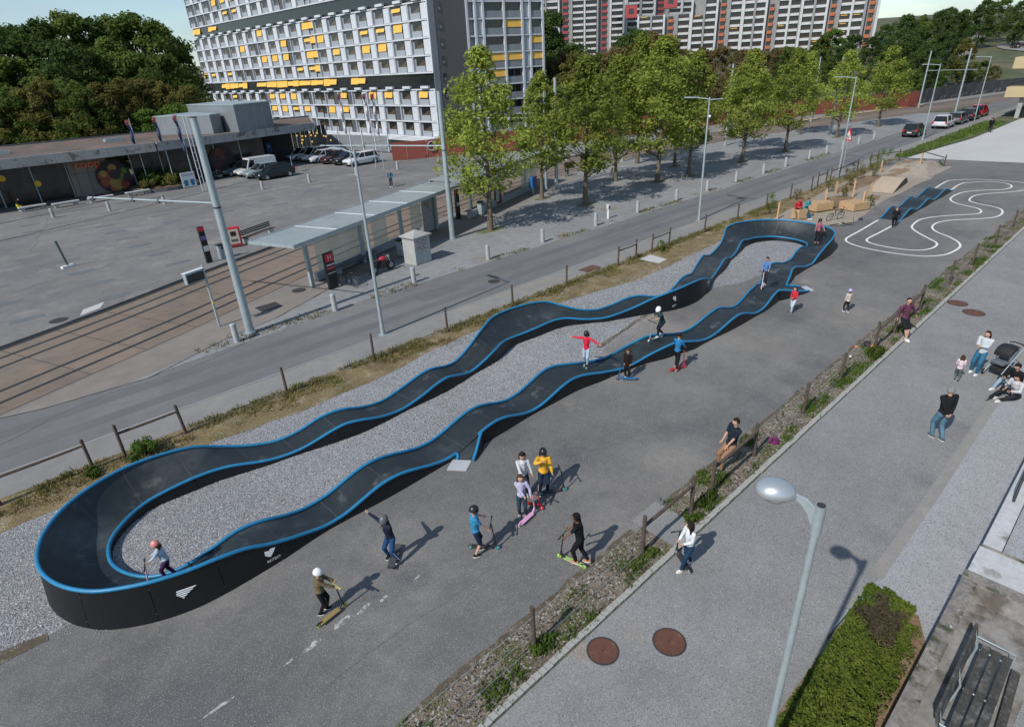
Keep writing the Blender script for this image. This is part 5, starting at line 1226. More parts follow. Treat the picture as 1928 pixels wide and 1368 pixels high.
# the terrace stands about 0.77 m above the path behind its walls
t = thing('planter_wall', 'mossy concrete wall between the hedge and the wooden bench', 'wall', (7.35, .465, 0)); MB().box((0, 0, .6), (8.9, .22, 1.2)).build('wall_body', M['stained'], t); MB().box((0, 0, 1.215), (8.9, .25, .03)).build('mossy_top', M['moss_conc'], t)
t = thing('terrace_wall', 'mossy cross wall stepping away from the end of the long mossy wall', 'wall', (11.95, -1.1, 0)); MB().box((0, 0, .6), (.24, 3.37, 1.2)).build('wall_body', M['stained'], t); MB().box((0, 0, 1.218), (.27, 3.4, .03)).build('mossy_top', M['moss_conc'], t)
sheet('terrace', [(2.8, .36), (11.83, .36), (11.83, -3.7), (2.8, -3.7)], .77, M['stained'], thick=.76)
sheet('terrace_dark', [(7.9, -.70), (11.83, -.86), (11.83, -3.7), (7.9, -3.7)], .775, M['path'])
t = thing('concrete_plinth', 'whitish streaked concrete plinth behind the cross wall', 'plinth', (12.58, -1.1, 0)); MB().box((0, 0, .58), (1.0, 3.33, 1.16)).build('block', M['white_conc'], t)
MB().box((.52, 0, .6), (.03, 3.3, 1.2)).build('edge_strip', M['moss_conc'], t)
t = thing('retaining_wall', 'long grey concrete wall and planting trough beside the pebble strip', 'wall', (18.3, .28, 0)); MB().box((0, .1, .58), (10.3, .32, 1.16)).build('wall_body', M['white_conc'], t); MB().box((0, -1.5, .55), (10.3, 2.85, 1.1)).build('trough_bed', M['pebble'], t)
t = thing('handrail', 'dark metal handrail on the concrete wall at the picture edge', 'handrail', (16.0, .40, 1.16)); MB().tube([(-.85, 0, 0), (-.85, 0, .5), (0, 0, .58), (6, 0, .58)], .028, 8).build('rail', M['dark_iron'], t)
for u in (.2, 2.0, 3.8, 5.6): MB().box((u, 0, .28), (.05, .05, .56)).build('post', M['dark_iron'], t)
# garden bench
t = thing('garden_bench', 'weathered dark slatted bench with steel frame on the terrace', 'bench', (9.25, -.23, .775))
BWD = mat('grey_bench_wood', (.055, .052, .047), .85, noise_=[(3, .3), (25, .4)], c2=((.11, .105, .098), 6, .5, .68), bump=(20, .5, .01))
for k in range(2): MB().box((0, .30 + .03 * k, .62 + k * .13), (2.25, .04, .115), M=Matrix.Rotation(R(-14), 3, 'X')).build('slat', BWD, t, bevel=.008)
for k in range(3): MB().box((0, .11 - k * .15, .42 - .008 * k), (2.25, .125, .04)).build('slat', BWD, t, bevel=.008)
for u in (-1.0, 1.0, 0):
    MB().tube([(u, .26, 0), (u, .22, .41), (u, .34, .8)], .018, 6).tube([(u, -.25, 0), (u, -.25, .39), (u, .18, .39)], .018, 6).build('frame', M['steel_galv'], t)
for u in (-1.07, 1.07): MB().tube([(u, .27, .58), (u, -.26, .58), (u, -.26, .38)], .014, 6).build('armrest', M['steel_galv'], t)
t = thing('timber_edge', 'weathered timber sleeper in front of the garden bench', 'timber', (9.4, -.62, .775), R(2)); MB().box((0, 0, .08), (2.1, .12, .16)).build('beam', BWD, t)
t = thing('steel_edging', 'short strip of pale steel edging beside the hedge', 'edging', (10.2, 2.04, .01), R(-4)); MB().box((0, 0, .06), (.95, .02, .14)).build('edge_plate', M['steel_galv'], t)

# ------------------------------------------------------------------ wear on the ground: cracks, patches, soil edges, tyre marks
CRK = mat('sealed_crack', (.085, .085, .088), .9, noise_=[(8, .2)])
def crack(x0, y0, ang, L, z, seed, w=.022, m=None):
    rr = random.Random(seed); p = [(x0, y0)]; a = R(ang)
    while L > 0: a += rr.gauss(0, .16); a += (R(ang) - a) * .15; p.append((p[-1][0] + math.cos(a) * .3, p[-1][1] + math.sin(a) * .3)); L -= .3
    ribbon('crack_line', p, w, z, m or CRK)
for k, c in enumerate([(2, 8.2, 10, 4), (14, 9.3, 170, 3), (26, 7.2, 60, 4), (29, 9.8, -8, 6)]): crack(c[0], c[1], c[2], c[3], .0035, k, .012)
for k, c in enumerate([(-4, 23.9, 3, 12), (14, 25.2, -2, 9), (30, 24.2, 1, 14), (50, 23.0, 4, 10)]): crack(c[0], c[1], c[2], c[3], .0225, 40 + k, .03)
for k, c in enumerate([(-3, 42, 12, 20), (3, 55, 80, 14), (14, 48, 20, 16), (22, 66, -20, 12), (30, 50, 100, 12), (8, 70, 10, 14)]): crack(c[0], c[1], c[2], c[3], .1435, 60 + k, .03)
for k, (x, y, w, h, m_) in enumerate([(17, 24.6, 2.6, 1.0, 'walk'), (33, 25.2, 3.0, .8, 'lane'), (60, 24, 4, 1.4, 'walk')]):
    if m_ == 'lane' and y < 20: z = .0038 if y > 6 else .0107
    else: z = .0218
    sheet('repair_patch', jit_poly([(x - w / 2, y - h / 2), (x + w / 2, y - h / 2), (x + w / 2, y + h / 2), (x - w / 2, y + h / 2)], .3, .04, 90 + k), z, mat('patch_asphalt', (.125, .127, .132), .9, noise_=[(2, .12), (45, .25, 5)]))
SO = mat('soil_edge', (.095, .075, .05), .97, noise_=[(2, .3), (20, .4)], c2=((.19, .17, .14), 3, .52, .62))
for k, (poly) in enumerate([[(-9, 13.55), (-3.2, 13.62), (-1.6, 13.55), (-1.6, 13.82), (-3, 14.02), (-9, 14.0)], [(2.5, 6.58), (9.6, 6.58), (9.6, 6.74), (2.5, 6.72)], [(11.1, 6.58), (40, 6.58), (40, 6.72), (11.1, 6.74)], [(17.3, 13.95), (21.8, 14.65), (21.4, 14.8), (17.2, 14.2)]]):
    sheet('soil_strip', jit_poly(poly, .15, .09, 100 + k), .0105, SO, kind='structure')

# ------------------------------------------------------------------ trees
def crown_mesh(name, m, n, H, r0, shape, leaf, seed, zb=.22, clumps=38, inner=.25):
    """many leaf-sized faces gathered in clumps through the volume of the crown; unit height scaled by H"""
    rr = random.Random(seed); b = MB(); cl = []
    for k in range(clumps):
        t = rr.random() ** .85; z = zb + (1 - zb) * t
        R_ = shape(t) * r0
        a = rr.uniform(0, 6.283); q = R_ * (inner + (1 - inner) * math.sqrt(rr.random()))
        cl.append((math.cos(a) * q, math.sin(a) * q, z * H, (.15 + .20 * rr.random()) * r0 * (1 - .4 * t)))
    cl.append((0, 0, H * .95, r0 * .16))
    vs = []; fs = []
    for i in range(n):
        c = cl[i % len(cl)]
        while True:
            d = Vector((rr.gauss(0, 1), rr.gauss(0, 1), rr.gauss(0, 1)))
            if d.length > .01: break
        d.normalize(); q = c[3] * (rr.random() ** .45) * 1.15
        p = Vector(c[:3]) + Vector((d.x * q, d.y * q, d.z * q * .8))
        nrm = (d * .7 + Vector((rr.gauss(0, .5), rr.gauss(0, .5), rr.gauss(.5, .5)))).normalized()
        u = nrm.orthogonal().normalized(); w = nrm.cross(u); a = rr.uniform(0, 6.283)
        u, w = u * math.cos(a) + w * math.sin(a), w * math.cos(a) - u * math.sin(a)
        s = leaf * rr.uniform(.6, 1.3); k0 = len(vs)
        vs += [p - u * s, p - w * s * .55 + u * s * .1, p + u * s, p + w * s * .55 + u * s * .1]
        fs.append((k0, k0 + 1, k0 + 2, k0 + 3))
    me = bpy.data.meshes.new(name); me.from_pydata([tuple(v) for v in vs], [], fs); me.materials.append(m); me.update()
    return me, cl
M['bark'] = mat('bark', (.13, .105, .08), .95, noise_=[(3, .25), (20, .3)], bump=(18, .6, .02))
M['bark_dark'] = mat('bark_dark', (.06, .05, .04), .95, noise_=[(3, .25)])
def trunk_mesh(name, H, r, cl, m, top=.93, br=26, seed=1):
    rr = random.Random(seed); b = MB(); pts = []
    for i in range(9): t = i / 8; pts.append((.10 * H * .06 * math.sin(t * 5 + seed), .06 * H * .05 * math.cos(t * 4 + seed) - .003 * H, H * top * t))
    b.tube([(p[0], p[1], p[2] - (.05 if i == 0 else 0)) for i, p in enumerate(pts)], [r * (1.35 if i == 0 else 1) * (1 - .85 * i / 8) for i in range(9)], 8)
    for c in rr.sample(cl, min(br, len(cl))):
        z0 = max(H * .18, c[2] - math.hypot(c[0], c[1]) * rr.uniform(.6, 1.0)); t = z0 / (H * top); rb = r * (1 - .85 * t) * .5
        b.tube([(0, 0, z0), (c[0] * .5, c[1] * .5, z0 + (c[2] - z0) * .42), (c[0], c[1], c[2])], [max(rb, .018), max(rb * .6, .013), .008], 5)
    return b.mesh(name, m)
LEAF = {
 'plaza': leafmat('plaza_leaves', (.17, .225, .045), (.41, .455, .10), .5),
 'd': leafmat('dark_foliage', (.040, .078, .026), (.105, .16, .046), .4),
 'm': leafmat('mid_foliage', (.072, .125, .034), (.175, .225, .056), .45),
 'g': leafmat('fresh_foliage', (.07, .14, .025), (.15, .22, .05), .4),
 'o': leafmat('olive_foliage', (.115, .120, .034), (.225, .21, .068), .4),
 'y': leafmat('budding_foliage', (.13, .125, .038), (.22, .195, .07), .4),
 'b': leafmat('brownish_foliage', (.145, .12, .052), (.24, .195, .085), .4),
}
pyr = lambda t: (.45 + 1.9 * t) if t < .28 else max(.06, (1 - ((t - .28) / .72) ** 1.5) ** .9)
ova = lambda t: max(.05, math.sin(math.pi * min(1, (.12 + .88 * t))) ** .6)
PLAZA = []
for v in range(4):
    me, cl = crown_mesh('leaves', LEAF['plaza'], 8000, 10, [2.7, 2.4, 2.8, 2.3][v], pyr, .122, 50 + v, [.24, .27, .24, .28][v], 120, .12)
    PLAZA.append((me, trunk_mesh('trunk', 10, .15, cl, M['bark'], .9, 30, v)))
TP = [(27.3, 32.2, 11.2, 0, 1.12, 'tallest roadside tree, standing right behind the catenary mast'), (37.3, 32.0, 10.4, 1, 1.05, 'roadside tree, second from the shelter, with a grassy foot'), (48.5, 32.8, 11.6, 2, 1.05, 'full roadside tree just before the two-armed street lamp'), (52.4, 32.0, 10.4, 3, .9, 'slim roadside tree directly behind the two-armed lamp'),
      (62.0, 31.8, 10.2, 0, 1.0, 'roadside tree first past the two-armed lamp'), (70.9, 31.4, 10.2, 1, .95, 'roadside tree before the warning sign'), (85.1, 31.3, 9.6, 2, .9, 'roadside tree behind the lamp near the dark moving car'), (98.6, 31.0, 9.7, 0, 1.0, 'last roadside tree, broad, in front of the end of the rusty fence'),
      (37.2, 36.7, 9.6, 3, .9, 'tree at the second shelter, behind its blue box'), (46.8, 36.5, 10.4, 2, .95, 'inner tree with a bare gravel foot beside the cyclist'), (56.2, 40.9, 12.2, 1, .9, 'tall pale inner tree close to the tram tracks'), (56.5, 36.4, 10.1, 3, .9, 'inner tree between the two tallest in the strip'), (71.0, 36.2, 9.6, 2, .85, 'inner tree hidden behind the first tree past the lamp'), (86.3, 36.5, 9.7, 3, .85, 'inner tree nearest the yellow platform line')]
TP = [(x, y, h, v, w * (1.0 if k == 0 else 1.22), lab) for k, (x, y, h, v, w, lab) in enumerate(TP)]
for k, (x, y, h, v, w, lab) in enumerate(TP):
    t = thing('plaza_tree', 'young yellow-green ' + lab, 'tree', (x, y, .02), k * 1.3, 'young trees on the gravel strip')
    s = h / 10
    for me, nm in ((PLAZA[v][0], 'crown'), (PLAZA[v][1], 'trunk')):
        o = link(nm, me, t); o.scale = (s * w, s * w, s)
    if k < 8 or k in (8, 11):
        pts = [(x + (.85 + .3 * noise.noise((i, k, 0))) * math.cos(i * .45) * (1.1 if k else 1.5), y + (.5 + .2 * noise.noise((i, k, 4))) * math.sin(i * .45)) for i in range(14)]
        sheet('grass_patch', pts, .027, mat('tree_foot_grass', (.11, .12, .035), .95, noise_=[(3, .3), (18, .4)], c2=((.20, .18, .12), 1.4, .5, .6)), kind='structure')
FV = {}
for v in range(3):
    for kd, lf in (('x', .34),):
        FV[v] = crown_mesh('leaves', LEAF['d'], 9500, 10, [3.6, 3.1, 3.9][v], ova, .175, 80 + v, .14, 78, .3)
FT = [trunk_mesh('trunk', 10, .2, FV[v][1], M['bark_dark'], .85, 14, v) for v in range(3)]
FM_ = {}
for kd in 'dmgoyb':
    for v in range(3):
        me = FV[v][0].copy(); me.materials[0] = LEAF[kd]; FM_[kd, v] = me
KLAB = {'d': 'dark green', 'm': 'mid green', 'g': 'fresh green', 'o': 'olive', 'y': 'yellowish budding', 'b': 'brownish half-bare'}
FOREST = [(8.3,134.4,16.8,'m'),(11.4,134.8,16.8,'d'),(13.5,129.0,17.0,'d'),(17.2,133.7,18.3,'d'),(19.1,127.0,18.2,'d'),(23.9,134.6,19.5,'m'),(26.9,135.8,19.3,'d'),(30.5,134.1,19.2,'m'),(33.1,128.6,19.6,'m'),(38.3,135.7,19.2,'d'),(7.1,117.7,13.7,'o'),(10.7,120.4,13.4,'o'),(13.1,117.5,14.2,'m'),(16.5,118.3,13.4,'d'),(19.6,117.8,15.6,'d'),(23.0,119.0,14.9,'m'),(26.0,119.1,15.8,'m'),(28.4,117.5,14.0,'m'),(30.4,110.4,14.1,'m'),(7.4,109.1,8.8,'o'),(9.7,108.9,9.9,'m'),(11.9,109.8,10.5,'o'),(14.0,105.2,11.5,'o'),(16.8,109.5,11.2,'m'),(17.3,102.9,10.4,'m'),(19.8,103.1,10.6,'y'),(22.8,105.2,11.0,'o'),(26.1,107.5,11.0,'y'),(28.2,105.3,10.3,'y'),(30.7,103.2,9.6,'o'),(24.5,101.1,7.4,'g'),(26.3,100.6,7.0,'g'),(27.9,100.2,7.6,'g'),(134.8,133.9,22.3,'d'),(136.0,132.7,24.1,'d'),(137.3,131.4,26.0,'d'),(137.9,130.7,21.8,'d'),(101.8,99.5,13.9,'b'),(106.2,98.2,16.1,'b'),(96.1,83.9,15.1,'o'),(103.1,84.9,14.8,'m'),(103.5,81.3,13.8,'b'),(107.5,79.7,13.8,'o'),(104.4,73.5,13.8,'b'),(110.2,74.1,13.0,'b'),(122.0,77.7,11.5,'o'),(115.8,70.1,11.0,'b'),(129.7,73.8,11.2,'b'),(117.0,62.5,10.6,'b'),(115.9,59.1,10.3,'b'),(134.1,64.4,10.1,'b'),(135.3,61.2,10.5,'m'),(77.3,75.8,4.1,'o'),(83.2,77.0,6.6,'m'),(83.4,73.5,6.7,'m'),(89.6,73.4,4.8,'m'),(92.2,71.8,5.9,'o'),(93.0,68.3,8.2,'o'),(95.1,66.2,7.9,'o'),(91.2,60.4,8.7,'b'),(98.8,60.8,5.8,'o'),(93.4,54.7,5.9,'b'),(98.4,54.1,6.1,'o'),(97.1,50.6,5.3,'m'),(96.8,47.0,6.4,'o'),(120.4,89.5,19.8,'d'),(121.7,87.6,18.6,'d'),(124.7,83.3,16.0,'d'),(222.2,103.1,6.5,'o'),(229.8,100.1,5.1,'o'),(185.4,76.2,11.9,'m'),(199.8,79.2,12.4,'g'),(190.3,70.1,11.9,'d'),(229.5,78.6,7.9,'d'),(240.9,79.4,10.5,'d'),(217.1,66.2,14.1,'d'),(226.5,64.9,12.4,'m'),(245.7,65.8,13.3,'d'),(232.4,57.4,13.2,'d'),(197.3,45.2,4.0,'g'),(160.7,68.2,8.0,'m'),(176.6,69.9,6.4,'m'),(174.1,64.9,5.1,'o'),(175.4,59.8,5.0,'o'),(179.3,57.4,8.4,'g'),(179.5,54.1,11.3,'d'),(178.5,49.1,9.5,'d'),(183.1,46.9,11.7,'d'),(183.8,42.8,9.9,'o'),(157.7,50.2,5.6,'g'),(154.7,46.1,6.4,'g'),(151.7,42.9,5.2,'m'),(157.1,41.4,6.5,'g'),(288.5,87.3,10.3,'d'),(272.9,78.3,11.3,'d'),(303.3,78.6,11.9,'d'),(304.8,73.4,11.2,'m'),(280.2,62.2,14.5,'d'),(304.8,62.5,13.7,'m'),(284.6,52.9,13.6,'d'),(302.2,50.5,12.9,'d'),(196.6,55.6,2.9,'y'),(199.0,53.7,3.5,'y'),(190.3,48.9,3.2,'y'),(206.6,50.4,3.6,'g'),(191.8,42.2,4.7,'m'),(195.7,40.7,4.4,'m'),(194.0,38.1,3.5,'y')]
def zone(x, y):
    if x < 60: return 'wood behind the supermarket', ('at the back of the supermarket wood' if y > 125 else 'in the middle of the supermarket wood' if y > 111 else 'at the front of the supermarket wood')
    if x < 150 and y > 125: return 'trees past the tower', 'in the gap beside the tower wing'
    d = math.hypot(x, y)
    if d < 125: return 'belt behind the rust fence', 'directly behind the rusty fence'
    if d < 172 and x < 140: return 'belt behind the rust fence', 'between the rusty fence and the far blocks'
    if d < 172: return 'slope trees', 'at the slope foot behind the graffiti fence'
    if d < 205: return 'slope trees', 'half way up the slope beyond the road end'
    if d < 265: return 'slope trees', 'high on the slope against the far blocks'
    return 'slope trees', 'on the crest beside the hill road'
for i, (x, y, h, kd) in enumerate(FOREST):
    g, w = zone(x, y)
    v = i % 3; rr = random.Random(i)
    t = thing('woodland_tree', '%s tree %s' % (KLAB[kd], w), 'tree', (x, y, terrain(x, y)), rr.uniform(0, 6.28), KLAB[kd] + ' trees ' + w)
    s = h / 10; q = s * (rr.uniform(.85, 1.1) if h > 9 else rr.uniform(1.0, 1.5))
    for me, nm in ((FM_[kd, v], 'crown'), (FT[v], 'trunk')):
        o = link(nm, me, t); o.scale = (q, q, s)
by = {}
for o in [o for o in COL.objects if o.name.startswith('woodland_tree')]: by.setdefault(o['label'], []).append(o)
ORD = ['first', 'second', 'third', 'fourth', 'fifth', 'sixth', 'seventh', 'eighth', 'ninth', 'tenth', 'eleventh', 'twelfth', 'thirteenth']
for lab, os_ in by.items():
    if len(os_) > 1:
        for k, o in enumerate(sorted(os_, key=lambda o: -math.atan2(o.location.y, o.location.x))): o['label'] = (ORD[k] + ' from the left, ' + lab).replace(' directly', '').replace(' the back of', ' the back of')
# ------------------------------------------------------------------ shrubs, hedge, grass
def bush_mesh(name, m, n, r, leaf, seed, flat=.8, clumps=14):
    rr = random.Random(seed); cl = [(rr.uniform(-.75, .75) * r, rr.uniform(-.75, .75) * r, rr.uniform(.2, .85) * r * flat, r * rr.uniform(.25, .45)) for _ in range(clumps)]
    vs = []; fs = []
    for i in range(n):
        c = cl[i % clumps]; d = Vector((rr.gauss(0, 1), rr.gauss(0, 1), rr.gauss(0, 1))).normalized(); q = c[3] * rr.random() ** .45
        p = Vector(c[:3]) + d * q; p.z = abs(p.z)
        nrm = (d + Vector((rr.gauss(0, .5), rr.gauss(0, .5), rr.gauss(.4, .5)))).normalized(); u = nrm.orthogonal().normalized(); w = nrm.cross(u); s = leaf * rr.uniform(.6, 1.3); k0 = len(vs)
        vs += [p - u * s, p - w * s * .6, p + u * s, p + w * s * .6]; fs.append((k0, k0 + 1, k0 + 2, k0 + 3))
    me = bpy.data.meshes.new(name); me.from_pydata([tuple(v) for v in vs], [], fs); me.materials.append(m); me.update(); return me
def bush(x, y, z, r, label, m, n=900, leaf=.05, seed=0, flat=.8, group=None, sc=(1, 1, 1)):
    t = thing('shrub', label, 'shrub', (x, y, z), 0, group); o = link('foliage', bush_mesh('leaves', m, n, r, leaf, seed, flat), t); o.scale = sc
    MB().tube([(0, 0, -.02), (.02 * r, 0, r * .5)], [.02 + .02 * r, .01], 5).tube([(0, 0, .05), (.3 * r, .2 * r, r * .6)], .012, 5).tube([(0, 0, .05), (-.3 * r, .1 * r, r * .6)], .012, 5).build('stem', M['bark'], t); return t
bush(1.75, 19.7, .01, .48, 'small dark green shrub at the fence by the near end of the loop', LEAF['g'], 1400, .045, 2, 1.1)
bush(.35, 19.75, .01, .28, 'low grass tuft at the foot of a fence post', M['weed'], 500, .04, 3)
bush(23.6, 5.85, .01, .42, 'low green weed cushion at the fence near the man in the purple top', M['weed'], 1500, .035, 5, .4, sc=(1.3, .6, 1))
bush(11.9, 5.95, .01, .32, 'green weeds under the fence post, below the man in tan trousers', M['weed'], 900, .035, 6, .5, sc=(1.5, .55, 1))
bush(10.95, 5.9, .01, .22, 'weeds round the fence post beside the girl in white', M['weed'], 500, .035, 7, .6)
bush(5.75, 5.95, .01, .30, 'green weeds at the foot of the lone fence post by the manholes', M['weed'], 900, .035, 8, .5, sc=(1.2, .7, 1))
bush(9.3, 5.95, .01, .18, 'small green plant at the fence post by the rail start', M['weed'], 700, .04, 9, .6)
for k, (x, y, r, m_) in enumerate([(43.6, 19.7, .75, 'g'), (42.2, 19.2, .6, 'y'), (47.6, 19.6, .5, 'b'), (51.6, 18.9, .9, 'y'), (57.5, 19.6, .6, 'b'), (60.0, 18.4, .8, 'o'), (63.2, 19.6, .9, 'o'), (65.8, 19.6, 1.0, 'g'), (48.2, 14.6, .55, 'd'), (50.6, 17.3, .5, 'o'), (66.9, 15.2, .45, 'g'), (55, 18.5, .7, 'o'), (58.5, 19.2, .9, 'y'), (30.2, 19.9, .4, 'g')]):
    bush(x, y, .01, r, ['sparse sapling behind the sitters', 'thin leafy sapling beside the loop', 'bare twiggy shrub at the fence post', 'tall loose shrub behind the crates', 'bare brown shrub along the far fence', 'olive shrub on the dirt bed', 'olive shrub at the corner of the far fence', 'green sapling by the corner of the far fence', 'dark low shrub next to the wide crate', 'small olive shrub on the dirt bed', 'green tuft at the last fence post', 'olive shrub behind the plywood ramp', 'yellowish shrub behind the plywood ramp', 'grassy tuft at the gap in the verge'][k], LEAF[m_], int(420 * r / .5), .05, 20 + k, 1.7, sc=(.75, .6, 1))
# supermarket planter
t = thing('oval_planter', 'low oval planter with a dark kerb holding shrubs at the supermarket', 'planter', (18.2, 76.5, .14)); 
ov = [(3.6 * math.cos(i * .3), 3.3 * math.sin(i * .3)) for i in range(21)]
MB().prism(ov, 0, .35).build('kerb', M['dark_panel'], t); MB().prism([(x * .93, y * .93) for x, y in ov], .30, .38).build('soil', M['dirt'], t)
for k, (x, y, r, m_, lab) in enumerate([(16.9, 76.0, 1.25, 'm', 'dense green shrub in the planter below the first navy flag'), (18.4, 75.0, 1.15, 'o', 'olive shrub in the planter, behind the poster'), (19.7, 76.6, 1.2, 'm', 'dense shrub in the planter next to the lattice posts'), (17.6, 78.1, 1.3, 'd', 'dark shrub at the back of the planter'), (16.2, 74.6, .8, 'y', 'yellow flowering cushion at the front of the planter')]):
    bush(x, y, .48, r, lab, LEAF[m_], 1600, .10, 60 + k, 1.1)
# green strip beside the forecourt
sheet('planting_strip', jit_poly([(71.8, 19.45), (80, 18.9), (89, 18.2), (107.5, 17.9), (107.5, 19.9), (90, 20.45), (72.2, 20.45)], .5, .12, 77), .034, mat('strip_green', (.075, .12, .035), .95, noise_=[(1, .3), (9, .4)], c2=((.17, .17, .10), .9, .55, .65)), kind='structure')
def scatter(name, pts, m, h, kind='stuff', leaf=.02, blades=5, seed=0, spread=.08):
    rr = random.Random(seed); vs = []; fs = []
    for (x, y, z, s) in pts:
        for k in range(blades):
            a = rr.uniform(0, 6.283); hh = h * s * rr.uniform(.5, 1.2); px, py = x + rr.gauss(0, spread), y + rr.gauss(0, spread); lx, ly = math.cos(a) * hh * rr.uniform(.2, .8), math.sin(a) * hh * rr.uniform(.2, .8); w = leaf * s
            k0 = len(vs); vs += [(px - w * math.sin(a), py + w * math.cos(a), z), (px + w * math.sin(a), py - w * math.cos(a), z), (px + lx * .6 + w * .6 * math.sin(a), py + ly * .6 - w * .6 * math.cos(a), z + hh * .7), (px + lx, py + ly, z + hh)]
            fs.append((k0, k0 + 1, k0 + 2, k0 + 3))
    me = bpy.data.meshes.new(name); me.from_pydata(vs, [], fs); me.materials.append(m); me.update(); return link(name, me, kind=kind)
rr = random.Random(5); P_ = []
for i in range(6000):     # left verge: denser next to the fence
    x = rr.uniform(-4, 45) if rr.random() < .8 else rr.uniform(-4, 70); y = 20.5 - abs(rr.gauss(0, .75))
    if y < 18.5 or (27.9 < x < 29.2 and y < 20): continue
    if noise.noise((x * .7, y * 1.3, 2)) + .35 * (y - 19.75) > -.0: P_.append((x, y, .01, rr.uniform(.5, 1.2)))
scatter('verge_grass', P_, M['grass'], .14, seed=1, leaf=.016, blades=5)
P_ = []
for i in range(8000):     # right verge
    x = rr.uniform(1.5, 45) if rr.random() < .85 else rr.uniform(1.5, 72); y = rr.uniform(5.68, 6.7)
    if 9.8 < x < 10.95: continue
    if noise.noise((x * .9, y * 1.6, 8)) + .5 * (5.98 - y) > .10: P_.append((x, y, .012, rr.uniform(.4, 1.15)))
scatter('verge_grass', P_, M['weed'], .11, seed=2, leaf=.018, blades=6)
P_ = []
for i in range(1600):     # roadside strip by the bollards
    x = rr.uniform(5.5, 75); y = rr.gauss(26.75, .22)
    if noise.noise((x * .35, 3, 1)) > (.0 if x > 12 else -.6): P_.append((x, y, .02, rr.uniform(.5, 1.2)))
scatter('roadside_grass', P_, M['grass'], .12, seed=3, leaf=.018, blades=5)
P_ = [(rr.uniform(72, 107), rr.uniform(18.4, 20.4), .03, rr.uniform(.7, 1.6)) for i in range(2600)]
P_ = [p for p in P_ if p[1] > 19.6 - (p[0] - 72) * .05]
scatter('strip_plants', P_, LEAF['m'], .22, seed=4, leaf=.05, blades=5, spread=.15)
# pebbles on the verges and scattered stones
def stones(name, pts, m):
    vs = []; fs = []; rr = random.Random(9)
    for (x, y, z, s) in pts:
        k0 = len(vs); a = rr.uniform(0, 3); 
        for (u, v, w) in ((-1, 0, 0), (0, -1, 0), (1, 0, 0), (0, 1, 0), (0, 0, .8)):
            vs.append((x + (u * math.cos(a) - v * math.sin(a)) * s * rr.uniform(.7, 1.1), y + (u * math.sin(a) + v * math.cos(a)) * s * rr.uniform(.6, 1.1), z + w * s))
        for q in range(4): fs.append((k0 + q, k0 + (q + 1) % 4, k0 + 4))
    me = bpy.data.meshes.new(name); me.from_pydata(vs, [], fs); me.materials.append(m); me.update(); return link(name, me, kind='stuff')
PB = mat('pebble_stone', (.21, .19, .165), .9, noise_=[(9, .4), (1, .1)])
stones('verge_pebbles', [(rr.uniform(1.5, 30), rr.uniform(5.66, 6.66) + rr.gauss(0, .03), .012, rr.uniform(.007, .024)) for _ in range(8000)] + [(rr.uniform(-3, 40), rr.uniform(18.7, 20.3), .01, rr.uniform(.008, .022)) for _ in range(1800)], PB)
GS = mat('gravel_stone', (.27, .277, .295), .92, noise_=[(14, .45), (1, .08)])
gp = []
while len(gp) < 42000:
    x = rr.uniform(-3, 17) if rr.random() < .8 else rr.uniform(17, 36); y = rr.uniform(12.9, 19)
    if x < -0.9 and y < 13.8: continue
    if x > 17 and y < 14 + .1 * (x - 17): continue
    if x < 17 and 0 < x and y < 13.45: continue
    if y > 18.55: continue
    gp.append((x, y, .004, rr.uniform(.012, .03)))
gp += [(x, y, .004, s) for x, y, s in ((rr.gauss(20, 1.2), rr.gauss(14.1, .35), rr.uniform(.008, .02)) for _ in range(500))]
gp += [(rr.uniform(-6, -.9), 13.68 - abs(rr.gauss(0, .16)), .001, rr.uniform(.008, .02)) for _ in range(420)] + [(17.4 + 4.4 * u, 13.95 + .72 * u - abs(rr.gauss(0, .2)), .001, rr.uniform(.008, .02)) for u in [rr.random() for _ in range(500)]] + [(rr.uniform(24, 33), 14.2 - .12 * rr.random() - abs(rr.gauss(0, .3)) - .09 * 0, .001, rr.uniform(.006, .016)) for _ in range(300)]
stones('gravel_stones', gp, GS)
stones('edge_grit', [(rr.uniform(-2, 40), 6.66 + abs(rr.gauss(0, .2)), .001, rr.uniform(.006, .016)) for _ in range(2200)] + [(rr.uniform(8, 28), 13.3 - abs(rr.gauss(0, .3)), .001, rr.uniform(.004, .01)) for _ in range(10)], PB)
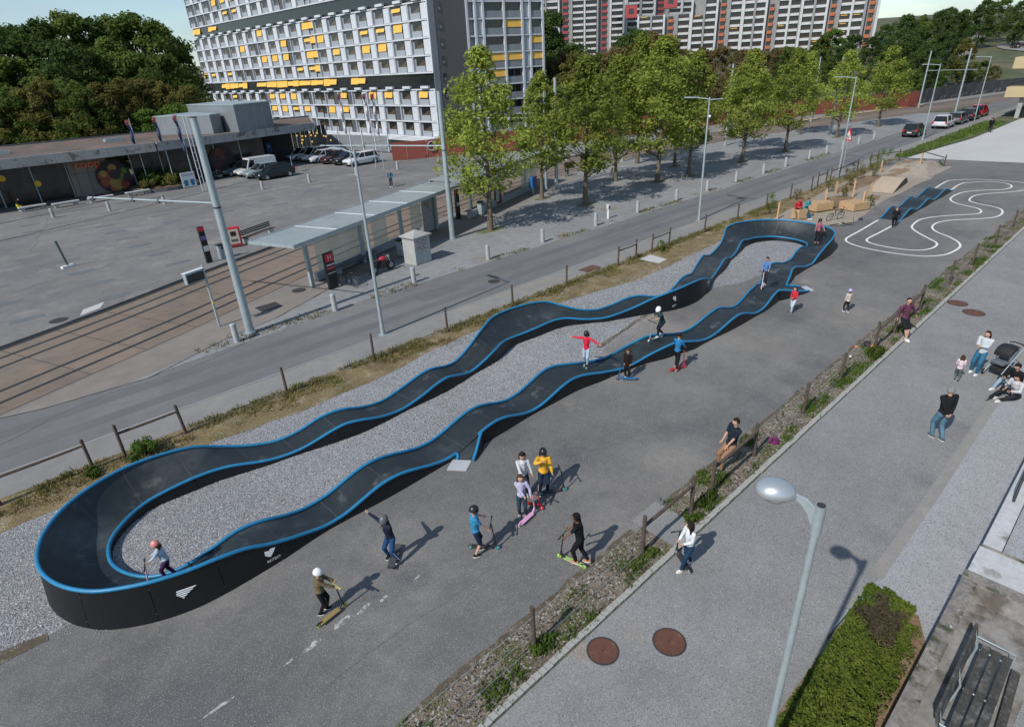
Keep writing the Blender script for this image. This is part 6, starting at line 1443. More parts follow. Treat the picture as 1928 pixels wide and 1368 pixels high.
# hedge bed at the bottom right
sheet('hedge_bed', [(4.0, .64), (10.9, .66), (11.6, 1.0), (11.3, 1.9), (9.0, 2.03), (7.3, 2.05), (4, 2.1)], .02, M['dirt'])
t = thing('low_hedge', 'dense low green hedge between the footpath and the mossy wall', 'hedge', (8.4, 1.4, .02))
rr = random.Random(77); vs = []; fs = []; vs2 = []; fs2 = []
for i in range(36000):
    x = rr.uniform(4.6, 11.5); y = rr.uniform(.74, 1.98)
    if x < 7.4: y = .86 + (y - .86) * 1.0
    if x > 10.9 and y < 1.05: continue
    edge = min(x - 4.6, 11.6 - x, (y - .68) * 1.6, (2.04 - y) * 1.6)
    if edge < .10 + .16 * noise.noise((x * 3.1, y * 3.1, 9)) : continue
    if noise.noise((x * 2.2, y * 2.2, 40)) > .42 and rr.random() < .75: continue
    hh = (.40 + .20 * noise.noise((x * 1.1, y * 1.6, 0)) + .20 * noise.noise((x * 3.5, y * 3.5, 2)) + .10 * noise.noise((x * 9, y * 9, 3))) * min(1, .35 + edge * 2.0)
    z = hh * (rr.random() ** .3) + (.06 * rr.random() if rr.random() < .1 else 0)
    p = Vector((x - 8.4, y - 1.4, z)); nrm = Vector((rr.gauss(0, .9), rr.gauss(0, .9), 1)).normalized(); u = nrm.orthogonal().normalized(); w = nrm.cross(u); a = rr.uniform(0, 6.28); u, w = u * math.cos(a) + w * math.sin(a), w * math.cos(a) - u * math.sin(a)
    s = rr.uniform(.018, .042)
    pur = math.hypot((x - 10.55) / .55, (y - 1.45) / .42) < 1 + .5 * noise.noise((x * 4, y * 4, 5))
    if math.hypot(x - 10.1, (y - 1.2)) < .16 and rr.random() < .8: continue
    if y < .86 + .25 * noise.noise((x * 2.5, 7, 7)) and rr.random() < .8 - .3 * noise.noise((x * 2, 1, 1)): continue
    V, Fc = (vs2, fs2) if pur else (vs, fs); k0 = len(V)
    V += [p - u * s, p - w * s * .6, p + u * s, p + w * s * .6]; Fc.append((k0, k0 + 1, k0 + 2, k0 + 3))
HL = leafmat('hedge_leaves', (.06, .11, .02), (.17, .20, .04), .35); HP = leafmat('purple_brown_leaves', (.075, .07, .045), (.12, .10, .06), .25)
for V, Fc, m_, nm in ((vs, fs, HL, 'foliage'), (vs2, fs2, HP, 'brown_patch')):
    me = bpy.data.meshes.new(nm); me.from_pydata([tuple(v) for v in V], [], Fc); me.materials.append(m_); me.update(); link(nm, me, t)
b = MB()
for k in range(60): x = rr.uniform(-3.6, 2.9); y = rr.uniform(-.45, .5); b.tube([(x, y, 0), (x + rr.gauss(0, .08), y + rr.gauss(0, .08), .28)], .006, 4)
b.build('stems', M['bark'], t)
# litter and small things left on the ground
t = thing('bag', 'dark bag with an orange flap lying on the stony verge', 'bag', (24.1, 6.35, .012), .4); MB().ball((0, 0, .1), (.22, .14, .1), 12).build('body', mat('bag_dark', (.03, .02, .03), .7), t); MB().ball((.02, -.12, .06), (.2, .1, .05), 10).build('flap', mat('bag_orange', (.5, .2, .06), .7), t)
t = thing('cloth', 'small orange scrap of clothing beside the dark bag', 'clothing', (23.7, 6.6, .012)); MB().ball((0, 0, .03), (.09, .07, .035), 8).build('cloth_body', mat('cloth_orange', (.6, .22, .08), .8), t)
t = thing('paper_ball', 'white crumpled paper on the stony verge near the bag', 'litter', (22.7, 6.45, .012)); MB().ball((0, 0, .04), (.06, .05, .04), 6).build('paper', M['white_paint'], t)
t = thing('flower_clump', 'clump of magenta flowers on the verge beyond the man in tan trousers', 'flowers', (15.55, 5.95, .012)); o = link('blossoms', bush_mesh('petals', leafmat('magenta_petals', (.20, .02, .16), (.34, .05, .26), .2), 500, .17, .02, 5), t); link('stems', bush_mesh('stems', M['weed'], 200, .13, .02, 6), t)
t = thing('helmet_on_ground', 'dark helmet left on the asphalt beside the standing bike', 'helmet', (43.9, 13.7, .004)); MB().ball((0, 0, .07), (.17, .13, .1), 12).build('shell', mat('navy_shell', (.03, .035, .06), .4), t); MB().ball((.12, 0, .04), (.08, .1, .02), 8).build('visor', M['dark_panel'], t)
# meshed puddle-pale drift of dust on the lot
DS = mat('dust_on_asphalt', (.19, .18, .165), .95, noise_=[(1.5, .12), (45, .22, 5)], spec=.2)

# ------------------------------------------------------------------ people
SKIN = {k: mat('skin_' + k, c, .6, spec=.4) for k, c in (('light', (.50, .29, .20)), ('tan', (.36, .19, .12)), ('dark', (.17, .085, .05)))}
_cm = {}
def cloth(c, rough=.85):
    key = tuple(c)
    if key not in _cm: _cm[key] = mat('cloth', c, rough, noise_=[(7, .22), (60, .12)], bump=(15, .7, .025), spec=.2)
    return _cm[key]
HAIRC = {'dark': (.018, .012, .009), 'brown': (.06, .032, .018), 'light': (.17, .10, .055), 'grey': (.22, .215, .21), 'black': (.008, .007, .007)}
def fuse(mb, name, m, voxel, smooth=2):
    """melt overlapping limbs into one continuous skin"""
    me = mb.mesh(name, m); o = bpy.data.objects.new(name, me)
    r = o.modifiers.new('r', 'REMESH'); r.mode = 'VOXEL'; r.voxel_size = voxel; r.use_smooth_shade = True
    s = o.modifiers.new('s', 'SMOOTH'); s.iterations = smooth; s.factor = .6
    out = evaluated_mesh(o)
    bpy.data.objects.remove(o); bpy.data.meshes.remove(me)
    if not out.materials: out.materials.append(m)
    out.name = name; return out
def ik(a, b_, l1, l2, pole):
    d = b_ - a; L = min(d.length, (l1 + l2) * .998); u = d.normalized(); b2 = a + u * L
    x = (l1 * l1 - l2 * l2 + L * L) / (2 * L); h = math.sqrt(max(0, l1 * l1 - x * x))
    p = pole - u * pole.dot(u); p = p.normalized() if p.length > 1e-5 else Vector((1, 0, 0))
    return a + u * x + p * h, b2
def limb(b, a, c, ra, rc, n=10): b.tube([a, a.lerp(c, .33), a.lerp(c, .66), c], [ra, ra * .62 + rc * .42, ra * .32 + rc * .72, rc], n).ball(a, ra, 10).ball(c, rc, 10)
def person(label, x, y, z, face, h, shirt=(.05, .05, .05), trousers=(.02, .02, .03), shoes=(.6, .6, .6), skin='light', hair='dark', hairlen=0, helmet=None,
           hip=(0, 0, .505), lean=0, side=0, feet=None, hands=None, short_sleeve=False, shorts=False, hood=False, head_turn=0, head_pitch=0, grip=(False, False), skirt=None, stripe=None, backpack=None, group=None, kid=True, bulky=1.0, elbow_out=.5):
    t = thing('person', label, 'person', (x, y, z), R(face), group)
    vox = .011 * h / 1.3
    V = lambda q: Vector(q) * h
    pel = V(hip); up = (Matrix.Rotation(R(lean), 3, 'Y') @ Matrix.Rotation(R(side), 3, 'X')) @ Vector((0, 0, 1)); fw = Matrix.Rotation(R(lean), 3, 'Y') @ Vector((1, 0, 0)); lf = up.cross(fw)
    sw = (.098 if kid else .112) * h; hw = .052 * h
    chest = pel + up * .20 * h; sh = pel + up * .295 * h; neck = pel + up * .335 * h
    hs = (.155 if kid else .135) * h                       # head height
    hup = (up * .6 + Vector((0, 0, .4))).normalized(); hd = neck + hup * (hs * .56) + fw * .012 * h
    b = MB(); S = MB(); T = MB()
    # torso
    S.tube([pel - up * .015 * h, pel + up * .08 * h, chest, sh, neck - up * .01 * h], [.075 * h * bulky, .070 * h * bulky, .082 * h * bulky, .074 * h * bulky, .036 * h], 14)
    for s_ in (-1, 1): S.ball(sh + lf * s_ * sw * .72 - up * .012 * h, .043 * h * bulky, 10).ball(chest + lf * s_ * .035 * h, .062 * h * bulky, 10).ball(pel + lf * s_ * .03 * h + up * .015 * h, .063 * h * bulky, 10)
    b.tube([sh, neck, hd - hup * hs * .25], [.034 * h, .029 * h, .030 * h], 10); b.ball(chest, .055 * h, 10); b.ball(pel, .05 * h, 10); b.tube([pel, chest], .05 * h, 8)
    # arms
    hands = hands or ((.03, .13, .40), (.03, -.13, .40)); fing = []
    for i, s_ in enumerate((1, -1)):
        A = sh + lf * s_ * sw; tgt = V(hands[i])
        el, wr = ik(A, tgt, .155 * h, .135 * h, Vector((-.55, s_ * elbow_out, -.35)))
        limb(b, A, el, .026 * h, .021 * h); limb(b, el, wr, .021 * h, .0145 * h)
        limb(S, A, el if not short_sleeve else A.lerp(el, .72), .037 * h * bulky, .030 * h * bulky)
        if not short_sleeve: limb(S, el, el.lerp(wr, .93), .030 * h * bulky, .023 * h * bulky)
        hdv = (wr - el).normalized(); pn = (hdv.cross(Vector((0, 0, 1)))).normalized() if abs(hdv.z) < .95 else Vector((0, 1, 0))
        pn = pn * s_; wd = hdv.cross(pn).normalized()       # palm normal, across the palm
        pc = wr + hdv * .030 * h; b.ball(pc, (.020 * h, .020 * h, .020 * h), 8); b.tube([wr, pc], .016 * h, 8)
        for q in range(4):
            o_ = pc + wd * (.5 - q / 3 * 1.0) * .030 * h + hdv * .014 * h; L = (.034, .038, .036, .028)[q] * h; cu = (1.25 if grip[i] else .45)
            d1 = (hdv * math.cos(cu * .5) - pn * math.sin(cu * .5)); d2 = (hdv * math.cos(cu * 1.5) - pn * math.sin(cu * 1.5))
            fing.append([o_, o_ + d1 * L * .5, o_ + d1 * L * .5 + d2 * L * .5])
        th = pc - hdv * .008 * h + wd * .016 * h; dth = (hdv * .6 + wd * .6 - pn * .4).normalized(); fing.append([th, th + dth * .02 * h, th + (dth * .02 + (hdv * .8 - pn * .6) * .016) * h])
    # legs
    feet = feet or ((.01, .055, 0), (-.01, -.055, 0)); shoe_at = []
    for i, s_ in enumerate((1, -1)):
        A = pel + Vector((0, s_ * hw, -.01 * h)); F_ = V(feet[i][:3]) + Vector((0, 0, .045 * h)); kn, an = ik(A, F_, .245 * h, .232 * h, Vector((1, .12 * s_, .05)))
        limb(b, A, kn, .045 * h, .032 * h); limb(b, kn, an, .031 * h, .020 * h)
        limb(T, A, kn if not shorts else A.lerp(kn, .95), .056 * h * min(bulky, 1.1), .042 * h)
        if not shorts: limb(T, kn, kn.lerp(an, .96), .040 * h, .030 * h)
        T.ball(pel + lf * s_ * .03 * h, .064 * h * min(bulky, 1.1), 10)
        shoe_at.append((an, feet[i][3] if len(feet[i]) > 3 else 0))
    # head with nose, ears
    hm = Matrix((fw, lf, hup)).transposed() @ Matrix.Rotation(R(head_turn), 3, 'Z') @ Matrix.Rotation(R(head_pitch), 3, 'Y')
    P_ = lambda a, c, d: hd + hm @ Vector((a, c, d)) * hs
    b.ball(hd, (hs * .43, hs * .36, hs * .50), 16, M=hm); b.ball(P_(.10, 0, -.22), (hs * .28, hs * .26, hs * .26), 12, M=hm)
    b.ball(P_(.43, 0, -.05), hs * .055, 6); b.ball(P_(.40, 0, -.10), hs * .06, 6)
    for s_ in (-1, 1): b.ball(P_(0, s_ * .36, -.03), hs * .08, 6)
    body = fuse(b, 'body', SKIN[skin], vox, 2)
    fb = MB()
    for ch in fing: fb.tube(ch, [.0062 * h, .0058 * h, .0046 * h], 5).ball(ch[-1], .0048 * h, 5)
    bm = bmesh.new(); bm.from_mesh(body); tmp = fb.mesh('f', SKIN[skin]); bm.from_mesh(tmp); bm.to_mesh(body); bm.free(); bpy.data.meshes.remove(tmp)
    link('body', body, t)
    for s_ in (-1, 1): MB().ball(P_(.385, s_ * .15, .03), hs * .045, 6).build('eye', mat_eye, t)
    MB().ball(P_(.375, 0, -.25), (hs * .03, hs * .10, hs * .022), 6, M=hm).build('mouth', mat_mouth, t)
    if hood: S.ball(neck - fw * .03 * h + up * .0 * h, .05 * h, 10)
    link('top', fuse(S, 'top', cloth(shirt), vox * 1.05, 3), t)
    if skirt: T.tube([pel + up * .02 * h, pel - Vector((0, 0, .14 * h))], [.07 * h, .11 * h], 14)
    link('shorts' if shorts else 'trousers', fuse(T, 'trousers', cloth(trousers), vox * 1.05, 2), t)
    for (an, yaw) in shoe_at:
        s = MB(); m = Matrix.Rotation(R(yaw), 3, 'Z'); L = .072 * h
        s.ball(an + m @ Vector((.022 * h, 0, -.022 * h)), (L, .030 * h, .024 * h), 12, M=m).ball(an + m @ Vector((-.012 * h, 0, -.008 * h)), (.034 * h, .028 * h, .032 * h), 10)
        s.ball(an + m @ Vector((.06 * h, 0, -.026 * h)), (.034 * h, .030 * h, .018 * h), 10)
        link('shoe', fuse(s, 'shoe', cloth(shoes), vox * .9, 2), t)
        MB().ball(an + m @ Vector((.024 * h, 0, -.039 * h)), (L * 1.04, .031 * h, .008 * h), 12, M=m).build('sole', M['white_paint'], t)
    hc = cloth(HAIRC[hair])
    hb = MB()
    if not helmet or hairlen:
        hb.ball(P_(-.05, 0, .08), (hs * .45, hs * .40, hs * .47), 14, M=hm)
        for s_ in (-1, 1): hb.ball(P_(-.08, s_ * .22, -.02), hs * .22, 8)
        if hairlen:
            for s_ in (-1, -.3, .3, 1): hb.tube([P_(-.12, s_ * .26, .1), P_(-.26, s_ * .32, -.35), P_(-.28, s_ * .30, -.5 - hairlen), P_(-.25, s_ * .2, -.7 - hairlen)], [hs * .20, hs * .17, hs * .13, hs * .05], 8)
        me = fuse(hb, 'hair', hc, vox * 1.1, 2)
        bm = bmesh.new(); bm.from_mesh(me)                  # clear the face
        inv = hm.inverted(); kill = []
        for v in bm.verts:
            q = inv @ (v.co - hd) / hs
            if q.x > .16 and q.z < .26 and abs(q.y) < .40 and q.z > -1: kill.append(v)
        bmesh.ops.delete(bm, geom=kill, context='VERTS'); bm.to_mesh(me); bm.free()
        link('hair', me, t)
    if helmet:
        hbm = MB(); n = 16; vs = []
        for i in range(8):
            ph = math.pi * .56 * i / 7
            for j in range(n):
                a = 2 * math.pi * j / n; vs.append(P_(.56 * math.sin(ph) * math.cos(a) - .03, .47 * math.sin(ph) * math.sin(a), .60 * math.cos(ph) + .06))
        hbm.add(vs, [(i * n + j, (i + 1) * n + j, (i + 1) * n + (j + 1) % n, i * n + (j + 1) % n) for i in range(7) for j in range(n)], 0, True)
        hbm.add(vs[-n:], [tuple(range(n))], 0)
        hbm.build('helmet', mat('helmet_shell', helmet, .35), t)
        for s_ in (-1, 1): MB().tube([P_(.05, s_ * .40, .0), P_(.1, s_ * .25, -.42)], hs * .02, 4).build('strap', M['dark_panel'], t)
        for k_ in (-1, 0, 1): MB().ball(P_(-.1 + .1 * abs(k_), k_ * .24, .60 - .1 * abs(k_)), (hs * .16, hs * .035, hs * .03), 6, M=hm).build('vent', M['dark_panel'], t)
    if stripe:
        for i, s_ in enumerate((1, -1)):
            kn, an = ik(pel + Vector((0, s_ * hw, -.01 * h)), V(feet[i][:3]) + Vector((0, 0, .045 * h)), .245 * h, .232 * h, Vector((1, .12 * s_, .05)))
            o_ = Vector((.0, s_ * .040 * h, 0)); MB().tube([kn + o_, an + o_ * .78], .006 * h, 5).build('side_stripe', cloth(stripe), t)
    return t
mat_eye = mat('eye_dark', (.012, .01, .01), .3); mat_mouth = mat('mouth_tone', (.22, .07, .06), .6)

def scooter(label, x, y, z, head, h=.78, colr=(.1, .1, .1), deckc=None, wheelc=(.03, .03, .03), gripc=(.02, .02, .02), lean=0, steer=0, L=.50, group='kick scooters', tilt=0):
    """head: heading of the front wheel in degrees; lean tips the whole scooter sideways"""
    t = thing('kick_scooter', label, 'scooter', (x, y, z), R(head), group); t.rotation_euler = (R(lean), R(tilt), R(head))
    cm = mat('scooter_paint', colr, .4); dm = mat('scooter_deck', deckc or colr, .6); wm = mat('scooter_wheel', wheelc, .5); gm = mat('scooter_grip', gripc, .7)
    MB().box((0, 0, .085), (L, .12, .03)).build('deck', dm, t, bevel=.01)
    MB().tube([(L / 2 - .02, 0, .09), (L / 2 + .07, 0, .16), (L / 2 + .085, 0, .24)], [.026, .024, .022], 8).build('neck', cm, t)
    MB().tube([(L / 2 + .13, 0, .06), (L / 2 + .085, 0, .24), (L / 2 + .02, 0, h - .02)], [.018, .017, .015], 8).build('stem', cm, t)
    MB().tube([(L / 2 + .02, -.21, h), (L / 2 + .02, 0, h - .01), (L / 2 + .02, .21, h)], .012, 8).build('handlebar', gm, t)
    for s_ in (-1, 1): MB().tube([(L / 2 + .02, s_ * .13, h - .002), (L / 2 + .02, s_ * .225, h)], .018, 8).build('grip', gm, t)
    for xx in (L / 2 + .14, -L / 2 - .02):
        w = MB().lathe([(.0, -.013), (.05, -.015), (.058, -.008), (.058, .008), (.05, .015), (0, .013)], 14, c=(xx, 0, .058), M=Matrix.Rotation(R(90), 3, 'X')).build('wheel', wm, t)
        MB().lathe([(0, -.017), (.022, -.017), (.022, .017), (0, .017)], 8, c=(xx, 0, .058), M=Matrix.Rotation(R(90), 3, 'X')).build('hub', M['steel_galv'], w)
    MB().tube([(-L / 2 + .05, 0, .10), (-L / 2 - .03, 0, .125), (-L / 2 - .09, 0, .10)], .02, 6).build('rear_brake', cm, t)
    return t

def zdeck(xq, yq):
    """height of the riding surface at a point on the loop"""
    best = 9; z = .3
    for s in LP:
        sec = section(s)
        for p in sec:
            d = (p[0] - xq) ** 2 + (p[1] - yq) ** 2
            if d < best: best = d; z = p[2]
    return z
NAVY_ = (.012, .018, .04); BLK = (.010, .010, .012)
# 1 boy in olive jacket
person('child in an olive jacket and shiny white helmet holding a yellow-black scooter', 2.97, 9.95, .002, -28, 1.22, shirt=(.13, .10, .055), trousers=BLK, shoes=BLK, helmet=(.72, .72, .72), hands=((.26, .04, .63), (.28, -.12, .63)), grip=(True, True), feet=((.04, .05, 0), (-.07, -.055, 0)), bulky=1.12, head_pitch=12, lean=6)
scooter('yellow-black stunt scooter held by the child in olive, deck toward the camera', 2.97, 9.68, .0, 8, .78, (.02, .02, .02), (.26, .19, .07), (.45, .45, .05), gripc=(.4, .42, .08), steer=0)
# 2 skateboarder
person('boy in navy hoodie and blue trousers riding a skateboard with one arm stretched out', 4.86, 10.10, .10, -172, 1.36, shirt=(.012, .018, .035), trousers=(.015, .055, .15), shoes=BLK, skin='tan', helmet=(.10, .11, .12), hands=((.08, -.02, .74), (.10, -.36, .92)), feet=((-.02, .11, 0, 20), (.02, -.10, 0, 20)), hip=(-.01, 0, .49), lean=8, head_turn=8, hood=True, stripe=(.6, .6, .6))
t = thing('skateboard', 'dark skateboard with a pale edge under the boy in the navy hoodie', 'skateboard', (4.90, 10.14, 0), R(-137)); MB().box((0, 0, .092), (.62, .19, .014)).build('deck', mat('grip_tape', (.05, .055, .06), .9), t, bevel=.004)
for s_ in (-1, 1): MB().add([(s_ * .31, -.095, .085), (s_ * .31, .095, .085), (s_ * .40, .06, .125), (s_ * .40, -.06, .125), (s_ * .31, -.095, .099), (s_ * .31, .095, .099), (s_ * .40, .06, .139), (s_ * .40, -.06, .139)], [(0, 1, 2, 3), (4, 7, 6, 5), (0, 4, 5, 1), (1, 5, 6, 2), (2, 6, 7, 3), (3, 7, 4, 0)]).build('kicktail', mat('grip_tape2', (.05, .055, .06), .9), t)
for sx in (-.19, .19):
    MB().box((sx, 0, .06), (.05, .16, .03)).build('truck', M['steel_galv'], t)
    for sy in (-.085, .085): MB().tube([(sx, sy - .016, .028), (sx, sy + .016, .028)], .027, 10).build('wheel', M['worn_paint'], t)
# 3 boy in blue T-shirt
person('boy in a bright blue T-shirt, navy shorts and black helmet resting on a scooter', 6.42, 8.86, .002, -20, 1.42, shirt=(.035, .20, .36), trousers=(.012, .02, .05), shoes=BLK, helmet=(.015, .015, .018), hands=((.24, .16, .60), (.20, -.10, .52)), grip=(True, True), short_sleeve=True, shorts=True, feet=((.08, .07, 0), (-.05, -.06, 0)), stripe=None, head_pitch=18)
scooter('black stunt scooter with a teal front wheel held by the boy in the blue T-shirt', 6.60, 8.90, .0, -48, .84, (.015, .015, .015), (.03, .03, .03), (.02, .20, .22))
# 4 and 5 girls
person('girl in a lavender top with long brown hair holding a pink scooter', 8.12, 9.06, .002, -128, 1.30, shirt=(.42, .40, .55), trousers=(.02, .045, .065), shoes=(.25, .18, .2), hair='brown', hairlen=.35, hands=((.13, .17, .57), (.15, .05, .57)), grip=(True, True), head_turn=10)
scooter('pink and white child scooter in front of the girl in lavender', 8.04, 8.82, .0, 8, .74, (.62, .33, .48), (.60, .32, .50), (.66, .62, .66))
person('girl in a white zip jacket with long dark hair behind the lavender top', 8.72, 9.62, .002, -118, 1.40, shirt=(.50, .52, .55), trousers=(.03, .03, .035), shoes=(.3, .3, .3), hair='dark', hairlen=.4, hands=((.10, .16, .50), (.22, -.06, .55)), grip=(False, True), head_turn=-10, head_pitch=22)
scooter('red scooter with red wheels behind the two girls', 8.50, 9.22, .0, -72, .74, (.45, .025, .03), (.3, .02, .02), (.50, .02, .03))
# 6 yellow jacket
person('child in a bright yellow puffer jacket and black helmet with one hand at the face', 9.18, 9.30, .002, -126, 1.42, shirt=(.66, .36, .035), trousers=(.012, .025, .05), shoes=BLK, hair='dark', hairlen=.1, helmet=(.012, .012, .015), hands=((.12, .15, .50), (.20, -.07, .855)), stripe=(.7, .7, .7), bulky=1.2, feet=((.0, .06, 0), (.03, -.09, 0)))
scooter('teal-wheeled black scooter beside the child in the yellow jacket', 9.28, 9.12, .0, -30, .74, (.02, .02, .02), (.03, .03, .03), (.03, .25, .26), group='kick scooters')
# 7 boy in black
person('boy in black T-shirt and black trousers riding a lime green scooter', 7.82, 6.86, .11, 118, 1.44, shirt=(.008, .008, .010), trousers=(.009, .009, .011), shoes=(.42, .20, .12), skin='dark', hair='black', hands=((.20, .09, .55), (.20, -.10, .55)), grip=(True, True), short_sleeve=True, feet=((.04, .03, 0), (-.14, -.05, .0)), lean=8, hip=(-.02, 0, .50))
scooter('lime green scooter under the boy in black', 7.78, 6.98, .0, 103, .80, (.02, .02, .02), (.30, .42, .14), (.30, .62, .05))
# 8 girl in white
person('girl in a white top, dark jeans and white shoes pushing a black scooter', 9.52, 5.06, .012, 158, 1.34, shirt=(.62, .64, .67), trousers=(.012, .035, .075), shoes=(.66, .62, .62), hair='dark', hairlen=.4, hands=((.16, .05, .60), (.17, -.07, .60)), grip=(True, True), feet=((.18, .06, 0), (-.10, -.05, .0)), head_turn=-60, lean=4)
scooter('thin black scooter beside the girl in white on the footpath', 9.50, 5.16, .012, 60, .78, (.015, .015, .015), (.03, .03, .03), (.3, .3, .3))
# 9 man in tan trousers
person('man in a navy T-shirt and tan trousers leaning on the fence rail', 13.45, 6.30, .002, 150, 1.72, shirt=(.012, .018, .03), trousers=(.26, .15, .085), shoes=(.04, .04, .045), hair='dark', hands=((.10, .08, .50), (.08, -.09, .50)), short_sleeve=True, kid=False, bulky=1.12, feet=((.13, .05, 0), (.09, -.07, 0)), head_pitch=14, lean=-7, hip=(-.03, 0, .475))
# 10 dark child with blue scooter
person('small child all in black looking down, behind a fallen-back blue scooter', 15.95, 11.64, .002, 200, 1.18, shirt=(.014, .011, .010), trousers=(.010, .009, .009), shoes=(.6, .6, .6), hair='brown', hairlen=.05, hands=((.06, .10, .42), (.06, -.10, .42)), head_pitch=25, bulky=1.05)
scooter('blue scooter standing at the edge of the track below the child in black', 15.82, 11.50, .0, 130, .62, (.02, .12, .28), (.02, .13, .30), (.02, .04, .08))
# 11 blue jacket boy
person('boy in a bright blue jacket seen from behind on a red scooter', 17.60, 10.66, .10, 5, 1.40, shirt=(.02, .16, .36), trousers=BLK, shoes=(.5, .08, .08), hair='dark', hands=((.20, .10, .58), (.20, -.10, .58)), grip=(True, True), feet=((.05, .04, 0), (-.10, -.05, -.06)), head_pitch=15, lean=5)
scooter('red scooter ridden by the boy in the blue jacket', 17.62, 10.66, .0, -20, .78, (.50, .03, .04), (.35, .03, .03), (.45, .03, .04))
# 12 red skater
zt = zdeck(15.25, 12.95)
person('inline skater in a red hoodie and pale jeans balancing with both arms spread', 15.22, 12.98, zt + .09, -158, 1.36, shirt=(.58, .02, .05), trousers=(.36, .44, .52), shoes=BLK, hair='dark', helmet=(.012, .012, .014), hairlen=.1, hands=((.02, .40, .66), (.03, -.40, .80)), feet=((.06, .05, 0), (-.10, -.06, 0)), head_pitch=20, hood=True)
t = thing('inline_skates', 'black and green inline skates of the skater in red', 'skates', (15.22, 12.98, zt), R(-158), None)
for s_, fx, fy_ in ((1, .08, .07), (-1, -.13, -.08)):
    fr_ = MB().box((fx + .03, fy_, .07), (.24, .025, .04)).build('frame', mat('green_frame', (.05, .5, .2), .4), t)
    for k in range(4): MB().tube([(fx - .07 + k * .068, fy_ - .011, .035), (fx - .07 + k * .068, fy_ + .011, .035)], .033, 10).build('wheel', M['white_paint'], t)
    MB().ball((fx, fy_, .14), (.055, .045, .09), 8).build('boot_cuff', BLKM if False else cloth(BLK), t)
# 13 white helmet rider
zt = zdeck(18.65, 12.15)
person('child in a dark teal shirt and white helmet crouching on a white-wheeled scooter', 18.72, 12.2, zt + .11, 165, 1.38, shirt=(.02, .05, .055), trousers=(.012, .016, .028), shoes=(.6, .6, .6), helmet=(.78, .80, .82), hands=((.30, .08, .60), (.30, -.08, .60)), grip=(True, True), lean=26, hip=(-.08, 0, .44), feet=((.10, .05, 0), (-.15, -.06, 0)), short_sleeve=True)
scooter('scooter with pale wheels under the rider in the white helmet', 18.55, 12.22, zt + .0, 168, .84, (.25, .27, .27), (.12, .2, .2), (.6, .62, .6))
# 14 striped sweater
zt = zdeck(26.6, 11.85)
person('boy in a striped blue sweater riding a white and pink scooter over a crest', 26.85, 11.95, zt + .10, -160, 1.32, shirt=(.09, .20, .42), trousers=(.03, .025, .035), shoes=(.45, .30, .25), hair='dark', hands=((.18, .10, .58), (.18, -.10, .58)), grip=(True, True), feet=((.04, .04, 0), (-.12, -.05, 0)), head_pitch=15)
scooter('white and pink scooter of the boy in the striped sweater', 26.72, 11.92, zt + .0, -165, .84, (.66, .60, .66), (.5, .35, .4), (.65, .62, .65))
# 15 girl in the far bend
zt = zdeck(35.7, 13.15)
person('girl with a black helmet, dark jacket and pink top riding in the far bend', 35.7, 13.2, zt + .10, -140, 1.36, shirt=(.30, .12, .16), trousers=BLK, shoes=(.25, .05, .05), helmet=(.012, .012, .014), hairlen=.15, hands=((.17, .17, .56), (.17, -.17, .56)), grip=(True, True), bulky=1.1)
scooter('dark scooter ridden by the girl in the far bend', 35.6, 13.12, zt, -140, .80, (.02, .02, .02), (.03, .03, .03), (.2, .04, .05))
# 16 girl in red by the ramp
person('girl in a red shirt and pale jeans walking past the second side ramp', 25.62, 9.98, .002, 165, 1.20, shirt=(.50, .03, .05), trousers=(.42, .50, .54), shoes=(.07, .03, .03), hair='black', hairlen=.2, hands=((.12, .06, .62), (.10, -.06, .62)), feet=((.10, .05, 0), (-.10, -.05, 0)))
# 17 toddler
person('toddler in a beige coat and lavender helmet walking away across the asphalt', 27.1, 8.26, .002, 60, 1.06, shirt=(.50, .42, .36), trousers=(.03, .02, .025), shoes=(.4, .42, .48), helmet=(.36, .34, .62), hands=((.05, .13, .42), (.05, -.13, .42)), feet=((.07, .05, 0), (-.06, -.05, 0)), bulky=1.22, hairlen=.1, hair='light')
# 18 man in purple
person('man in a plum top and dark shorts leaning back against the fence rail', 25.62, 5.62, .012, -118, 1.72, shirt=(.105, .035, .065), trousers=(.014, .014, .018), shoes=(.66, .66, .66), hair='dark', kid=False, shorts=True, hands=((-.02, .28, .52), (-.02, -.24, .55)), feet=((.10, .02, 0), (.16, -.03, 0)), hip=(-.04, 0, .50), lean=-3, head_turn=-20)
# 19-21 group on footpath
person('woman in a pale grey sweater and blue jeans standing with folded arms by the pushchair', 24.15, 2.86, .012, 165, 1.64, shirt=(.46, .50, .52), trousers=(.03, .13, .22), shoes=(.66, .66, .66), hair='dark', hairlen=.12, kid=False, hands=((.15, .0, .68), (.16, -.02, .66)), feet=((.08, .06, 0), (.0, -.08, 0)))
person('little girl in a pinkish white top with a brown ponytail facing the pushchair', 23.1, 3.18, .012, 10, .98, shirt=(.62, .50, .52), trousers=(.11, .13, .12), shoes=(.02, .02, .02), hair='brown', hairlen=.4, hands=((.14, .05, .60), (.14, -.05, .60)), feet=((.05, .05, 0), (-.05, -.05, 0)), bulky=1.12)
person('grey-haired man in a black jacket and jeans strolling, hands behind his back', 18.85, 2.62, .012, 52, 1.76, shirt=(.012, .012, .015), trousers=(.085, .17, .23), shoes=(.08, .10, .12), hair='grey', kid=False, bulky=1.2, hands=((-.10, .02, .48), (-.10, -.02, .48)), feet=((.06, .04, 0), (-.07, -.04, 0)), elbow_out=1.0)
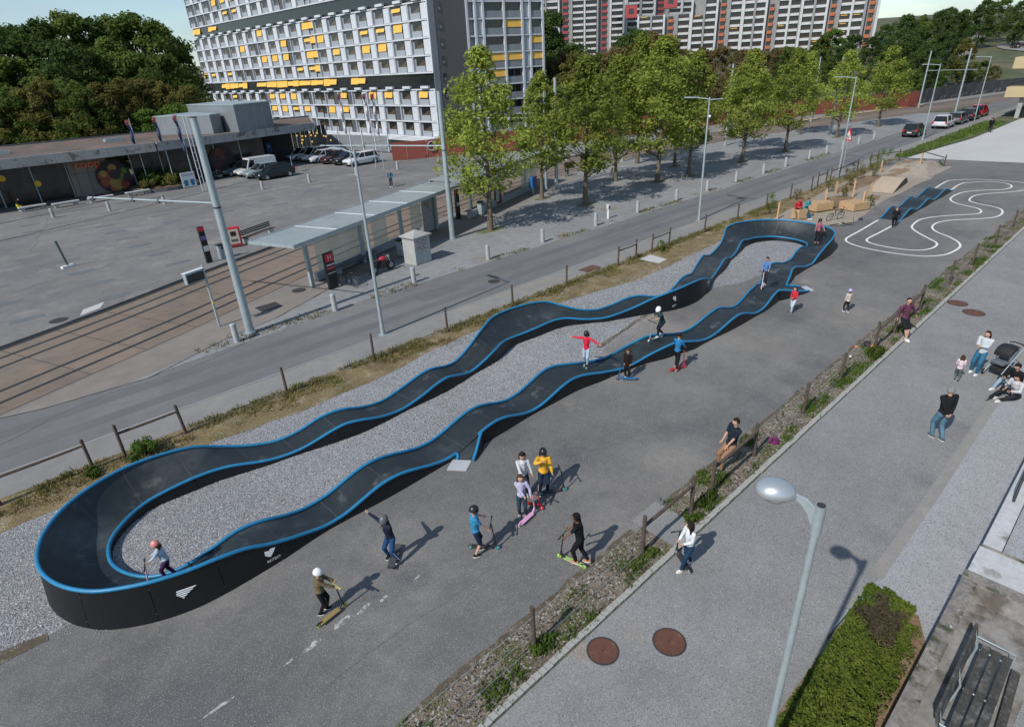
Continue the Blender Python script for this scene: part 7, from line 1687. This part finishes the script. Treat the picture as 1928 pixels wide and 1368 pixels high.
person('seated man in a black sweater and light jeans beside the pushchair', 23.75, 1.72, .012, 152, 1.72, shirt=(.012, .012, .013), trousers=(.22, .32, .38), shoes=(.62, .62, .62), hair='dark', kid=False, hip=(0, 0, .075), lean=10, feet=((.44, .06, .0), (.40, -.08, .0)), hands=((.22, .08, .24), (.22, -.06, .24)), bulky=1.1, head_pitch=20)
person('seated woman in a patterned white and black jacket with long dark hair', 23.05, 1.55, .012, 148, 1.62, shirt=(.46, .46, .48), trousers=(.02, .02, .024), shoes=(.62, .62, .62), hair='black', hairlen=.45, kid=False, hip=(0, 0, .075), lean=14, feet=((.42, .05, 0), (.36, -.08, 0)), hands=((.24, .08, .22), (.22, -.08, .20)), bulky=1.1, head_pitch=15)
scooter('black scooter with a yellow tail lying beside the seated woman', 22.75, 2.06, .012, 170, .80, (.014, .014, .015), (.02, .02, .02), (.05, .05, .05), L=.7, lean=-28)
# pushchair
t = thing('pushchair', 'black and grey pushchair parked between the woman and the seated man', 'pushchair', (24.55, 2.30, .012), R(160))
PG = mat('pushchair_grey', (.10, .12, .14), .8, noise_=[(9, .15)]); PBk = mat('pushchair_black', (.012, .012, .014), .7)
for sx, r_ in ((-.34, .15), (.38, .10)):
    for sy in (-.27, .27):
        w = MB().tube([(sx, sy - .02, r_), (sx, sy + .02, r_)], r_, 16).build('wheel', PBk, t); MB().tube([(sx, sy - .025, r_), (sx, sy + .025, r_)], r_ * .35, 8).build('hub', M['steel_galv'], w)
for sy in (-.25, .25): MB().tube([(.38, sy, .10), (-.05, sy, .55), (-.55, sy, 1.02)], .017, 6).tube([(-.34, sy, .15), (.0, sy, .52)], .017, 6).build('frame', M['steel_galv'], t)
MB().tube([(-.55, -.25, 1.02), (-.60, -.1, 1.05), (-.60, .1, 1.05), (-.55, .25, 1.02)], .022, 8).build('handle', PBk, t)
MB().box((.02, 0, .50), (.55, .42, .12)).build('seat', PG, t, bevel=.04)
MB().box((-.24, 0, .72), (.10, .42, .50), M=Matrix.Rotation(R(-25), 3, 'Y')).build('backrest', PG, t, bevel=.03)
hb_ = MB(); vs = []
for i in range(7):
    a = R(-15 + i * 22); 
    for j in range(7): q = (j / 6 - .5); vs.append((-.20 + .38 * math.cos(a) * .95, q * .5, .78 + .30 * math.sin(a) * (1 - .6 * q * q)))
hb_.add(vs, [(i * 7 + j, i * 7 + j + 1, (i + 1) * 7 + j + 1, (i + 1) * 7 + j) for i in range(6) for j in range(6)], 0, True); hb_.build('canopy', PBk, t)
MB().box((.0, 0, .24), (.5, .4, .18)).build('basket', PBk, t, bevel=.03)
# girl in the near bend
zt = zdeck(.80, 12.98)
person('girl in a pale blue top and pink flowered helmet scooting through the near bend', .80, 13.0, zt + .10, 150, 1.12, shirt=(.36, .44, .52), trousers=(.05, .025, .07), shoes=(.2, .15, .25), helmet=(.62, .22, .20), hair='brown', hairlen=.3, hands=((.22, .08, .58), (.22, -.08, .58)), grip=(True, True), lean=9, hip=(-.03, 0, .49), feet=((.06, .04, 0), (-.10, -.05, .0)), head_pitch=5)
scooter('pink child scooter in the near bend of the loop', .70, 12.98, zt + .02, 165, .70, (.62, .34, .42), (.55, .3, .45), (.6, .5, .6))
# sitters on the crates
person('sitter in a red jacket and red cap bending forward on the crate', 41.85, 17.1, .62, -135, 1.55, shirt=(.45, .02, .035), trousers=(.12, .10, .08), shoes=(.3, .3, .3), hip=(0, .0, .035), lean=22, feet=((.24, .07, -.40), (.24, -.07, -.40)), hands=((.20, .06, .16), (.20, -.06, .16)), kid=False, helmet=(.42, .03, .04), bulky=1.15, head_pitch=20)
person('sitter in a turquoise jacket and jeans beside the red jacket', 42.4, 16.75, .62, -115, 1.55, shirt=(.04, .26, .32), trousers=(.02, .07, .13), shoes=(.6, .6, .62), hair='dark', hip=(0, 0, .035), lean=14, feet=((.30, .06, -.40), (.32, -.06, -.40)), hands=((.20, .06, .20), (.20, -.06, .20)), kid=False, bulky=1.1, head_pitch=10)
# rider at the small track
person('bent rider in black with a pink helmet pushing off at the small track', 43.2, 11.5, .06, 15, 1.3, shirt=(.010, .010, .012), trousers=(.012, .011, .012), shoes=BLK, helmet=(.10, .05, .06), lean=38, hip=(-.06, 0, .45), hands=((.30, .09, .52), (.30, -.09, .52)), grip=(True, True), bulky=1.2)
scooter('dark scooter at the foot of the small track', 43.3, 11.55, .0, 15, .76, (.03, .02, .03), (.03, .03, .03), (.05, .05, .05))
# pedestrians further off
person('pedestrian in a blue jacket and dark trousers crossing the plaza', 32.45, 52.95, .14, -120, 1.66, shirt=(.05, .13, .19), trousers=(.015, .03, .05), shoes=(.7, .7, .7), hair='dark', kid=False, feet=((.10, .04, 0), (-.08, -.04, 0)), hands=((.12, .08, .62), (-.02, -.14, .42)))
person('walker in dark clothes at the corner of the pale forecourt', 95.3, 17.5, .04, 20, 1.7, shirt=(.010, .010, .016), trousers=(.02, .02, .025), shoes=(.03, .03, .03), kid=False, bulky=1.15, feet=((.08, .04, 0), (-.08, -.04, 0)))
person('person in dark clothes with a yellow skirt stooping by the first white bench', 4.75, 75.4, .14, -60, 1.5, shirt=(.02, .02, .025), trousers=(.45, .40, .02), shoes=(.4, .4, .5), kid=False, lean=35, hip=(-.05, 0, .42), hands=((.25, .08, .35), (.25, -.08, .35)), skirt=True)
def bike(label, x, y, z, head, colr=(.02, .02, .02), lie=0, s=1.0, r=.30, wb=.95, small=False, roll=0):
    t = thing('bicycle', label, 'bicycle', (x, y, z), R(head)); t.rotation_euler = (R(lie), R(roll), R(head)); m = mat('bike_paint', colr, .4)
    def P3(a, c): return (a * s, 0, c * s)
    MB().tube([P3(-.02, r + .02), P3(.50 * wb, r + .42)], .018, 6).tube([P3(-.02, r + .02), P3(-.20 * wb, r + .42)], .016, 6).tube([P3(-.19 * wb, r + .36), P3(.49 * wb, r + .38)], .017, 6).tube([P3(-wb / 2, r), P3(-.02, r + .02)], .011, 6).tube([P3(-wb / 2, r), P3(-.19 * wb, r + .34)], .011, 6).build('frame', m, t)
    MB().tube([P3(wb / 2 + .04, r), P3(.50 * wb - .01, r + .42), P3(.48 * wb - .03, r + .56)], .015, 6).build('fork', m, t)
    MB().tube([(.46 * wb * s, -.28 * s, (r + .62) * s), (.50 * wb * s, 0, (r + .56) * s), (.46 * wb * s, .28 * s, (r + .62) * s)], .013, 6).build('handlebar', M['dark_iron'], t)
    MB().ball(P3(-.23 * wb, r + .47), (.12, .06, .025), 8).build('saddle', M['dark_iron'], t)
    MB().tube([(-.10 * s, .09 * s, (r - .12) * s), (-.02 * s, .03, (r + .02) * s), (.07 * s, -.09 * s, (r + .15) * s)], .012, 6).tube([(-.02 * s, -.012, (r + .02) * s), (-.02 * s, .012, (r + .02) * s)], .08, 12).build('crank', M['steel_galv'], t)
    for xx in (-wb / 2, wb / 2 + .04):
        ring = [((xx + r * math.cos(2 * math.pi * i / 22)) * s, 0, (r + r * math.sin(2 * math.pi * i / 22)) * s) for i in range(23)]
        w = MB().tube(ring, .022 * s, 6, cap=False, up=(0, 1, 0)).build('wheel', M['dark_iron'], t)
        b = MB()
        for k in range(9): a = math.pi * k / 9; b.tube([((xx + r * math.cos(a)) * s, 0, (r + r * math.sin(a)) * s), ((xx - r * math.cos(a)) * s, 0, (r - r * math.sin(a)) * s)], .0025, 3)
        b.build('spokes', M['steel_galv'], w)
    return t
bike('black bike tipped onto its front wheel beside the wide crate', 42.95, 15.05, .03, -20, (.012, .012, .014), lie=18, r=.27, roll=0)
bike('pale bike lying behind the rim of the far bend', 41.9, 14.35, .02, -30, (.45, .40, .22), lie=68, r=.24)
bike('dark bicycle leaning at the glass screen of the shelter', 14.45, 29.3, .03, 105, (.02, .02, .02), lie=8)
t = bike('cyclist\'s pale grey bicycle on the gravel path between the trees', 46.6, 42.4, .03, -150, (.3, .3, .32))
person('cyclist in a purple top and white helmet among the plaza trees', 46.55, 42.4, .03, -150, 1.7, shirt=(.20, .09, .20), trousers=(.04, .05, .07), shoes=(.1, .1, .1), helmet=(.7, .7, .7), hip=(-.10, 0, .50), lean=30, kid=False, hands=((.24, .13, .60), (.24, -.13, .60)), grip=(True, True), feet=((.04, .06, .06), (-.03, -.06, .16)))
def moto(label, x, y, z, head, c):
    t = thing('motorbike', label, 'motorbike', (x, y, z), R(head), 'parked motorbikes'); m = mat('moto_paint', c, .35)
    for xx in (-.62, .66): 
        w = MB().tube([(xx, -.06, .3), (xx, .06, .3)], .30, 16).build('wheel', M['dark_iron'], t); MB().tube([(xx, -.065, .3), (xx, .065, .3)], .14, 10).build('hub', M['steel_galv'], w)
    MB().ball((.12, 0, .78), (.30, .16, .15), 10).build('tank', m, t); MB().ball((-.42, 0, .78), (.38, .15, .08), 10).build('seat', M['dark_iron'], t); MB().box((.0, 0, .45), (.5, .3, .38)).build('engine', M['dark_iron'], t, bevel=.05)
    MB().tube([(.66, -.09, .3), (.46, -.1, .85)], .03, 6).tube([(.66, .09, .3), (.46, .1, .85)], .03, 6).build('fork', M['steel_galv'], t)
    MB().tube([(.34, -.36, 1.0), (.44, 0, .95), (.34, .36, 1.0)], .02, 6).build('handlebar', M['dark_iron'], t); MB().ball((.56, 0, .85), (.09, .1, .1), 8).build('headlight', M['steel_galv'], t); MB().ball((-.78, 0, .72), (.07, .08, .05), 6).build('tail_light', mat('tail_red', (.5, .02, .02), .4), t); MB().tube([(-.1, .16, .3), (-.7, .2, .38)], .05, 8).build('exhaust', M['steel_galv'], t)
moto('black motorbike with red side panels parked at the shelter', 17.0, 29.95, .03, 10, (.42, .03, .05))
moto('dark motorbike parked first in the row by the supermarket', 23.6, 76.4, .14, 200, (.03, .03, .03)); moto('small dark motorbike parked next to the teal car', 24.6, 77.4, .14, 200, (.05, .04, .03))

# ------------------------------------------------------------------ vehicles
M['tyre'] = mat('tyre_rubber', (.015, .015, .016), .85); M['car_glass'] = mat('car_glass', (.010, .013, .015), .12, spec=.5)
M['lamp_red'] = mat('tail_lamp', (.45, .015, .02), .3); M['lamp_clear'] = mat('head_lamp', (.55, .57, .6), .15)
def car(label, x, y, z, head, c, L=4.3, W=1.78, H=1.5, kind='hatch', group='parked cars'):
    t = thing('parked_car' if 'parked' in label else 'car', label, 'car', (x, y, z), R(head), group)
    pm = mat('car_paint', c, .28, .1, coat=.25, noise_=[(1, .03)]); hL = L / 2
    # lower body: lofted stations along the length
    st = [(-hL, .40, .78 if kind != 'hatch' else .86, .80), (-hL + .10, .30, .90, .92), (-hL + .6, .24, .93, .99), (-.2, .22, .92, 1.0), (hL * .45, .24, .90, 1.0), (hL - .55, .28, .80, .97), (hL - .12, .32, .70, .90), (hL, .42, .60, .76)]
    b = MB(); vs = []
    for (xx, zb, zt, w) in st:
        w2 = W / 2 * w; vs += [(xx, -w2 * .92, zb), (xx, -w2, zb + .12), (xx, -w2, zt - .22), (xx, -w2 * .93, zt), (xx, w2 * .93, zt), (xx, w2, zt - .22), (xx, w2, zb + .12), (xx, w2 * .92, zb)]
    n = 8; fs = [(i * n + j, i * n + (j + 1) % n, (i + 1) * n + (j + 1) % n, (i + 1) * n + j) for i in range(len(st) - 1) for j in range(n)]
    fs += [tuple(range(n))[::-1], tuple(range((len(st) - 1) * n, len(st) * n))]; b.add(vs, fs, 0, True)
    o = b.build('body', pm, t, bevel=.03)
    van = kind == 'van'
    rear = -hL + (.06 if van else .12 if kind != 'sedan' else .55); fr = hL - (1.05 if van else 1.05); rt = -hL + (.12 if van else .55 if kind == 'hatch' else .35 if kind == 'suv' else 1.1); ft = hL - (1.55 if van else 1.95)
    zb = .86; w1, w2 = W / 2 * .93, W / 2 * (.86 if van else .74)
    g = MB(); g.add([(rear, -w1, zb), (fr, -w1, zb - .04), (fr, w1, zb - .04), (rear, w1, zb), (rt, -w2, H - .05), (ft, -w2, H - .05), (ft, w2, H - .05), (rt, w2, H - .05)], [(0, 1, 5, 4), (1, 2, 6, 5), (2, 3, 7, 6), (3, 0, 4, 7), (4, 5, 6, 7)])
    g.build('windows', M['car_glass'] if not van else pm, t, bevel=.02)
    if van:
        MB().add([(fr + .01, -w1 * .9, zb + .02), (fr + .01, w1 * .9, zb + .02), (ft + .08, w2 * .9, H - .14), (ft + .08, -w2 * .9, H - .14)], [(0, 1, 2, 3)]).build('windscreen', M['car_glass'], t)
        for s_ in (-1, 1): MB().add([(fr - .2, s_ * (w1 + .005), zb + .04), (fr - 1.0, s_ * (w1 + .005), zb + .04), (ft - .55, s_ * (w2 + .012), H - .18), (ft - .05, s_ * (w2 + .012), H - .18)], [(0, 1, 2, 3)] if s_ > 0 else [(3, 2, 1, 0)]).build('side_window', M['car_glass'], t)
    else:
        for s_ in (-1, 1):
            for (xb, xt_) in ((rear + .02, rt + .02), (-.1, -.12), (fr - .02, ft - .02)): MB().tube([(xb, s_ * w1, zb), (xt_, s_ * w2, H - .05)], .028, 5).build('pillar', pm, t)
    MB().box(((rt + ft) / 2, 0, H - .03), (ft - rt + .04, w2 * 2 + .02, .06)).build('roof', pm, t, bevel=.03)
    for xx in (-hL + .78, hL - .85):
        for s_ in (-1, 1):
            MB().tube([(xx, s_ * (W / 2 - .03), .33), (xx, s_ * (W / 2 + .012), .33)], .37, 18).build('wheel_arch', M['dark_iron'], t)
            w = MB().tube([(xx, s_ * (W / 2 - .20), .32), (xx, s_ * (W / 2 + .018), .32)], .32, 18).build('wheel', M['tyre'], t); MB().tube([(xx, s_ * (W / 2), .32), (xx, s_ * (W / 2 + .028), .32)], .205, 14).build('rim', M['steel_galv'], w)
    for s_ in (-1, 1):
        MB().ball((hL - .12, s_ * W * .34, .62), (.10, .19, .07), 8).build('headlight', M['lamp_clear'], t)
        MB().box((-hL + .03, s_ * W * .40, .80 if kind != 'sedan' else .7), (.10, .20, .26 if kind != 'sedan' else .14)).build('tail_light', M['lamp_red'], t)
        MB().ball((fr - .35, s_ * (W / 2 + .07), .93), (.08, .10, .06), 6).build('mirror', pm, t)
    MB().box((hL - .02, 0, .45), (.05, W * .5, .16)).build('grille', M['dark_iron'], t); MB().box((-hL - .0, 0, .58), (.03, .5, .11)).build('number_plate', M['white_paint'], t); MB().box((-hL + .04, 0, .36), (.12, W * .8, .12)).build('bumper', M['dark_iron'], t, bevel=.02)
    return t
BK = (.012, .014, .016)
car('black parked hatchback nearest the plaza, in front of the van', 28.2, 70.6, .14, 183, (.010, .018, .022), 4.4, 1.8, 1.48)
car('silver grey parked car between the black hatchback and the van', 27.8, 73.1, .14, 183, (.25, .30, .31), 4.3, 1.78, 1.5)
car('white parked delivery van', 28.0, 75.5, .14, 183, (.66, .67, .68), 4.9, 1.9, 1.95, 'van')
car('dark teal parked car behind the van, half hidden', 26.6, 77.8, .14, 183, (.03, .06, .065), 3.9, 1.7, 1.45)
car('white parked wagon closest to the red wall', 39.3, 70.4, .14, 186, (.66, .68, .70), 4.6, 1.82, 1.48, 'suv')
car('black parked car beside the white wagon', 38.9, 72.9, .14, 186, BK, 4.4, 1.8, 1.45, 'sedan')
car('dark red parked car in the middle of the row by the red wall', 38.5, 75.3, .14, 186, (.05, .012, .014), 4.3, 1.8, 1.5)
car('white parked car with dark bonnet in the row by the red wall', 37.8, 77.7, .14, 186, (.55, .57, .6), 4.2, 1.78, 1.5)
car('white parked people carrier second from the end of the row', 38.0, 80.2, .14, 186, (.64, .65, .66), 4.6, 1.82, 1.7, 'suv')
car('white parked car at the far end of the row with an orange reflection', 37.4, 82.7, .14, 186, (.62, .63, .65), 4.4, 1.8, 1.55, 'suv')
car('dark grey car driving away along the road, alone', 89.3, 23.9, .018, 0, (.02, .026, .026), 3.9, 1.75, 1.55, 'suv', 'cars on the road')
car('white parked car first behind the street lamp on the road', 99.3, 23.4, .018, 0, (.58, .60, .63), 4.2, 1.8, 1.6, 'suv', 'cars on the road')
car('silver-backed dark parked car second in the roadside row', 104.9, 23.2, .018, 0, (.10, .11, .12), 4.5, 1.82, 1.5, 'suv', 'cars on the road')
car('black parked car third in the roadside row', 110.1, 23.0, .018, 0, (.012, .012, .015), 4.4, 1.82, 1.55, 'suv', 'cars on the road')
car('red parked car at the far end of the roadside row', 115.6, 23.1, .018, 0, (.45, .015, .03), 4.0, 1.76, 1.6, 'hatch', 'cars on the road')
# hill road with parked cars
def hill(x, y): return (x, y, terrain(x, y))
b = MB(); rp2 = [(250, 60), (290, 68), (330, 72), (380, 60), (430, 40)]; rs_ = spline(rp2, 10); Lh = offs(rs_, 3.2); Rh = offs(rs_, -3.2); n = len(Lh)
b.add([(x, y, terrain(x, y) + .25) for x, y in Lh] + [(x, y, terrain(x, y) + .25) for x, y in Rh], [(i, i + n, i + n + 1, i + 1) for i in range(n - 1)]); b.build('hill_road', M['walk'], kind='structure')
b = MB(); rs_ = spline([(262, 40), (275, 50), (290, 55), (310, 48), (330, 36)], 8); Lh = offs(rs_, 3); Rh = offs(rs_, -3); n = len(Lh)
b.add([(x, y, terrain(x, y) + .25) for x, y in Lh] + [(x, y, terrain(x, y) + .25) for x, y in Rh], [(i, i + n, i + n + 1, i + 1) for i in range(n - 1)]); b.build('hill_road', M['walk'], kind='structure')
for k, (x, y, c, hd_, lab) in enumerate([(327, 66.5, (.6, .6, .62), 15, 'white parked car on the hill road, left of three'), (331, 62.5, (.15, .2, .3), 15, 'bluish parked car in the middle of the hill road row'), (336, 59, (.62, .62, .64), 15, 'white parked car nearest the building on the hill road'), (277, 50.5, BK, 30, 'black car on the lower hill road, first of two'), (282, 46.5, (.02, .03, .04), 30, 'black car on the lower hill road, behind the first')]):
    car(lab, x, y, terrain(x, y) + .28, hd_, c, 4.4, 1.8, 1.5, 'suv', 'cars on the hill roads')
# parking signs
t = thing('parking_sign', 'blue parking sign on a short post behind the black hatchback', 'road sign', (31.3, 72.6, .14), R(-110)); MB().tube([(0, 0, 0), (0, 0, 1.9)], .05, 8).build('post', M['steel_galv'], t); MB().box((0, 0, 1.5), (.7, .05, .8)).build('sign_plate', mat('sign_blue', (.02, .10, .32), .5), t)
tx = text_mesh('P', .6, .004); tx.materials.append(M['white_paint']); o = link('lettering', tx, t); o.location = (0, -.03, 1.5); o.rotation_euler = (R(90), 0, 0)
t = thing('parking_sign', 'blue parking sign on the black wall of the supermarket', 'road sign', (33.8, 84.6, 2.0), R(-24)); MB().box((0, 0, 0), (.7, .05, 1.3)).build('sign_plate', mat('sign_blue', (.02, .10, .32), .5), t); o = link('lettering', tx, t); o.location = (0, -.035, .1); o.rotation_euler = (R(90), 0, 0)
# bright kiosk screens: glazed bike stands behind the wagon
t = thing('glass_screen_row', 'row of grey glazed screens between posts below the slab block', 'screen', (47.5, 78.5, .14), R(102))
for k in range(9): MB().box((k * 2.6, 0, 1.1), (2.3, .06, 2.1)).build('glass_panel', M['milk_glass'], t); MB().box((k * 2.6 - 1.3, 0, 1.6), (.14, .14, 3.2)).build('post', M['white_panel'], t)
sheet('screen_ground', [(43, 68.2), (56, 62), (56, 76), (47, 101), (38, 101), (38, 88)], .02, M['walk'])
bpy.data.scenes.remove(WORK)
